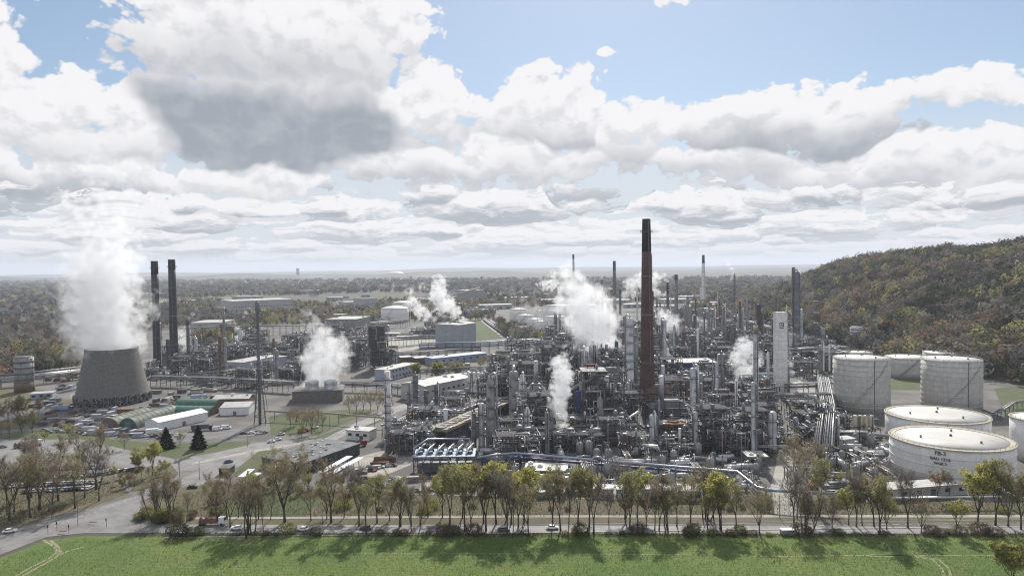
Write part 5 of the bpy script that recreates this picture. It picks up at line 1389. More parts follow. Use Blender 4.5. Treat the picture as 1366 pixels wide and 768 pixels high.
for k, px in enumerate((1141, 1148, 1155, 1162)):
    column(['cream silo at the left end of the row of four', 'cream silo second in the row of four by the racks', 'cream silo third in the row of four, beside the thin stack', 'cream silo at the right end of the row of four'][k], px, 584, 553, 6.5, 'cream', 1, False, 'dome', auto=False, name='cream_silo', cat='silo', seed=k)
landmark('the cream silos', 1150, 570)

# ---- furnaces and special units of the middle
def furnace(label, px, base, w, d, h, m_, stack=True, sx=0.0, sh=18, auto=False, rz=0.0):
    P = gp(px, base); t = thing('furnace', label, 'furnace', P, rz, None, auto)
    b_ = MB()
    for x in (-w / 2, -w / 6, w / 6, w / 2):
        for y in (0, d): b_.box((x, y, h / 2), (.6, .6, h))
    for z in (4, h * .5, h * .75, h): b_.box((0, 0, z - .2), (w, .35, .5)); b_.box((0, d, z - .2), (w, .35, .5))
    b_.build('frame', 'steel_dark', t)
    MB().bx(-w / 2 + .4, w / 2 - .4, .4, d - .4, 4, h * .75).build('firebox', m_, t)
    v = MB(); x, y = w / 2 - .4, d
    v.add([(-x, .4, h * .75 + .003), (x, .4, h * .75 + .003), (x, d - .4, h * .75 + .003), (-x, d - .4, h * .75 + .003), (-x * .4, d * .35, h), (x * .4, d * .35, h), (x * .4, d * .65, h), (-x * .4, d * .65, h)], [(0, 1, 5, 4), (1, 2, 6, 5), (2, 3, 7, 6), (3, 0, 4, 7), (4, 5, 6, 7)])
    v.build('hood', m_, t)
    r_ = MB()
    for k in range(1, 6): r_.bx(-w / 2 + .38, w / 2 - .38, .25, .4, 4 + (h * .75 - 4) * k / 6, 4 + (h * .75 - 4) * k / 6 + .3)
    r_.build('stiffeners', 'steel', t)
    if stack: MB().lathe([(1.4, h - .2), (1.2, h + sh), (1.0, h + sh)], 14, (sx * w * .3, d / 2, 0)).build('flue', 'cladding', t)
    for z in (4, h * .5): MB().bx(-w / 2 - 1.2, w / 2 + 1.2, -1.4, -.2, z + .05, z + .2).build('gallery', 'galvanised', t)
    for k in range(5): MB().tube([(-w / 2 + w * (k + .5) / 5, -.6, 1), (-w / 2 + w * (k + .5) / 5, -.6, h * .7)], .22, 6).build('pipe', 'pipe_grey', t)
    take(P + Vector((0, d / 2, 0)), max(w, d) / 2)
    return t
t = frame_unit(77, 24, 17, 6, 5.8, 'big dark furnace block with a diagonal duct left of the brown chimney', dense=1.5, dark=True); t.location = gp(803, 572); t['category'] = 'furnace'; take(gp(803, 570), 15)
MB().bx(-9, 9, -5.5, 6, 3, 22).build('firebox', 'steel_dark', t)
MB().tube([(-24, -4, 20), (-8, -4, 29), (4, -4, 35), (8, -2, 35)], 1.5, 10).build('diagonal_duct', 'pipe_grey', t)
MB().bx(-15.5, -12.8, -9, -4, 8, 24).build('blue_panel', 'blue_paint', t)
MB().tube([(-8, -11, 1.5), (-8, -11, 9), (-2, -11, 12), (0, -11, 12)], .8, 8).build('elbow_duct', 'pipe_bright', t)
furnace('dark hooded furnace right of the brown chimney foot', 897, 572, 26, 14, 16, 'steel_dark', True, -.6, 14)
furnace('broad rusty hooded furnace behind the stout column', 882, 552, 18, 14, 18, 'rust', True, .5, 12)
furnace('grey furnace box by the dense frames left of centre', 716, 560, 14, 12, 22, 'cladding_dull', True, 0, 14)
landmark('the furnace block', 802, 560)
t = frame_unit(78, 15, 13, 7, 6.0, 'tall black lattice structure left of the pale yard', dense=.8, dark=True); t.location = gp(505, 493); take(gp(505, 493), 10)
MB().bx(-5.5, 5.5, -4.5, 4.8, 4, 37).build('casing', 'black_clad', t)
MB().bx(-7.2, 7.2, -6.6, -6.3, 22, 41).build('side_sheeting', 'black_clad', t)
# the fan bank on stilts by the front pipe
def fan_bank():
    A, B = gp(552, 634), gp(632, 634); w = (B - A).length; t = thing('fan_bank', 'blue topped bank of cooling fans standing on stilts by the road trees', 'cooler bank', A, 0.0)
    fr = MB(); d = 13.0; h = 8.5
    for k in range(8):
        for y in (0, d): fr.box((w * k / 7, y, h / 2), (.4, .4, h))
        fr.bar((w * k / 7, 0, 2), (w * k / 7, d, h - 1), .2)
    for y in (0, d): fr.box((w / 2, y, h - .2), (w, .35, .5)); fr.box((w / 2, y, h * .5), (w, .25, .3))
    fr.build('frame', 'steel_dark', t)
    MB().bx(-.6, w + .6, -.8, d + .6, h + .06, h + .3).build('deck', 'blue_pale', t)
    for k in range(6):
        x = w * (k + .5) / 6
        o = MB().lathe([(1.7, h + .3), (1.5, h + 1.6)], 18, (x, d * .32, 0)).build('fan_ring', 'teal', t)
        MB().lathe([(1.7, h + .3), (1.5, h + 1.6)], 18, (x, d * .72, 0)).build('fan_ring', 'teal', t)
        MB().tube([(x - 1.2, d * .1, h + 1.0), (x - .2, d * .4, h + 2.6), (x + 1.6, d * .95, h + 3.0)], .42, 8).build('header_pipe', 'pipe_bright', t)
    MB().tube([(0, d * .2, h + .4), (0, d * .2, h + 3.6), (w * .18, d + .5, h + 5.0), (w * .9, d + .5, h + 5.0), (w * .9, d + .5, h + .4)], .35, 8).build('main_pipe', 'blue_pipe', t)
    r_ = MB(); q = 0
    while q <= w: r_.bar((q, -.7, h + .3), (q, -.7, h + 1.4), .1); q += 2
    r_.bar((0, -.7, h + 1.4), (w, -.7, h + 1.4), .1); r_.build('rail', 'galvanised', t)
    MB().bx(w * .05, w * .95, 3, d - 2, .4, 3.6).build('pump_row', 'steel', t)
    for k in range(5): take(A + Vector((w * (k + .5) / 5, d / 2, 0)), 8)
fan_bank(); landmark('the blue fan bank', 592, 605)
# the tan roofed cooler bank that runs back into the works
def cooler_bank(label, a, b, wd, h, roof, seed=1, auto=False):
    A, B = gp(*a), gp(*b); L = (B - A).length; d = (B - A).normalized(); rz = math.atan2(d.y, d.x); t = thing('cooler_bank', label, 'cooler bank', A, rz, None, auto)
    fr = MB(); n = max(2, int(L / 6))
    for k in range(n + 1):
        for y in (-wd / 2, wd / 2): fr.box((L * k / n, y, h / 2), (.4, .4, h))
    for y in (-wd / 2, wd / 2): fr.box((L / 2, y, h - .2), (L, .3, .5))
    fr.build('frame', 'steel_dark', t)
    MB().bx(0, L, -wd / 2 - .4, wd / 2 + .4, h + .06, h + 1.5).build('tube_box', roof, t)
    g_ = random.Random(seed)
    for k in range(n):
        MB().lathe([(wd * .34, h + 1.5), (wd * .3, h + 2.3), (wd * .28, h + 2.3), (wd * .26, h + 1.7)], 18, (L * (k + .5) / n, 0, 0)).build('fan_ring', g_.choice(['galvanised', roof, 'cladding_dull']), t)
        if g_.random() < .6: MB().tube([(L * k / n + 1, -wd / 2 - .8, h + .4), (L * k / n + 1, -wd / 2 - .8, h + 2), (L * (k + 1) / n, -wd / 2 - .8, h + 2)], .3, 6).build('pipe', 'pipe_bright', t)
    MB().bx(L * .08, L * .9, -wd * .35, wd * .35, .1, h * .4).build('pump_row', 'steel', t)
    for k in range(n): take(A + d * (L * (k + .5) / n), wd / 2)
cooler_bank('tan topped cooler bank running back into the works left of centre', (585, 598), (680, 552), 10, 9, 'roof_tan', 2)
cooler_bank('grey cooler bank behind the tan topped one', (598, 570), (690, 536), 9, 8, 'cladding_dull', 3)
cooler_bank('grey cooler bank among the front right units', (940, 596), (1000, 584), 9, 12, 'cladding_dull', 4)
cooler_bank('rusty cooler bank right of the brown chimney', (872, 592), (924, 590), 10, 10, 'rust', 5)
landmark('the tan coolers', 625, 575)

# ---- pipelines
Z7 = lambda x, y, z: gp(x, y, z)
long_pipe('blue_pipeline', 'long shining blue pipeline on posts along the front of the works', [Z7(632, 611, 7), Z7(662, 606, 7), Z7(688, 604, 7), Z7(790, 613, 7), Z7(794, 609, 8.6), Z7(801, 610, 8.6), Z7(804, 614, 7), Z7(910, 623, 7), Z7(940, 625, 7), Z7(984, 629, 7), Z7(1010, 650, 7), Z7(1034, 654, 7), Z7(1112, 658, 7)], 0.62, 'blue_pipe', True, 'blue_paint')
long_pipe('blue_pipeline', 'thinner dark blue pipeline under the long shining one', [Z7(640, 616, 5), Z7(690, 610, 5), Z7(910, 628, 5), Z7(980, 634, 5)], 0.55, 'blue_paint', True)
landmark('the blue pipeline', 850, 618)
long_pipe('pipeline', 'pale pipeline on posts by the road in front of the lettered tank', [Z7(1190, 664, 4), Z7(1335, 662, 4), Z7(1337, 668, 1)], 0.4, 'pipe_bright', True)
long_pipe('pipeline', 'thick pale pipeline dropping past the lettered tank at the right edge', [Z7(1330, 648, 6), Z7(1355, 664, 5), Z7(1420, 668, 5)], 0.6, 'pipe_bright', True)
long_pipe('pipeline', 'bright straight pipe sloping up to the brown chimney foot', [gp(808, 577, 3), gp(852, 549, 16)], 0.7, 'pipe_bright', True)
long_pipe('pipeline', 'pale pipe bridge running from the lawn to the ribbed pale column', [Z7(352, 548, 6), Z7(440, 551, 6), Z7(512, 557, 6)], 0.6, 'roof_tan', True)
long_pipe('pipeline', 'bright pipe with elbows among the front right units', [gp(858, 594, 8), gp(862, 594, 13), gp(876, 596, 13), gp(880, 602, 8)], 0.7, 'pipe_bright', True)
RACKS = [
    ('long pipe rack crossing behind the cooling tower towards the steaming cells', [(205, 515), (300, 518), (395, 524)], 8, 7, 6, 2), ('long pipe rack from the steaming cells to the ribbed pale column', [(456, 522), (520, 524), (560, 530)], 7, 5, 5, 2),
    ('long pipe rack from the left edge to the cooling tower', [(-40, 522), (60, 512), (112, 505)], 7, 7, 6, 2), ('rear pipe rack from the left edge passing the striped silo', [(-30, 512), (40, 506), (110, 498)], 6, 6, 5, 2),
    ('pipe rack slanting past the bluish white halls', [(245, 512), (300, 508), (345, 497)], 8, 5, 4, 2), ('blue tinted pipe bridge in front of the grey green block', [(560, 476), (640, 474), (700, 470), (780, 468)], 14, 8, 7, 3),
    ('pipe rack in front of the three white canopies', [(500, 484), (560, 480), (640, 474)], 8, 7, 6, 2), ('far pipe bridge in front of the striped factory', [(230, 452), (330, 448), (460, 446)], 14, 8, 5, 1),
    ('far pipe bridge left of the far white tanks', [(440, 444), (500, 440), (545, 436)], 12, 8, 5, 2), ('right hand pipe rack running back beside the left tall grey tank', [(1098, 620), (1104, 560), (1098, 520)], 9, 9, 8, 2),
    ('pipe rack crossing from the white cold box to the tall tanks', [(1046, 548), (1075, 547), (1106, 546)], 10, 6, 6, 2), ('second pipe rack crossing beyond the white cold box', [(1050, 530), (1075, 529), (1108, 527)], 9, 6, 6, 2),
    ('pipe rack behind the white cold box under the hill', [(1050, 490), (1080, 488), (1130, 486)], 16, 9, 8, 3), ('far pipe bridge right of the brown chimney', [(880, 446), (960, 440), (1000, 442), (1060, 462)], 14, 8, 5, 2),
    ('front pipe rack across the middle units', [(700, 596), (760, 590), (850, 590)], 9, 7, 7, 2), ('pipe rack in the dense frames left of centre', [(640, 560), (690, 552), (760, 548)], 11, 7, 7, 2),
    ('pipe rack in front of the blue hall', [(880, 522), (960, 518), (1030, 516)], 10, 7, 7, 2), ('pipe rack past the stout column', [(900, 590), (960, 582), (1040, 580)], 9, 6, 6, 2),
    ('pipe rack behind the long grey hall', [(560, 510), (640, 505), (740, 500)], 10, 6, 6, 2), ('low pipe rack in front of the tall grey tanks', [(1108, 590), (1150, 590), (1190, 596)], 5, 5, 5, 1),
    ('low pipe rack by the right edge behind the low white tank', [(1330, 560), (1352, 545), (1400, 540)], 4, 4, 4, 1), ('pipe rack along the front of the bottom left units', [(520, 590), (545, 575), (575, 560)], 8, 5, 5, 2),
    ('far pipe rack before the olive wood', [(880, 425), (940, 420), (1000, 428)], 12, 9, 5, 2), ('far pipe rack under the great steam cloud', [(700, 462), (780, 458), (860, 456)], 12, 8, 6, 2),
    ('pipe rack in front of the hill foot dark columns', [(1000, 476), (1060, 474), (1110, 472)], 12, 8, 6, 2), ('steel pipe bridge at the left of the pale yard', [(480, 470), (520, 462), (580, 458)], 10, 6, 5, 2),
]
PIPES = ['pipe_bright', 'pipe_grey', 'pipe_grey', 'pipe_grey', 'cladding_dull', 'cladding_dull', 'galvanised', 'steel', 'steel']
for i, (lab, pts, hh, wd, np_, ti) in enumerate(RACKS):
    pipe_rack(lab, [gp(*p) for p in pts], hh, wd, np_, PIPES if 'blue' not in lab else ['blue_pipe', 'blue_pale', 'pipe_grey'], ti, (0.2, 0.5), frame='blue_paint' if 'blue' in lab else 'steel_dark', seed=i)
# the far conveyor and its silos
long_pipe('conveyor', 'far sloping conveyor bridge climbing to the silos', [at(603, 394, 1750), at(640, 384, 1750)], 2.2, 'roof_light', True, cat='conveyor', step=25)
# the railway and its wagons beyond the bright green patch
for k in range(4):
    a, b = gp(645 + k * 2.4, 428), gp(678 + k * 6, 452)
    long_pipe('wagon_train', ['dark', 'pale', 'rusty', 'blue grey'][k] + ' line of goods wagons on the far railway', [a + Vector((0, 0, 2)), b + Vector((0, 0, 2))], 1.5, ['steel_dark', 'cladding', 'rust', 'wall_blue_grey'][k], True, cat='train')
# ------------------------------------------------------------------ the crowd of lesser units between them
LANES = [[(1058, 545), (1064, 470), (1092, 466), (1096, 545)], [(1026, 700), (1034, 600), (1068, 598), (1070, 700)], [(480, 640), (540, 600), (575, 596), (560, 642)], [(496, 455), (584, 450), (588, 463), (496, 476)], [(545, 505), (545, 484), (625, 482), (640, 470), (690, 470), (690, 492), (625, 505)]]
def ok(px, py, r):
    if any(inside(px, py, l) for l in LANES): return False
    return free(gp(px, py), r)
FR = [
    frame_unit(1, 18, 12, 3, 5.0, 'three storey steel frame with drums'), frame_unit(2, 24, 14, 4, 5.4, 'four storey dark frame with vessels'),
    frame_unit(3, 14, 12, 5, 5.0, 'five storey narrow frame with stair'), frame_unit(4, 28, 12, 2, 5.0, 'long two storey frame with drums'),
    frame_unit(5, 12, 11, 6, 5.2, 'six storey slender frame with risers', dark=True), frame_unit(6, 20, 15, 3, 6.0, 'deep three storey frame, pale vessels', dense=1.4),
    frame_unit(7, 10, 8, 2, 4.2, 'small two storey pipe frame', dense=.8), frame_unit(8, 22, 16, 5, 5.6, 'tall five storey dark pipe frame', dense=1.2, dark=True),
]
FRD = [f['label'] for f in FR]; FRS = [(18, 12, 15), (24, 14, 22), (14, 12, 25), (28, 12, 10), (12, 11, 31), (20, 15, 18), (10, 8, 8.5), (22, 16, 28)]
used_fr = [False] * 8
def put_frame(i, px, py, rz=0.0, s=1.0, label=None, sz=None):
    p = gp(px, py); r = max(FRS[i][0], FRS[i][1]) * 0.42 * s; take(p, r)
    sc = (s, s, s if sz is None else sz)
    if not used_fr[i]:
        o = FR[i]; o.location = p; o.rotation_euler = (0, 0, rz); o.scale = sc; used_fr[i] = True
        if label: o['label'] = label
        else: o['auto'] = 1
        o['group'] = 'steel process frames of the works'
        return o
    return dup(FR[i], p, rz, sc, label or FRD[i], 'steel process frames of the works', label is None)
HERO = [
    (2, 523, 492, 0.0, .8, None), (2, 480, 490, 0.0, 1.0, 'dark lattice frame left of the tall black lattice structure'), (3, 462, 488, 0.1, 1.0, None), (5, 440, 480, 0, 1, None),
    (7, 690, 545, 0.15, 1.1, 'tall dark tangle of frames just left of the white steam jet'), (7, 736, 520, 0.0, 1.2, 'tall dark frame behind the white steam jet'), (1, 662, 545, 0.1, 1.0, None), (7, 716, 582, 0.05, .85, None), (4, 752, 500, 0.2, 1.1, 'slender dark frame under the teal stacks'),
    (2, 668, 520, 0.1, 1.1, None), (1, 700, 505, 0.0, 1.0, None), (5, 820, 592, 0.0, 0.8, None), (1, 838, 560, 0, .8, None), (7, 945, 600, 0.05, .8, 'scaffold clad frame standing over the bend of the blue pipeline'), (2, 960, 578, 0.1, .9, None), (0, 975, 606, 0.0, .8, None),
    (7, 1000, 600, .1, .75, None), (1, 1014, 580, 0, .8, None), (3, 770, 600, 0, .9, None), (3, 735, 600, 0, .9, None), (0, 560, 602, 0.2, .8, None), (0, 538, 606, 0.1, .8, None), (6, 526, 588, 0.2, 1, None), (5, 610, 560, .2, .8, None), (0, 845, 606, 0, .7, None), (6, 888, 608, 0, .9, None),
    (5, 905, 540, 0, 1, None), (1, 945, 545, 0.1, .9, None), (0, 985, 540, 0.1, 1, None), (2, 870, 500, 0, .9, None), (5, 730, 480, 0, 1, None), (1, 690, 482, 0, 1, None), (3, 640, 512, .1, 1, None), (5, 1080, 505, 0, .8, None), (1, 1072, 482, 0, 1.0, None), (0, 1125, 575, 0, .6, None),
    (5, 400, 470, 0, 1.1, None), (3, 370, 474, 0, 1, None), (0, 420, 486, 0, .9, None), (1, 245, 500, 0, .8, None), (0, 275, 498, 0, .9, None), (3, 195, 505, .1, .8, None), (2, 1020, 490, 0, .9, None), (5, 985, 500, 0, 1, None), (1, 955, 486, 0, 1, None),
]
for (i, px, py, rz, s, lab) in HERO: put_frame(i, px, py, rz, s, lab)
FILL = [
    ([(640, 620), (610, 560), (640, 500), (700, 470), (860, 462), (1030, 470), (1035, 600), (1000, 626), (900, 616), (800, 606)], 70, (0, 1, 2, 3, 5, 6, 7)),
    ([(515, 606), (560, 560), (600, 552), (640, 560), (600, 600)], 14, (0, 3, 6)),
    ([(180, 505), (240, 470), (345, 462), (500, 456), (500, 484), (390, 512), (300, 520)], 40, (0, 3, 5, 6, 1)),
    ([(700, 470), (790, 440), (860, 425), (1000, 420), (1060, 450), (1040, 480), (860, 470)], 60, (0, 1, 2, 3, 5)),
    ([(1038, 606), (1040, 545), (1088, 545), (1088, 600)], 7, (0, 3, 6)),
    ([(1044, 500), (1060, 466), (1110, 470), (1108, 500)], 10, (0, 3, 5)),
    ([(400, 450), (560, 438), (640, 442), (580, 452), (480, 460)], 22, (0, 3, 5)),
    ([(560, 418), (680, 412), (640, 424), (560, 430)], 14, (0, 3, 5)),
]
for (poly, cnt, kinds_) in FILL:
    xs = [p[0] for p in poly]; ys = [p[1] for p in poly]; made = 0; tr = 0
    while made < cnt and tr < cnt * 60:
        tr += 1; px, py = rnd.uniform(min(xs), max(xs)), rnd.uniform(min(ys), max(ys))
        if not inside(px, py, poly): continue
        i = rnd.choice(kinds_); s = rnd.uniform(.75, 1.1)
        if py > 585 and i in (1, 2, 7): continue
        if ok(px, py, max(FRS[i][0], FRS[i][1]) * 0.42 * s): put_frame(i, px, py, rnd.choice([0, 0, .1, PI / 2]), s, None, s * rnd.uniform(.7, 1.15)); made += 1
for i in range(8):
    if not used_fr[i]: put_frame(i, 700 + i * 10, 440)
# plain columns among them
DESC = [('slim grey galleried column', 'cladding', 3, 5), ('dull grey piped column', 'cladding_dull', 2, 6), ('dark slender column', 'steel_dark', 2, 3.6), ('bright narrow column', 'galvanised', 2, 4), ('brownish column', 'rust', 2, 4.5), ('white slim column', 'white_paint', 2, 4)]
def fill_cols(poly, cnt, hmin, hmax):
    xs = [p[0] for p in poly]; ys = [p[1] for p in poly]; made = tr = 0
    while made < cnt and tr < cnt * 80:
        tr += 1; px, py = rnd.uniform(min(xs), max(xs)), rnd.uniform(min(ys), max(ys))
        if not inside(px, py, poly) or not ok(px, py, 2.2): continue
        Y = gp(px, py).y; d_, m_, pl, wd = rnd.choice(DESC); h = rnd.uniform(hmin, hmax); top = pix(at(px, py, Y) + Vector((0, 0, h)))[1]
        column(d_, px, py, top, wd * rnd.uniform(.35, .62) * F / Y, m_, pl, rnd.random() < .6, rnd.choice(['dome', 'dome', 'flat', 'neck'])); made += 1
fill_cols(FILL[0][0], 46, 16, 38); fill_cols(FILL[2][0], 18, 14, 30); fill_cols(FILL[3][0], 58, 24, 62); fill_cols(FILL[1][0], 6, 10, 18); fill_cols(FILL[5][0], 8, 16, 36)
# small plant items on the ground between the units
def small(kind):
    if kind == 'drum':
        t = thing('pressure_drum', 'lying grey drum on two saddles', 'drum'); MB().tube([(-4, 0, 2.2), (-3.6, 0, 2.2), (3.6, 0, 2.2), (4, 0, 2.2)], [.7, 1.4, 1.4, .7], 14).build('shell', 'cladding', t)
        for x in (-2.4, 2.4): MB().box((x, 0, .55), (.7, 2.2, 1.1)).build('saddle', 'concrete', t)
        MB().tube([(0, 0, 3.4), (0, 0, 4.6), (2, 0, 4.6), (2, 2, 4.6), (2, 2, .3)], .2, 6).build('pipe', 'pipe_bright', t)
    elif kind == 'vessel':
        t = thing('upright_vessel', 'small upright vessel on legs', 'vessel'); MB().lathe([(.4, 1.6), (1.5, 2.4), (1.5, 6.4), (.5, 7.2)], 14).build('shell', 'cladding_dull', t)
        for k in range(4): MB().bar((1.3 * math.cos(k * PI / 2), 1.3 * math.sin(k * PI / 2), 0), (1.3 * math.cos(k * PI / 2), 1.3 * math.sin(k * PI / 2), 2.8), .25).build('leg', 'steel_dark', t)
        MB().tube([(0, 0, 7), (0, 0, 8.4), (2, 0, 8.4), (2, 0, .4)], .22, 6).build('pipe', 'pipe_grey', t)
    elif kind == 'skid':
        t = thing('pump_skid', 'low pump skid with short pipes', 'pump skid'); MB().bx(-3, 3, -1.5, 1.5, 0, .4).build('base_slab', 'concrete', t)
        for x in (-1.8, .2, 2): MB().tube([(x, -1.2, 1.1), (x, -.4, 1.1), (x, .9, 1.1)], [.5, .6, .45], 10).build('pump', 'blue_paint' if x < 0 else 'steel', t)
        MB().tube([(-2.6, 1.2, 1.2), (-2.6, 1.2, 2.6), (2.6, 1.2, 2.6), (2.6, 1.2, .4)], .2, 6).build('pipe', 'pipe_bright', t)
    elif kind == 'cabin':
        t = thing('site_cabin', 'small flat roofed site cabin', 'cabin'); MB().bx(-3, 3, -1.3, 1.3, .2, 2.7).build('wall', 'wall_grey', t); MB().bx(-3.1, 3.1, -1.4, 1.4, 2.703, 2.85).build('roof', 'roof_dark', t)
        for x in (-1.6, 1.4): MB().bx(x - .5, x + .5, -1.34, -1.3, 1.2, 2.2).build('window', 'glass_dark', t)
        MB().bx(-.4, .5, -1.35, -1.3, .25, 2.2).build('door', 'steel', t)
    elif kind == 'gantry':
        t = thing('pipe_gantry', 'low gantry carrying bright pipes', 'gantry'); f_ = MB()
        for x in (-7, 0, 7):
            for y in (-1.5, 1.5): f_.bar((x, y, 0), (x, y, 4.6), .3)
            f_.bar((x, -1.5, 4.4), (x, 1.5, 4.4), .3)
        f_.build('frame', 'steel_dark', t)
        for k in range(5): MB().tube([(-8, -1.2 + k * .6, 4.8), (8, -1.2 + k * .6, 4.8)], .12 + .05 * (k % 3), 6).build('pipe', ['pipe_bright', 'pipe_grey', 'rust', 'cladding', 'pipe_bright'][k], t)
    elif kind == 'exchanger':
        t = thing('heat_exchanger', 'stacked pair of lying heat exchangers', 'exchanger')
        for z in (1.5, 3.4): MB().tube([(-3.6, 0, z), (-3.2, 0, z), (3, 0, z), (3.01, 0, z), (3.5, 0, z)], [.6, .8, .8, 1.0, 1.0], 12).build('shell', 'cladding' if z < 2 else 'cladding_dull', t)
        for x in (-2, 2): MB().box((x, 0, 1.3), (.4, 1.7, 2.6)).build('support', 'concrete_dark', t)
        MB().tube([(-2.8, 0, 4), (-2.8, 0, 5.2), (-2.8, -1.8, 5.2), (-2.8, -1.8, .3)], .22, 6).build('pipe', 'pipe_bright', t)
    elif kind == 'mast':
        t = thing('floodlight_mast', 'thin floodlight mast', 'light mast'); MB().tube([(0, 0, 0), (0, 0, 14)], [.16, .1], 6).build('pole', 'galvanised', t)
        for x in (-.7, .7): MB().box((x, -.2, 14), (.9, .3, .5)).build('floodlight', 'steel', t)
        MB().box((0, 0, 13.8), (2.2, .15, .15)).build('crossarm', 'galvanised', t)
    return t
def scatter(kind, label, poly, cnt, r, group, smin=.8, smax=1.25, label2=None):
    base = SMALL.get(kind)
    xs = [p[0] for p in poly]; ys = [p[1] for p in poly]; made = tr = 0
    while made < cnt and tr < cnt * 60:
        tr += 1; px, py = rnd.uniform(min(xs), max(xs)), rnd.uniform(min(ys), max(ys))
        if not inside(px, py, poly) or not ok(px, py, r): continue
        s = rnd.uniform(smin, smax); p = gp(px, py); rz = rnd.choice([0, PI / 2, rnd.uniform(-.3, .3)])
        if base is None:
            base = SMALL[kind] = small(kind); base.location = p; base.rotation_euler = (0, 0, rz); base['auto'] = 1; base['group'] = group
        else: dup(base, p, rz, s, base['label'], group)
        take(p, r * .8); made += 1
SMALL = {}
MAIN = [(520, 616), (560, 556), (640, 490), (700, 470), (860, 460), (1040, 465), (1040, 600), (1010, 640), (900, 630), (700, 612), (640, 625)]
LEFT = FILL[2][0]; FARP = FILL[3][0]
FRONT = [(640, 640), (640, 612), (800, 616), (1020, 628), (1020, 660), (900, 660)]
RIGHT = [(1070, 640), (1080, 560), (1110, 555), (1185, 580), (1185, 645)]
for poly, k in ((MAIN, 1.0), (LEFT, .5), (FARP, .5), (FRONT, .25), (RIGHT, .3)):
    scatter('drum', '', poly, int(46 * k), 3.2, 'lying drums on the ground of the works'); scatter('vessel', '', poly, int(50 * k), 2.2, 'small upright vessels of the works')
    scatter('skid', '', poly, int(34 * k), 2.6, 'pump skids of the works'); scatter('exchanger', '', poly, int(44 * k), 3.0, 'heat exchangers of the works')
    scatter('gantry', '', poly, int(34 * k), 4.0, 'low pipe gantries of the works'); scatter('cabin', '', poly, int(20 * k), 3.2, 'site cabins'); scatter('mast', '', poly, int(16 * k), .8, 'floodlight masts of the works', 1, 1.5)

# ------------------------------------------------------------------ vehicles
def car(paint, label, van=False):
    t = thing('parked_car' if not van else 'van', label, 'car' if not van else 'van'); L, Wd = (4.4, 1.8) if not van else (5.6, 2.0); Ht = 1.48 if not van else 2.4
    def loft(prof, w0, w1):
        m_ = MB(); n = len(prof)
        vs = [(x, -w0 / 2 if z < .95 else -w1 / 2, z) for x, z in prof] + [(x, w0 / 2 if z < .95 else w1 / 2, z) for x, z in prof]
        m_.add(vs, [(i, (i + 1) % n, n + (i + 1) % n, n + i) for i in range(n)]); m_.f.append(tuple(reversed(range(n)))); m_.f.append(tuple(range(n, 2 * n))); m_.sm += [False, False]
        return m_
    if van: prof = [(-2.8, .35), (2.75, .35), (2.8, .9), (2.55, 1.15), (1.85, 1.35), (1.25, 2.25), (1.0, 2.36), (-2.7, 2.4), (-2.8, 2.2)]
    else: prof = [(-2.15, .35), (2.1, .35), (2.2, .62), (2.05, .85), (1.1, .98), (.45, 1.42), (-1.0, 1.46), (-1.75, 1.02), (-2.12, .95), (-2.2, .6)]
    loft(prof, Wd, Wd * .82).build('body', paint, t)
    if van: MB().add([(1.88, -.78, 1.37), (1.88, .78, 1.37), (1.3, .74, 2.2), (1.3, -.74, 2.2)], [(0, 1, 2, 3)]).build('windscreen', 'glass_dark', t); sw = [(.4, 1.45), (1.6, 1.45), (1.1, 2.1), (.4, 2.1)]; wy = .845
    else:
        MB().add([(1.07, -.72, 1.0), (1.07, .72, 1.0), (.5, .68, 1.39), (.5, -.68, 1.39)], [(0, 1, 2, 3)]).build('windscreen', 'glass_dark', t)
        MB().add([(-1.76, -.7, 1.05), (-1.76, .7, 1.05), (-1.08, .66, 1.42), (-1.08, -.66, 1.42)], [(3, 2, 1, 0)]).build('rear_window', 'glass_dark', t); sw = [(-1.5, 1.0), (.9, 1.0), (.4, 1.36), (-1.0, 1.38)]; wy = .75
    for s_ in (-1, 1):
        MB().add([(x, s_ * wy, z) for x, z in sw], [(0, 1, 2, 3) if s_ < 0 else (3, 2, 1, 0)]).build('side_window', 'glass_dark', t)
        MB().box((L / 2 - .06, s_ * .62, .68), (.12, .38, .16)).build('headlight', 'lamp_lens', t); MB().box((-L / 2 + .05, s_ * .7, .78), (.12, .26, .18)).build('taillight', 'tail_lens', t)
        for x in (-L * .31, L * .31):
            w_ = MB().tube([(x, s_ * (Wd / 2 - .2), .33), (x, s_ * (Wd / 2 + .01), .33)], .33, 12).build('wheel', 'rubber', t); MB().tube([(x, s_ * (Wd / 2 + .005), .33), (x, s_ * (Wd / 2 + .03), .33)], .2, 8).build('rim', 'galvanised', w_)
    return t
CARS = {c: [car('car_' + c, c + ' car'), False] for c in ('white', 'black', 'silver', 'blue', 'red', 'grey')}
CARS['van'] = [car('car_white', 'white van', True), False]
def park(colr, px, py, rz, label=None, z=0.13, group='cars about the works', s=1.0):
    o, u = CARS[colr]; p = gp(px, py); p.z = z; lab = label or (colr + ' car' if colr != 'van' else 'white van')
    if not u: o.location = p; o.rotation_euler = (0, 0, rz); o['label'] = lab; o['group'] = group; CARS[colr][1] = True; (o.__setitem__('auto', 1) if not label else None); return o
    return dup(o, p, rz, s, lab, group, label is None)
park('white', 316, 706, PI, 'white car driving left on the road, left one of the two near each other', z=.15); park('white', 404, 707.5, PI, 'white car on the road in front of the broad bare tree', z=.15)
park('black', 488, 706, PI, 'dark car on the road behind the trunk of a roadside tree', z=.15); park('white', 737, 705.5, 0, 'white car on the road half hidden by thin tree trunks', z=.15); park('white', 13, 710, .35, 'pale blue white car at the junction by the left edge', z=.15)
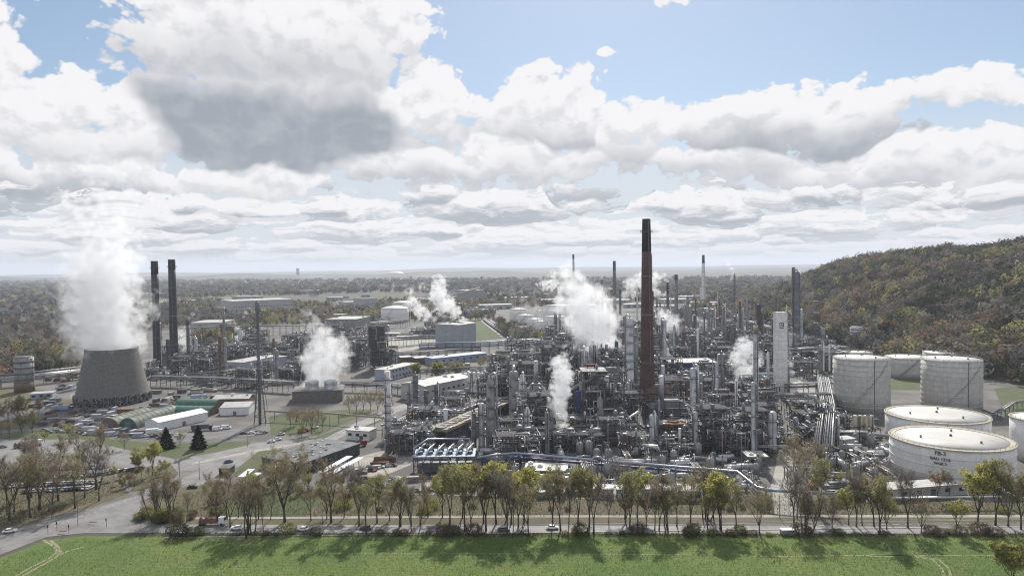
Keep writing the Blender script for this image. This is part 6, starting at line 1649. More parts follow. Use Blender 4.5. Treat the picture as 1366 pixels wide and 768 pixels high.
park('black', 257, 651, .3, 'black car alone on the left crossing road', z=.15); park('blue', 305, 617, .45, 'blue car turning at the left crossing', z=.15); park('black', 672, 708, 0, 'black car on the road under the middle roadside trees', z=.15)
park('white', 362, 590, .4, 'white car parked by the lawn under the flare tower', z=.15); park('white', 140, 557, .1, 'white van like car alone in the left yard', z=.15); park('van', 302, 572, .2); park('van', 290, 574, .2); park('red', 408, 575, .3)
park('white', 420, 571, .4); park('red', 402, 577, .3); park('black', 344, 577, .3); park('white', 345, 579, .6); park('grey', 352, 578, .6); park('silver', 375, 580, .3); park('white', 370, 587, .4); park('black', 325, 579, .2); park('white', 336, 578, .2)
for k in range(13): park(rnd.choice(['black', 'silver', 'white', 'grey', 'blue', 'black']), 146 + k * 3.4, 632 - k * .55, 1.1 + rnd.uniform(-.08, .08), group='cars in the left car park', z=.15)
for row, (x0, x1, y0, y1, n) in enumerate(((20, 132, 640, 634, 26), (8, 128, 650, 644, 24), (60, 140, 627, 624, 16), (30, 120, 657, 652, 18))):
    for k in range(n):
        q = k / (n - 1)
        if rnd.random() < .82: park(rnd.choice(['black', 'silver', 'white', 'grey', 'blue', 'white', 'red'] if rnd.random() < .3 else ['black', 'silver', 'white', 'grey', 'white']), x0 + (x1 - x0) * q, y0 + (y1 - y0) * q, 1.3 + rnd.uniform(-.08, .08), group='cars in the left car park', z=.15)
for k in range(26): park(rnd.choice(['black', 'silver', 'white', 'grey', 'blue']), 60 + k * 7 + rnd.uniform(-2, 2), 573 + rnd.uniform(0, 5) + k * .25, rnd.choice([.1, 1.5, 1.6]), group='cars along the left yard', z=.15)
for k in range(9): park(rnd.choice(['red', 'silver', 'white', 'black']), 480 + k * 5.5 + rnd.uniform(-1, 1), 632 - k * 1.5 + rnd.uniform(-2, 2), rnd.uniform(0, 3), group='cars by the bottom left units', z=.15)
park('grey', 4, 597, .2, z=.15)
def lorry(label, px, py, rz, cab, load, loadm, L=12.0):
    p = gp(px, py); p.z = .14; t = thing('lorry', label, 'lorry', p, rz)
    c = MB(); c.add([(L / 2 - 2.2, -1.2, .6), (L / 2, -1.2, .6), (L / 2, -1.2, 1.6), (L / 2 - .3, -1.2, 2.9), (L / 2 - 2.2, -1.2, 3.0), (L / 2 - 2.2, 1.2, .6), (L / 2, 1.2, .6), (L / 2, 1.2, 1.6), (L / 2 - .3, 1.2, 2.9), (L / 2 - 2.2, 1.2, 3.0)], [(0, 1, 2, 3, 4), (9, 8, 7, 6, 5), (1, 6, 7, 2), (2, 7, 8, 3), (3, 8, 9, 4), (0, 4, 9, 5), (0, 5, 6, 1)])
    cb = c.build('cab', cab, t); MB().add([(L / 2 + .01, -1.05, 1.7), (L / 2 + .01, 1.05, 1.7), (L / 2 - .24, 1.0, 2.7), (L / 2 - .24, -1.0, 2.7)], [(0, 1, 2, 3)]).build('windscreen', 'glass_dark', cb)
    MB().bx(-L / 2, L / 2 - 2.3, -1.2, 1.2, .95, 1.2).build('bed', 'steel_dark', t)
    if load == 'box': MB().bx(-L / 2, L / 2 - 2.5, -1.23, 1.23, 1.203, 3.7).build('box_body', loadm, t)
    elif load == 'heap':
        h_ = MB(); n = 9; vs = [(-L / 2 + .3 + (L - 3.2) * i / n, y, 1.2 + (0 if y in (-1.1, 1.1) else 1.3 + .6 * math.sin(i * 2.3 + y))) for i in range(n + 1) for y in (-1.1, -.4, .4, 1.1)]
        h_.add(vs, [(i * 4 + j, i * 4 + 4 + j, i * 4 + 5 + j, i * 4 + 1 + j) for i in range(n) for j in range(3)]); h_.build('load', loadm, t)
    for x in (-L / 2 + 1, -L / 2 + 2.3, L / 2 - 1.1):
        for y in (-1.1, 1.1): w_ = MB().tube([(x, y - .15, .5), (x, y + .15, .5)], .5, 12).build('wheel', 'rubber', t)
    return t
lorry('lorry with a rusty machine load on the road near the left clump', 283, 700, 0, 'car_white', 'heap', 'red_oxide', 10); lorry('white box lorry parked in the left yard by the hangars', 206, 580, .3, 'car_white', 'box', 'tarp_white', 9)
lorry('dark lorry heaped with scrap at the left car park edge', 32, 597, .2, 'car_grey', 'heap', 'scrap', 10); lorry('white cabbed lorry heaped with grey scrap beside it', 44, 594, .4, 'car_white', 'heap', 'steel', 9)
lorry('blue box lorry in front of the cooling tower', 85, 548, .2, 'car_blue', 'box', 'blue_pale', 12); lorry('pale box lorry among the left yard clutter', 122, 577, .1, 'car_white', 'box', 'cladding', 10); lorry('red cabbed lorry by the white house', 478, 596, .7, 'car_red', 'heap', 'scrap', 9)
lorry('long dark box trailer lorry near the bluish white halls', 270, 574, .2, 'car_black', 'box', 'steel_dark', 12)
# clutter of the left yard: containers, skips of scrap, stacked pipes
def container(m_, label):
    t = thing('container', label, 'container'); MB().bx(-3, 3, -1.2, 1.2, 0.05, 2.6).build('body', m_, t); r_ = MB()
    for k in range(12): r_.bx(-2.9 + k * .5, -2.65 + k * .5, -1.25, -1.203, .2, 2.45); r_.bx(-2.9 + k * .5, -2.65 + k * .5, 1.203, 1.25, .2, 2.45)
    r_.build('ribs', m_, t); MB().bx(3.003, 3.06, -1.1, 1.1, .15, 2.5).build('door', 'steel', t); return t
def heap(label, m_, seed):
    g_ = random.Random(seed); t = thing('scrap_heap', label, 'heap'); a, b = MB(), MB()
    for k in range(34): (a if k % 2 else b).box((g_.gauss(0, 2.2), g_.gauss(0, 1.3), g_.uniform(.2, 1.6)), (g_.uniform(.5, 3), g_.uniform(.3, 1.2), g_.uniform(.2, .9)), g_.uniform(0, 3))
    a.build('scrap', m_, t); b.build('offcuts', 'steel', t); return t
def pipe_pile(label, m_):
    t = thing('pipe_stack', label, 'pipe stack')
    for r_ in range(3):
        for k in range(5 - r_): MB().tube([(-5, -1.6 + k * .75 + r_ * .37, .4 + r_ * .65), (5, -1.6 + k * .75 + r_ * .37, .4 + r_ * .65)], .36, 8).build('pipe', m_, t)
    return t
KIT = [container('steel_dark', 'dark steel container'), container('wall_blue_grey', 'bluish grey container'), container('wall_brown', 'brown container'), container('cladding_dull', 'dull grey container'), heap('low heap of rusty scrap', 'scrap', 3), heap('low heap of grey scrap', 'steel_dark', 5), pipe_pile('stack of brown pipes', 'rust'), pipe_pile('stack of grey pipes', 'pipe_grey')]
kit_used = set()
YARD = [([(20, 545), (100, 530), (230, 545), (160, 560), (140, 580), (60, 570)], 46), ([(190, 525), (300, 522), (330, 535), (280, 540), (210, 548)], 26), ([(90, 558), (160, 575), (230, 585), (120, 580)], 16), ([(470, 640), (510, 612), (560, 640), (520, 650)], 14), ([(60, 500), (110, 500), (110, 520), (60, 525)], 10), ([(560, 655), (700, 650), (900, 662), (700, 664)], 18), ([(1080, 640), (1180, 640), (1180, 660), (1080, 662)], 8), ([(380, 470), (500, 462), (570, 452), (500, 478)], 12)]
for poly, cnt in YARD:
    xs = [p[0] for p in poly]; ys = [p[1] for p in poly]; made = tr = 0
    while made < cnt and tr < 3000:
        tr += 1; px, py = rnd.uniform(min(xs), max(xs)), rnd.uniform(min(ys), max(ys))
        if not inside(px, py, poly) or not ok(px, py, 3): continue
        i = rnd.randrange(8); p = gp(px, py); p.z = .02; rz = rnd.choice([.1, .15, 1.6, rnd.uniform(0, 3)]); take(p, 2.6); made += 1
        if i not in kit_used: o = KIT[i]; o.location = p; o.rotation_euler = (0, 0, rz); o['auto'] = 1; kit_used.add(i)
        else: dup(KIT[i], p, rz, rnd.uniform(.8, 1.2), KIT[i]['label'])
# far houses among the woods
hp = thing('far_house', 'far pale house', 'house'); MB().bx(-7, 7, -5, 5, 0, 6).build('wall', 'white_paint', hp)
MB().add([(-7.4, -5.5, 6), (7.4, -5.5, 6), (7.4, 0, 10), (-7.4, 0, 10), (-7.4, 5.5, 6), (7.4, 5.5, 6)], [(0, 1, 2, 3), (3, 2, 5, 4), (0, 3, 4), (1, 5, 2)]).build('roof', 'roof_dark', hp)
for k, x in enumerate((-4, 0, 4)): MB().bx(x - .8, x + .8, -5.05, -5, 2, 3.6).build('window', 'glass_dark', hp)
hp.location = gp(60, 404); hp['group'] = 'far houses among the woods'; hp['auto'] = 1
for k in range(110):
    px, py = rnd.choice([(rnd.uniform(0, 90), rnd.uniform(394, 425)), (rnd.uniform(230, 640), rnd.uniform(384, 412)), (rnd.uniform(900, 1080), rnd.uniform(375, 400)), (rnd.uniform(230, 560), rnd.uniform(402, 424))])
    p = gp(px, py); dup(hp, p, rnd.uniform(-.7, .7), rnd.uniform(.8, 1.7) * max(1, p.y / 2500) ** .5, 'far pale house', 'far houses among the woods')
# low far factory halls: bright roofs on the plain
hs = thing('far_warehouse', 'far bright roofed warehouse', 'warehouse'); MB().bx(-30, 30, -14, 14, 0, 8).build('wall', 'wall_grey', hs); MB().bx(-31, 31, -15, 15, 8.003, 8.8).build('roof', 'roof_light', hs)
for k in range(4): MB().bx(-26 + k * 15, -19 + k * 15, -14.1, -14, 0, 5).build('gate', 'steel', hs)
hs.location = gp(120, 408); hs['auto'] = 1; hs['group'] = 'far warehouses with bright roofs'
for (px, py, s) in ((330, 400, 1.4), (450, 400, 1), (560, 420, 1), (600, 428, .8), (640, 418, 1), (660, 412, 1.2), (600, 410, 1.1), (560, 404, 1.4), (500, 430, .8), (470, 436, .8), (900, 404, 1.2), (940, 408, 1), (970, 411, 1), (885, 412, .9), (925, 400, 1.3), (850, 410, 1), (820, 405, 1.2), (780, 412, 1), (1000, 412, .8), (690, 402, 1.4), (740, 405, 1.3), (440, 425, 1), (30, 398, 1.3), (200, 396, 1.6), (410, 392, 1.6), (545, 452, .5), (520, 448, .5), (560, 444, .5)):
    dup(hs, gp(px, py), rnd.uniform(-.4, .4), s, hs['label'], hs['group'])
# lamp posts and signals along the road
def lamp():
    t = thing('street_lamp', 'thin street lamp', 'street lamp'); MB().tube([(0, 0, 0), (0, 0, 8), (.5, 0, 8.8), (1.8, 0, 9)], [.14, .1, .07, .06], 6).build('pole', 'galvanised', t); MB().box((2.1, 0, 9), (.9, .3, .16)).build('lamp_head', 'steel', t); return t
lp = lamp(); first = True
for (px, py, rz) in ((104, 700, 0), (240, 640, .5), (266, 640, .5), (190, 690, 1), (69, 690, .3), (80, 626, 0), (330, 596, .4), (440, 572, .4), (200, 612, 0), (120, 610, 0), (700, 700, 1.5), (850, 700, 1.5), (1040, 690, 1.5), (1180, 692, 1.5), (560, 700, 1.5), (430, 698, 1.5)):
    if first: lp.location = gp(px, py); lp['auto'] = 1; lp['group'] = 'street lamps'; first = False
    else: dup(lp, gp(px, py), rz, 1, lp['label'], 'street lamps')
sg = thing('traffic_signal', 'black traffic signal post at the left junction', 'traffic signal'); MB().tube([(0, 0, 0), (0, 0, 3.4)], .09, 6).build('pole', 'steel_dark', sg); MB().box((0, -.12, 3.0), (.34, .25, 1.0)).build('signal_head', 'ink', sg)
sg.location = gp(64, 712); sg['auto'] = 1
for (px, py) in ((76, 708), (142, 703), (188, 703), (238, 626), (92, 712)): dup(sg, gp(px, py), 0, 1, sg['label'], 'traffic signals')
for k, (px, py, lab) in enumerate(((84, 711, 'orange and white works barrier at the junction edge'), (124, 699, 'orange works barrier in the middle of the junction'))):
    t = thing('works_barrier', lab, 'barrier', gp(px, py)); MB().box((0, 0, .9), (3.0, .1, .3)).build('board', 'hazard_orange', t); [MB().box((x, 0, .45), (.12, .5, .9)).build('foot', 'white_paint', t) for x in (-1.2, 1.2)]
t = thing('cabinet', 'pale roadside cabinet at the edge of the field', 'cabinet', gp(1050, 713)); MB().bx(-2.2, 2.2, -1, 1, 0, 2.0).build('body', 'galvanised', t); MB().bx(-2.3, 2.3, -1.1, 1.1, 2.003, 2.12).build('roof', 'cladding', t); MB().bx(-.02, .02, -1.03, -1, .2, 1.8).build('door', 'steel_dark', t)
# ------------------------------------------------------------------ trees one can tell apart
TD = {'bare1': 'tall bare brown tree', 'bare2': 'upright bare tree', 'bare3': 'spreading bare tree', 'grey1': 'thin greyish bare tree', 'broad': 'very big broad bare tree', 'broad2': 'big rounded tree with brown buds', 'olive1': 'olive budding tree', 'olive2': 'narrow olive budding tree', 'olive3': 'bushy brown olive tree', 'yellow1': 'bright yellow green topped tree', 'yellow2': 'yellowish leafing tree', 'red1': 'tan brown budding tree', 'slim1': 'slender dark tree', 'slim2': 'slender high crowned tree', 'clump': 'clump of bare stems', 'green1': 'round olive green tree'}
def tree_px(key, px, base, top, label=None, group='roadside trees', wide=1.0):
    p = gp(px, base); h = hz(px, top, p.y)
    plant_tree(key, p, h, rnd.uniform(0, 6.28), label or TD[key], 'tree', group, wide, label is None)
ROW = [('yellow2', 186, 630, 594), ('yellow1', 203, 634, 588), ('bare3', 166, 600, 576), ('grey1', 132, 668, 597), ('bare1', 100, 678, 602), ('bare3', 70, 684, 606), ('bare1', 40, 690, 604), ('bare2', 12, 694, 602), ('clump', 212, 694, 632), ('clump', 230, 692, 628), ('slim2', 249, 696, 652),
    ('bare1', 289, 694, 634), ('bare2', 303, 692, 624), ('grey1', 318, 690, 640), ('olive2', 345, 692, 628), ('slim1', 361, 693, 640), ('broad', 380, 696, 594), ('bare2', 415, 694, 646), ('olive3', 436, 692, 638), ('red1', 459, 690, 645), ('olive2', 479, 694, 636), ('olive1', 503, 697, 628), ('olive3', 520, 694, 640), ('bare3', 535, 702, 634),
    ('yellow2', 590, 690, 627), ('yellow1', 617, 690, 618), ('bare2', 628, 706, 640), ('yellow2', 645, 697, 614), ('yellow1', 662, 699, 611), ('yellow2', 682, 698, 613), ('yellow1', 699, 695, 620), ('bare1', 705, 715, 640), ('olive1', 737, 704, 620), ('bare2', 748, 708, 628), ('olive2', 771, 700, 617), ('olive1', 786, 702, 622), ('bare2', 792, 712, 630), ('grey1', 812, 698, 650),
    ('olive2', 840, 706, 622), ('yellow2', 850, 690, 617), ('red1', 862, 702, 655), ('red1', 835, 700, 660), ('bare2', 891, 708, 630), ('bare1', 903, 702, 640), ('bare1', 921, 700, 628), ('olive1', 944, 705, 655), ('yellow1', 961, 706, 626), ('bare1', 982, 708, 642), ('bare3', 1013, 712, 638), ('broad2', 1062, 660, 572), ('olive3', 1086, 704, 654), ('bare3', 1110, 704, 655), ('yellow2', 1132, 700, 642),
    ('olive2', 1150, 700, 648), ('red1', 1166, 702, 634), ('olive3', 1183, 706, 650), ('grey1', 1211, 704, 620), ('bare3', 1229, 711, 655), ('red1', 1250, 668, 624), ('grey1', 1267, 668, 628), ('yellow2', 1276, 711, 660), ('yellow1', 1304, 702, 616), ('olive2', 1328, 700, 604), ('bare3', 1345, 702, 612), ('olive1', 1362, 706, 626), ('bare3', 1385, 702, 630), ('bare2', 1410, 706, 620)]
for k_ in ROW: tree_px(*k_)
tree_px('green1', 1350, 782, 722, 'leafy olive bush tree cut off at the bottom right corner')
for k in range(12):
    x = rnd.uniform(-60, 140); base = 700 - 0.28 * max(0, x) - rnd.uniform(0, 26)
    tree_px(rnd.choice(['slim1', 'slim2', 'bare1', 'bare2', 'grey1', 'olive3']), x, base, base - rnd.uniform(56, 92), group='trees of the left roadside grove')
for k in range(34):
    x = rnd.uniform(420, 1185) if k < 30 else rnd.uniform(260, 420); base = rnd.choice([rnd.uniform(688, 697), rnd.uniform(700, 714)])
    tree_px(rnd.choice(['slim1', 'slim2', 'slim1', 'bare2', 'grey1', 'olive2', 'clump']), x, base, base - rnd.uniform(50, 92))
for k, x in enumerate((549, 560)):
    tree_px('slim1', x, 708, 640, ['ivy dark slender trunk, left of a close pair', 'ivy dark slender trunk, right of a close pair'][k])
# trees inside the works
for k in range(16): x = rnd.uniform(548, 622); tree_px(rnd.choice(['broad2', 'olive3', 'green1']), x, 509 - (x - 548) * .08 + rnd.uniform(-8, 3), 486 - (x - 548) * .05 + rnd.uniform(-4, 4), group='trees behind the long grey hall')
for k in range(10): x = rnd.uniform(634, 690); tree_px(rnd.choice(['broad2', 'olive3', 'green1']), x, 492 - (x - 634) * .1 + rnd.uniform(-3, 3), 474 - (x - 634) * .12 + rnd.uniform(-2, 4), group='trees behind the long grey hall')
for k in range(6): x = 466 + k * 9.5; tree_px('bare3', x, 548 + rnd.uniform(-3, 3), 521 + rnd.uniform(-3, 3), group='bare trees right of the steaming cells')
for k in range(7): x = 388 + k * 7; tree_px(rnd.choice(['broad2', 'bare3', 'bare1']), x, 575 + rnd.uniform(-10, 6), 542 + rnd.uniform(-4, 6), group='brown trees on the lawn by the flare tower')
for k in range(12): x = rnd.uniform(-30, 60); y = rnd.uniform(556, 588); tree_px(rnd.choice(['bare3', 'bare1', 'olive3', 'grey1']), x, y, y - rnd.uniform(24, 40), group='dark trees at the left edge of the yard')
for (x, b, t_) in ((92, 588, 562), (131, 592, 566), (240, 594, 576), (152, 640, 620), (60, 592, 572), (300, 640, 622), (412, 652, 630), (428, 655, 636), (455, 652, 634), (1090, 640, 612), (1120, 650, 628), (1172, 640, 615), (1080, 612, 590), (402, 585, 566)): tree_px(rnd.choice(['olive3', 'green1', 'yellow2', 'bare3']), x, b, t_)
conifer(gp(265, 598), hz(265, 567, gp(265, 598).y), 4.4, 'dark pointed conifer on the lawn by the left crossing', 1); conifer(gp(222, 598), hz(222, 570, gp(222, 598).y), 4.6, 'broader dark conifer by the parked cars on the left', 2)
for k in range(22):
    x = rnd.uniform(158, 246); y = rnd.uniform(626, 656) if x < 232 else rnd.uniform(640, 672); tree_px(rnd.choice(['olive3', 'yellow2', 'green1', 'bare3', 'red1']), x, y, y - rnd.uniform(9, 22), group='low trees at the left crossing')
for k in range(16):
    x = rnd.uniform(320, 415); y = rnd.uniform(640, 664); tree_px(rnd.choice(['olive3', 'yellow2', 'green1', 'bare3']), x, y, y - rnd.uniform(10, 24), group='low trees by the workshop')
# roadside shrubs and the dead undergrowth along the field
SH = []
for i, (c, lab) in enumerate((((0.14, 0.11, 0.08), 'brown bare shrub by the road'), ((0.11, 0.115, 0.055), 'dark olive shrub by the road'), ((0.24, 0.24, 0.08), 'yellow green shrub by the road'))):
    v, f, cc = shrub_mesh(i, 1.9, 2.6, 900, c, .55, .14); t = thing('shrub', lab, 'shrub', auto=True, group='roadside shrubs'); np_mesh('foliage', v, f, 'foliage', cc, t); MB().tube([(0, 0, -.1), (.1, 0, 1.4)], [.08, .03], 5).build('stem', 'bark', t); SH.append([t, False])
for k in range(96):
    i = rnd.choice([0, 0, 1, 1, 2]); px, py = rnd.choice([(rnd.uniform(250, 1420), rnd.uniform(711.5, 715.5)), (rnd.uniform(250, 1420), rnd.uniform(711.5, 715.5)), (rnd.uniform(260, 1420), rnd.uniform(672, 687)), (rnd.uniform(180, 260), rnd.uniform(686, 697))])
    if py > 700 and any(abs(px - q) < 13 for q in (275, 283, 291, 316, 404, 488, 672, 737, 1050)): continue
    s = rnd.choice([.5, .7, .9, 1.3, 1.6]) * rnd.uniform(.85, 1.15); o = SH[i]
    if not o[1]: o[0].location = gp(px, py); o[1] = True
    else: dup(o[0], gp(px, py), rnd.uniform(0, 6), (s * 1.3, s, s), o[0]['label'], 'roadside shrubs')
t = thing('shrub', 'big dark round bush at the field edge left of the lorry', 'shrub', gp(238, 716)); v, f, cc = shrub_mesh(8, 4.0, 5.5, 2600, (0.06, 0.058, 0.035), .42); np_mesh('foliage', v, f, 'foliage', cc, t); MB().tube([(0, 0, -.1), (.1, 0, 3)], [.2, .05], 5).build('stem', 'bark', t)
def strewn(name, poly_px, n, size, cols, aspect, lab, hmax=.8, upv=True):
    xs = [p[0] for p in poly_px]; ys = [p[1] for p in poly_px]; pts = []
    while len(pts) < n:
        x, y = rnd.uniform(min(xs), max(xs)), rnd.uniform(min(ys), max(ys))
        if inside(x, y, poly_px): p = gp(x, y); pts.append((p.x, p.y, rnd.uniform(.05, hmax)))
    P = np.array(pts); ax = np.tile(np.array([0, 0, 1.0]), (n, 1)); v, f = quads(P, size, aspect, rng, ax)
    c = np.array([cols[rnd.randrange(len(cols))] for _ in range(n)]) * rng.uniform(.7, 1.3, (n, 1))
    o = np_mesh(name, v, f, 'foliage', np.repeat(c, 4, 0)); o['kind'] = 'stuff'; o['label'] = lab; o['category'] = 'plants'
strewn('undergrowth', [(180, 711), (1500, 712), (1500, 717), (180, 716)], 11000, .7, [(.15, .115, .075), (.10, .095, .05), (.19, .15, .095), (.08, .09, .04)], .18, 'dead brown undergrowth along the edge of the field', .6)
strewn('verge_grass', [(230, 662), (330, 645), (1500, 672), (1500, 686), (230, 690)], 24000, .7, [(.10, .085, .045), (.07, .085, .03), (.12, .10, .06)], .2, 'rough dry grass between the works and the road', .7)
strewn('grove_litter', [(-150, 705), (-150, 650), (140, 640), (170, 655), (60, 690), (0, 703)], 11000, .7, [(.10, .085, .045), (.06, .05, .035), (.08, .09, .035)], .2, 'rough grass under the left roadside grove', .7)
strewn('crop_leaves', [(-100, 775), (0, 745), (110, 718), (1460, 718), (1460, 790), (-100, 790)], 60000, .42, [(.12, .185, .03), (.16, .21, .042), (.075, .12, .022)], .3, 'young green crop covering the field in front', .30)
# the lighter crowns that stand out on the hillside
HL = [(1217, 432, 'yellow2'), (1266, 435, 'yellow2'), (1255, 437, 'yellow2'), (1313, 429, 'yellow1'), (1327, 427, 'yellow1'), (1338, 432, 'yellow1'), (1316, 416, 'yellow2'), (1335, 388, 'yellow2'), (1297, 383, 'yellow2'), (1303, 386, 'yellow2'), (1277, 394, 'green1'), (1291, 365, 'yellow2'), (1302, 361, 'yellow2'), (1359, 372, 'yellow2'), (1138, 362, 'yellow2'), (1329, 460, 'red1'), (1286, 462, 'red1'), (1239, 444, 'red1'), (1352, 400, 'red1'), (1345, 362, 'green1'), (1222, 440, 'yellow2'), (1347, 430, 'yellow2'), (1197, 365, 'green1'), (1185, 372, 'yellow2'), (1108, 393, 'yellow2'), (1122, 446, 'yellow2'), (1360, 415, 'red1'), (1320, 440, 'green1')]
for (px, py, key) in HL:
    best = min((abs(pix(hill_pt(px, q / 60) + Vector((0, 0, 9)))[1] - py), q / 60) for q in range(61))[1]
    p = hill_pt(px, best); plant_tree(key, p, rnd.uniform(15, 19), rnd.uniform(0, 6), {'yellow1': 'bright yellow crown on the hillside', 'yellow2': 'pale yellow crown on the hillside', 'green1': 'olive green crown on the hillside', 'red1': 'rusty brown crown on the hillside'}[key], 'tree', 'light crowns on the wooded hill', 1.15)
for i, (px, py) in enumerate(((1165, 379), (1127, 384), (1096, 386), (1180, 376))):
    best = min((abs(pix(hill_pt(px, q / 60) + Vector((0, 0, 8)))[1] - py), q / 60) for q in range(61))[1]; p = hill_pt(px, best)
    t = thing('blossom_tree', 'pale blossoming tree on the dark hillside', 'tree', p, 0, 'light crowns on the wooded hill', True); v, f = TPL_LEAF[i]; np_mesh('crown', v * np.array([8, 8, 12]), f, 'foliage', np.tile(np.array([[.42, .38, .36]]), (len(v), 1)), t); MB().tube([(0, 0, -1), (0, 0, 6)], [.3, .1], 5).build('trunk', 'bark', t)
# ------------------------------------------------------------------ steam and smoke: real volumes
def steam(label, Y, puffs, dens=0.12, ns=0.5, amp=1.1, col=(0.97, 0.975, 0.985), name='steam_plume', soft=0.32, step=0.22, warp=0.6, ani=0.45):
    """puffs: photo (x, y, radius, weight) from the vent upwards, all standing about distance Y"""
    C_ = [(at(x, y, Y + dy), r * Y / F, w) for (x, y, r, w, dy) in [(p + (0,) * (5 - len(p))) if len(p) > 3 else p + (1.0, 0) for p in puffs]]
    o = C_[0][0].copy(); C_ = [(c - o, r, w) for c, r, w in C_]
    m = bpy.data.materials.new('steam'); m.use_nodes = True; t = m.node_tree; t.nodes.clear(); n = NT(t)
    P = n.n('ShaderNodeTexCoord').outputs['Object']; rm = sum(r for _, r, _ in C_) / len(C_)
    wn = n.n('ShaderNodeTexNoise'); n.put(wn.inputs['Vector'], P); n.put(wn.inputs['Scale'], 0.55 / rm); n.put(wn.inputs['Detail'], 2.0)
    wv_ = n.v('SCALE', n.v('SUBTRACT', wn.outputs['Color'], (0.5, 0.5, 0.5)), scale=rm * warp * 2)
    PW_ = n.v('ADD', P, wv_); f = None
    for c, r, w in C_:
        q = n.n('ShaderNodeVectorMath', operation='MULTIPLY_ADD'); n.put(q.inputs[0], PW_); q.inputs[1].default_value = (1 / r,) * 3; q.inputs[2].default_value = tuple(-v / r for v in c)
        b = n.m('MULTIPLY_ADD', n.v('DOT_PRODUCT', q.outputs[0], q.outputs[0]), -w, w)
        f = b if f is None else n.m('SMOOTH_MAX', f, b, 0.15)
    fine = n.noise(P, ns * 3.6 / rm, 6, 0.64)
    f = n.m('ADD', f, n.m('MULTIPLY', n.m('SUBTRACT', fine, 0.56), amp * 3.0))
    bw = n.voro(n.v('ADD', P, n.v('SCALE', wv_, scale=0.3)), ns * 3.0 / rm, 'F1', 1.0)
    f = n.m('ADD', f, n.m('MULTIPLY', n.m('SUBTRACT', 0.5, bw), 0.9))
    d = n.m('MULTIPLY', n.smooth(f, 0.0, soft), n.m('MAXIMUM', n.m('MULTIPLY_ADD', f, 0.6, 0.5), 0.0))
    pv = n.n('ShaderNodeVolumePrincipled'); pv.inputs['Color'].default_value = (*col, 1); pv.inputs['Anisotropy'].default_value = ani
    n.put(pv.inputs['Density'], n.m('MULTIPLY', d, dens))
    t.links.new(pv.outputs[0], n.n('ShaderNodeOutputMaterial').inputs['Volume']); m.cycles.volume_step_rate = step; m.cycles.volume_sampling = 'MULTIPLE_IMPORTANCE'
    # the body that holds it: a closed bag of rings round the puffs
    pts, rs = [], []
    for i in range(len(C_) - 1):
        for k in range(4):
            q = k / 4; pts.append(C_[i][0].lerp(C_[i + 1][0], q)); rs.append((C_[i][1] * (1 - q) + C_[i + 1][1] * q) * 1.22)
    pts.append(C_[-1][0]); rs.append(C_[-1][1] * 1.22)
    d0 = (pts[1] - pts[0]).normalized(); d1 = (pts[-1] - pts[-2]).normalized(); r0, r1 = rs[0], rs[-1]
    pts = [pts[0] - d0 * r0 * q for q in (.96, .8, .45)] + pts + [pts[-1] + d1 * r1 * q for q in (.45, .8, .96)]
    rs = [r0 * .28, r0 * .6, r0 * .9] + rs + [r1 * .9, r1 * .6, r1 * .28]
    vs = []; K = 18; ex = Vector((1, 0, 0))
    for i, p in enumerate(pts):
        dd = (pts[min(i + 1, len(pts) - 1)] - pts[max(i - 1, 0)]).normalized(); a = (Vector((0, 1, 0)) - dd * dd.y).normalized(); b = dd.cross(a)
        for j in range(K): vs.append(p + (a * math.cos(2 * PI * j / K) + b * math.sin(2 * PI * j / K)) * rs[i])
    m_ = MB(); L = len(pts)
    m_.add(vs, [(i * K + j, i * K + (j + 1) % K, (i + 1) * K + (j + 1) % K, (i + 1) * K + j) for i in range(L - 1) for j in range(K)], True)
    m_.f += [tuple(reversed(range(K))), tuple(range((L - 1) * K, L * K))]; m_.sm += [False, False]
    ob = m_.build(name, m, None, o); ob['kind'] = 'stuff'; ob['label'] = label; ob['category'] = 'steam'
    return ob
ctY = CT[0].y
steam('huge grey white steam cloud rising out of the cooling tower', ctY, [(150, 466, 37, 1.7), (143, 452, 54, 1.4), (134, 430, 68, 1.25), (137, 402, 74, 1.15), (140, 372, 70, 1.05), (136, 340, 62, .85), (142, 305, 54, .62), (150, 268, 46, .48), (160, 232, 40, .38)], 0.085, 1.1, .95, soft=.65, step=.12, ani=0.35)
steam('white steam spilling down the left side of the cooling tower', ctY - 6, [(122, 484, 9, 1.0), (114, 474, 17, 1.1), (104, 458, 24, 1.1), (98, 436, 26, 1.0), (104, 414, 22, .8)], 0.05, .9, 1.0, soft=.5)
steam('thin steam drifting left over the grove behind the cooling tower', ctY + 60, [(112, 452, 12, .7), (98, 444, 13, .6), (80, 432, 12, .5), (68, 428, 9, .4)], 0.03, .5, 1.0)
steam('thin wisp of steam leaking at the left foot of the cooling tower', ctY + 2, [(96, 527, 5, .8), (101, 519, 6, .6)], 0.10, .5, .9)
Yc = gp(424, 534).y + 10
steam('white steam cloud over the timber walled cooling cells', Yc, [(412, 512, 13, 1.2, 0), (424, 502, 26, 1.2, 0), (430, 488, 38, 1.2, 0), (436, 470, 36, 1.1, 0), (428, 450, 26, .9, 0), (416, 432, 17, .7, 0), (412, 418, 10, .5, 0)], 0.085, .6, 1.0)
Yg = gp(600, 460).y + 25
steam('bright steam plume climbing from the grey green block', Yg, [(617, 428, 8, 1.2), (607, 418, 12, 1.2), (594, 406, 18, 1.2), (585, 392, 17, 1.2), (587, 378, 13, 1.0), (582, 369, 8, .7)], 0.12, .6, 1.0)
steam('second bright steam plume leaning left above the grey green block', Yg + 10, [(580, 424, 5, 1.1), (570, 421, 10, 1.1), (560, 414, 13, 1.1), (551, 402, 13, 1.0), (547, 390, 9, .8), (562, 383, 9, .6)], 0.10, .6, 1.05)
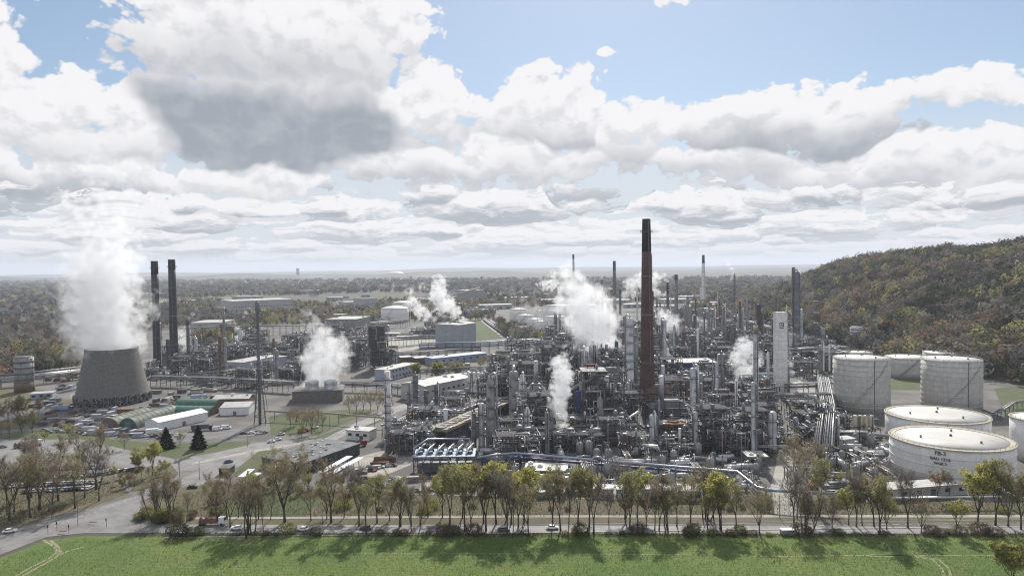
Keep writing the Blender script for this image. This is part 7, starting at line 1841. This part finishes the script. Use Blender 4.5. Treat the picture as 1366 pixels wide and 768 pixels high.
steam('great grey white steam cloud behind the teal stacks', 600, [(812, 474, 18, 1.2), (800, 458, 36, 1.3), (788, 434, 48, 1.3), (776, 408, 46, 1.2), (766, 384, 34, 1.1), (757, 366, 20, .9)], 0.085, .6, .9, soft=.6, step=.15)
steam('thin veil of steam drifting over the far white tanks', 1000, [(745, 440, 24, .5), (728, 418, 36, .5), (700, 396, 36, .45), (672, 384, 28, .35)], 0.02, .6, .8, soft=1.0)
steam('small bright ragged steam puff left of the great cloud', 1250, [(747, 385, 6, 1.0), (737, 379, 11, 1.1), (726, 380, 9, 1.0), (717, 381, 5, .8), (738, 366, 9, .7)], 0.10, .6, 1.1)
Yj = 372
steam('white steam jet rising in front of the dark frames', Yj, [(752, 568, 8, 1.4), (748, 554, 13, 1.3), (743, 540, 17, 1.3), (749, 521, 17, 1.3), (751, 502, 20, 1.2), (748, 486, 18, 1.0), (755, 474, 9, .6), (752, 462, 7, .4)], 0.28, .6, 1.0)
steam('white steam among the units left of the white cold box', 520, [(990, 496, 14, 1.3), (986, 481, 19, 1.2), (994, 466, 19, 1.1), (990, 452, 12, .9)], 0.16, .6, 1.2)
steam('white steam curling right behind the pale square stack', 525, [(1003, 492, 11, 1.2), (1010, 482, 13, 1.1), (1015, 472, 8, .7)], 0.14, .6, 1.2)
steam('thin white steam at the right side of the white cold box', 500, [(1056, 497, 6, 1.2), (1054, 486, 6, 1.1), (1050, 476, 6, .9), (1052, 468, 4, .6)], 0.2, .6, 1.2)
steam('small steam wisp drifting left from the left tall grey tank', gp(1095, 480).y, [(1110, 474, 4, 1.1), (1100, 471, 7, 1.0), (1088, 472, 6, .8), (1078, 473, 4, .5)], 0.10, .6, 1.1)
steam('wide pale steam bank behind the brown chimney', 1500, [(834, 392, 8, 1.1), (842, 380, 14, 1.1), (856, 374, 15, 1.1), (872, 374, 13, 1.1), (884, 371, 8, .9), (892, 376, 5, .6)], 0.05, .6, 1.0)
steam('bright low steam bank right of the brown chimney', 1450, [(846, 392, 7, .9), (862, 391, 11, 1.1), (876, 390, 9, 1.0), (887, 392, 6, .8)], 0.08, .6, 1.0)
steam('white steam between the slim stacks right of the brown chimney', 760, [(908, 438, 9, 1.0), (897, 432, 16, 1.2), (886, 423, 15, 1.1), (879, 412, 9, .7)], 0.09, .6, 1.1)
steam('low white steam over the units beyond the brown chimney', 1000, [(938, 430, 7, 1.0), (926, 427, 8, 1.1), (914, 429, 6, .7)], 0.07, .6, 1.1)
steam('white steam around the foot of the brown chimney units', 640, [(838, 498, 6, 1.0), (836, 487, 8, 1.0), (838, 476, 7, .7)], 0.12, .6, 1.1)
steam('small curl of smoke over the thin flare mast', gp(980, 428).y, [(979, 364, 2.6, 1.2), (976, 359, 4, 1.1), (972, 353, 4.5, 1.0), (969, 347, 3.5, .8)], 0.12, .6, 1.1)
steam('white steam cluster behind the small grey stack on the left', gp(243, 488).y, [(246, 466, 6, 1.1), (243, 456, 9, 1.1), (242, 444, 8, 1.0), (245, 436, 5, .7)], 0.14, .6, 1.1)
steam('tiny steam wisp over the small grey stack on the left', gp(253, 492).y, [(253, 424, 2.5, 1.1), (257, 419, 4, 1.0), (262, 412, 4, .7), (265, 408, 2.5, .4)], 0.12, .6, 1.1)
steam('small ragged white steam puff right of the pale left stack', gp(320, 470).y, [(318, 450, 6, 1.2), (322, 446, 6, 1.0), (316, 438, 5, 1.0), (314, 431, 3, .8)], 0.2, .6, 1.1)
steam('small steam wisp in front of the striped factory', gp(325, 440).y, [(325, 422, 2.5, 1.1), (328, 417, 4, 1.0), (332, 411, 3.5, .7)], 0.1, .6, 1.1)
steam('faint curl of steam above the top of the hill', 1700, [(1276, 336, 3, .9), (1272, 330, 4, .9), (1270, 325, 3, .6)], 0.05, .6, 1.1)
steam('tiny white steam line left of the thin hillside mast', 2600, [(1087, 365, 2.5, 1.1), (1078, 363, 4, 1.0), (1066, 361, 3, .8)], 0.05, .6, 1.1)
steam('small bright steam streak left of the brown chimney', 1300, [(800, 402, 3, 1.0), (807, 406, 4, 1.1), (815, 411, 3.5, .9)], 0.12, .6, 1.0)
steam('small wisp on the far ridge above the far dark stack', 3000, [(398, 362, 2, 1), (401, 359, 2.5, .8)], 0.05, .6, 1.0)
# ------------------------------------------------------------------ every label singles out one thing
LAND = [(w_, x, y) for (w_, x, y) in LANDMARKS] + [('the hill foot', 1110, 460), ('the left crossing', 270, 630), ('the car park', 120, 610), ('the roadside lorry', 283, 697), ('the broad bare tree', 380, 670), ('the far conveyor', 622, 390), ('the white steam jet', 748, 530), ('the railway', 660, 440), ('the junction', 110, 705), ('the right pipe rack', 1100, 560), ('the field edge box', 1050, 710)]
def relation(px, py, name):
    tree_ = py > 655
    best = None
    for (w_, x, y) in LAND:
        d = math.hypot(px - x, (py - y) * (0.8 if tree_ else 1.6))
        if best is None or d < best[0]: best = (d, w_, x, y)
    d, w_, x, y = best; dx, dy_ = px - x, py - y
    fb = 'before' if dy_ > 9 else ('behind' if dy_ < -9 else '')
    lr = '' if abs(dx) < 9 else ('left' if dx < 0 else 'right')
    near = 'just ' if abs(dx) < 26 else ''
    if lr: return f'{near}{lr} of {w_}' + (', nearer' if fb == 'before' else (', farther' if fb else ''))
    if fb: return f'{fb} {w_}'
    return f'beside {w_}'
ORD = ['first', 'second', 'third', 'fourth', 'fifth', 'sixth', 'seventh', 'eighth', 'ninth', 'tenth', 'eleventh', 'twelfth', 'thirteenth', 'fourteenth', 'fifteenth', 'sixteenth', 'seventeenth', 'eighteenth', 'nineteenth', 'twentieth']
bpy.context.view_layer.update()
pool = {}
for o in THINGS:
    if 'auto' not in o: continue
    px, py = pix(o.location); d = o['label']
    lab = f'{d} {relation(px, py, o.name)}'
    pool.setdefault(lab, []).append((px, o))
taken = {o['label'] for o in THINGS if 'auto' not in o}
for lab, lst in pool.items():
    lst.sort(key=lambda q: q[0])
    if len(lst) == 1 and lab not in taken: lst[0][1]['label'] = lab
    else:
        for k, (px, o) in enumerate(lst):
            o['label'] = f'{lab}, {ORD[k]} from left' if k < 20 else f'{lab}, past the twentieth from left'
for o in THINGS:
    if 'auto' in o:
        del o['auto']
        w_ = o['label'].split()
        if len(w_) > 16: o['label'] = o['label'].replace('well ', '').replace('just ', '').replace(' with its', ' with')
for o in THINGS:
    if len(o['label'].split()) > 16: print('LONG', o['label'])
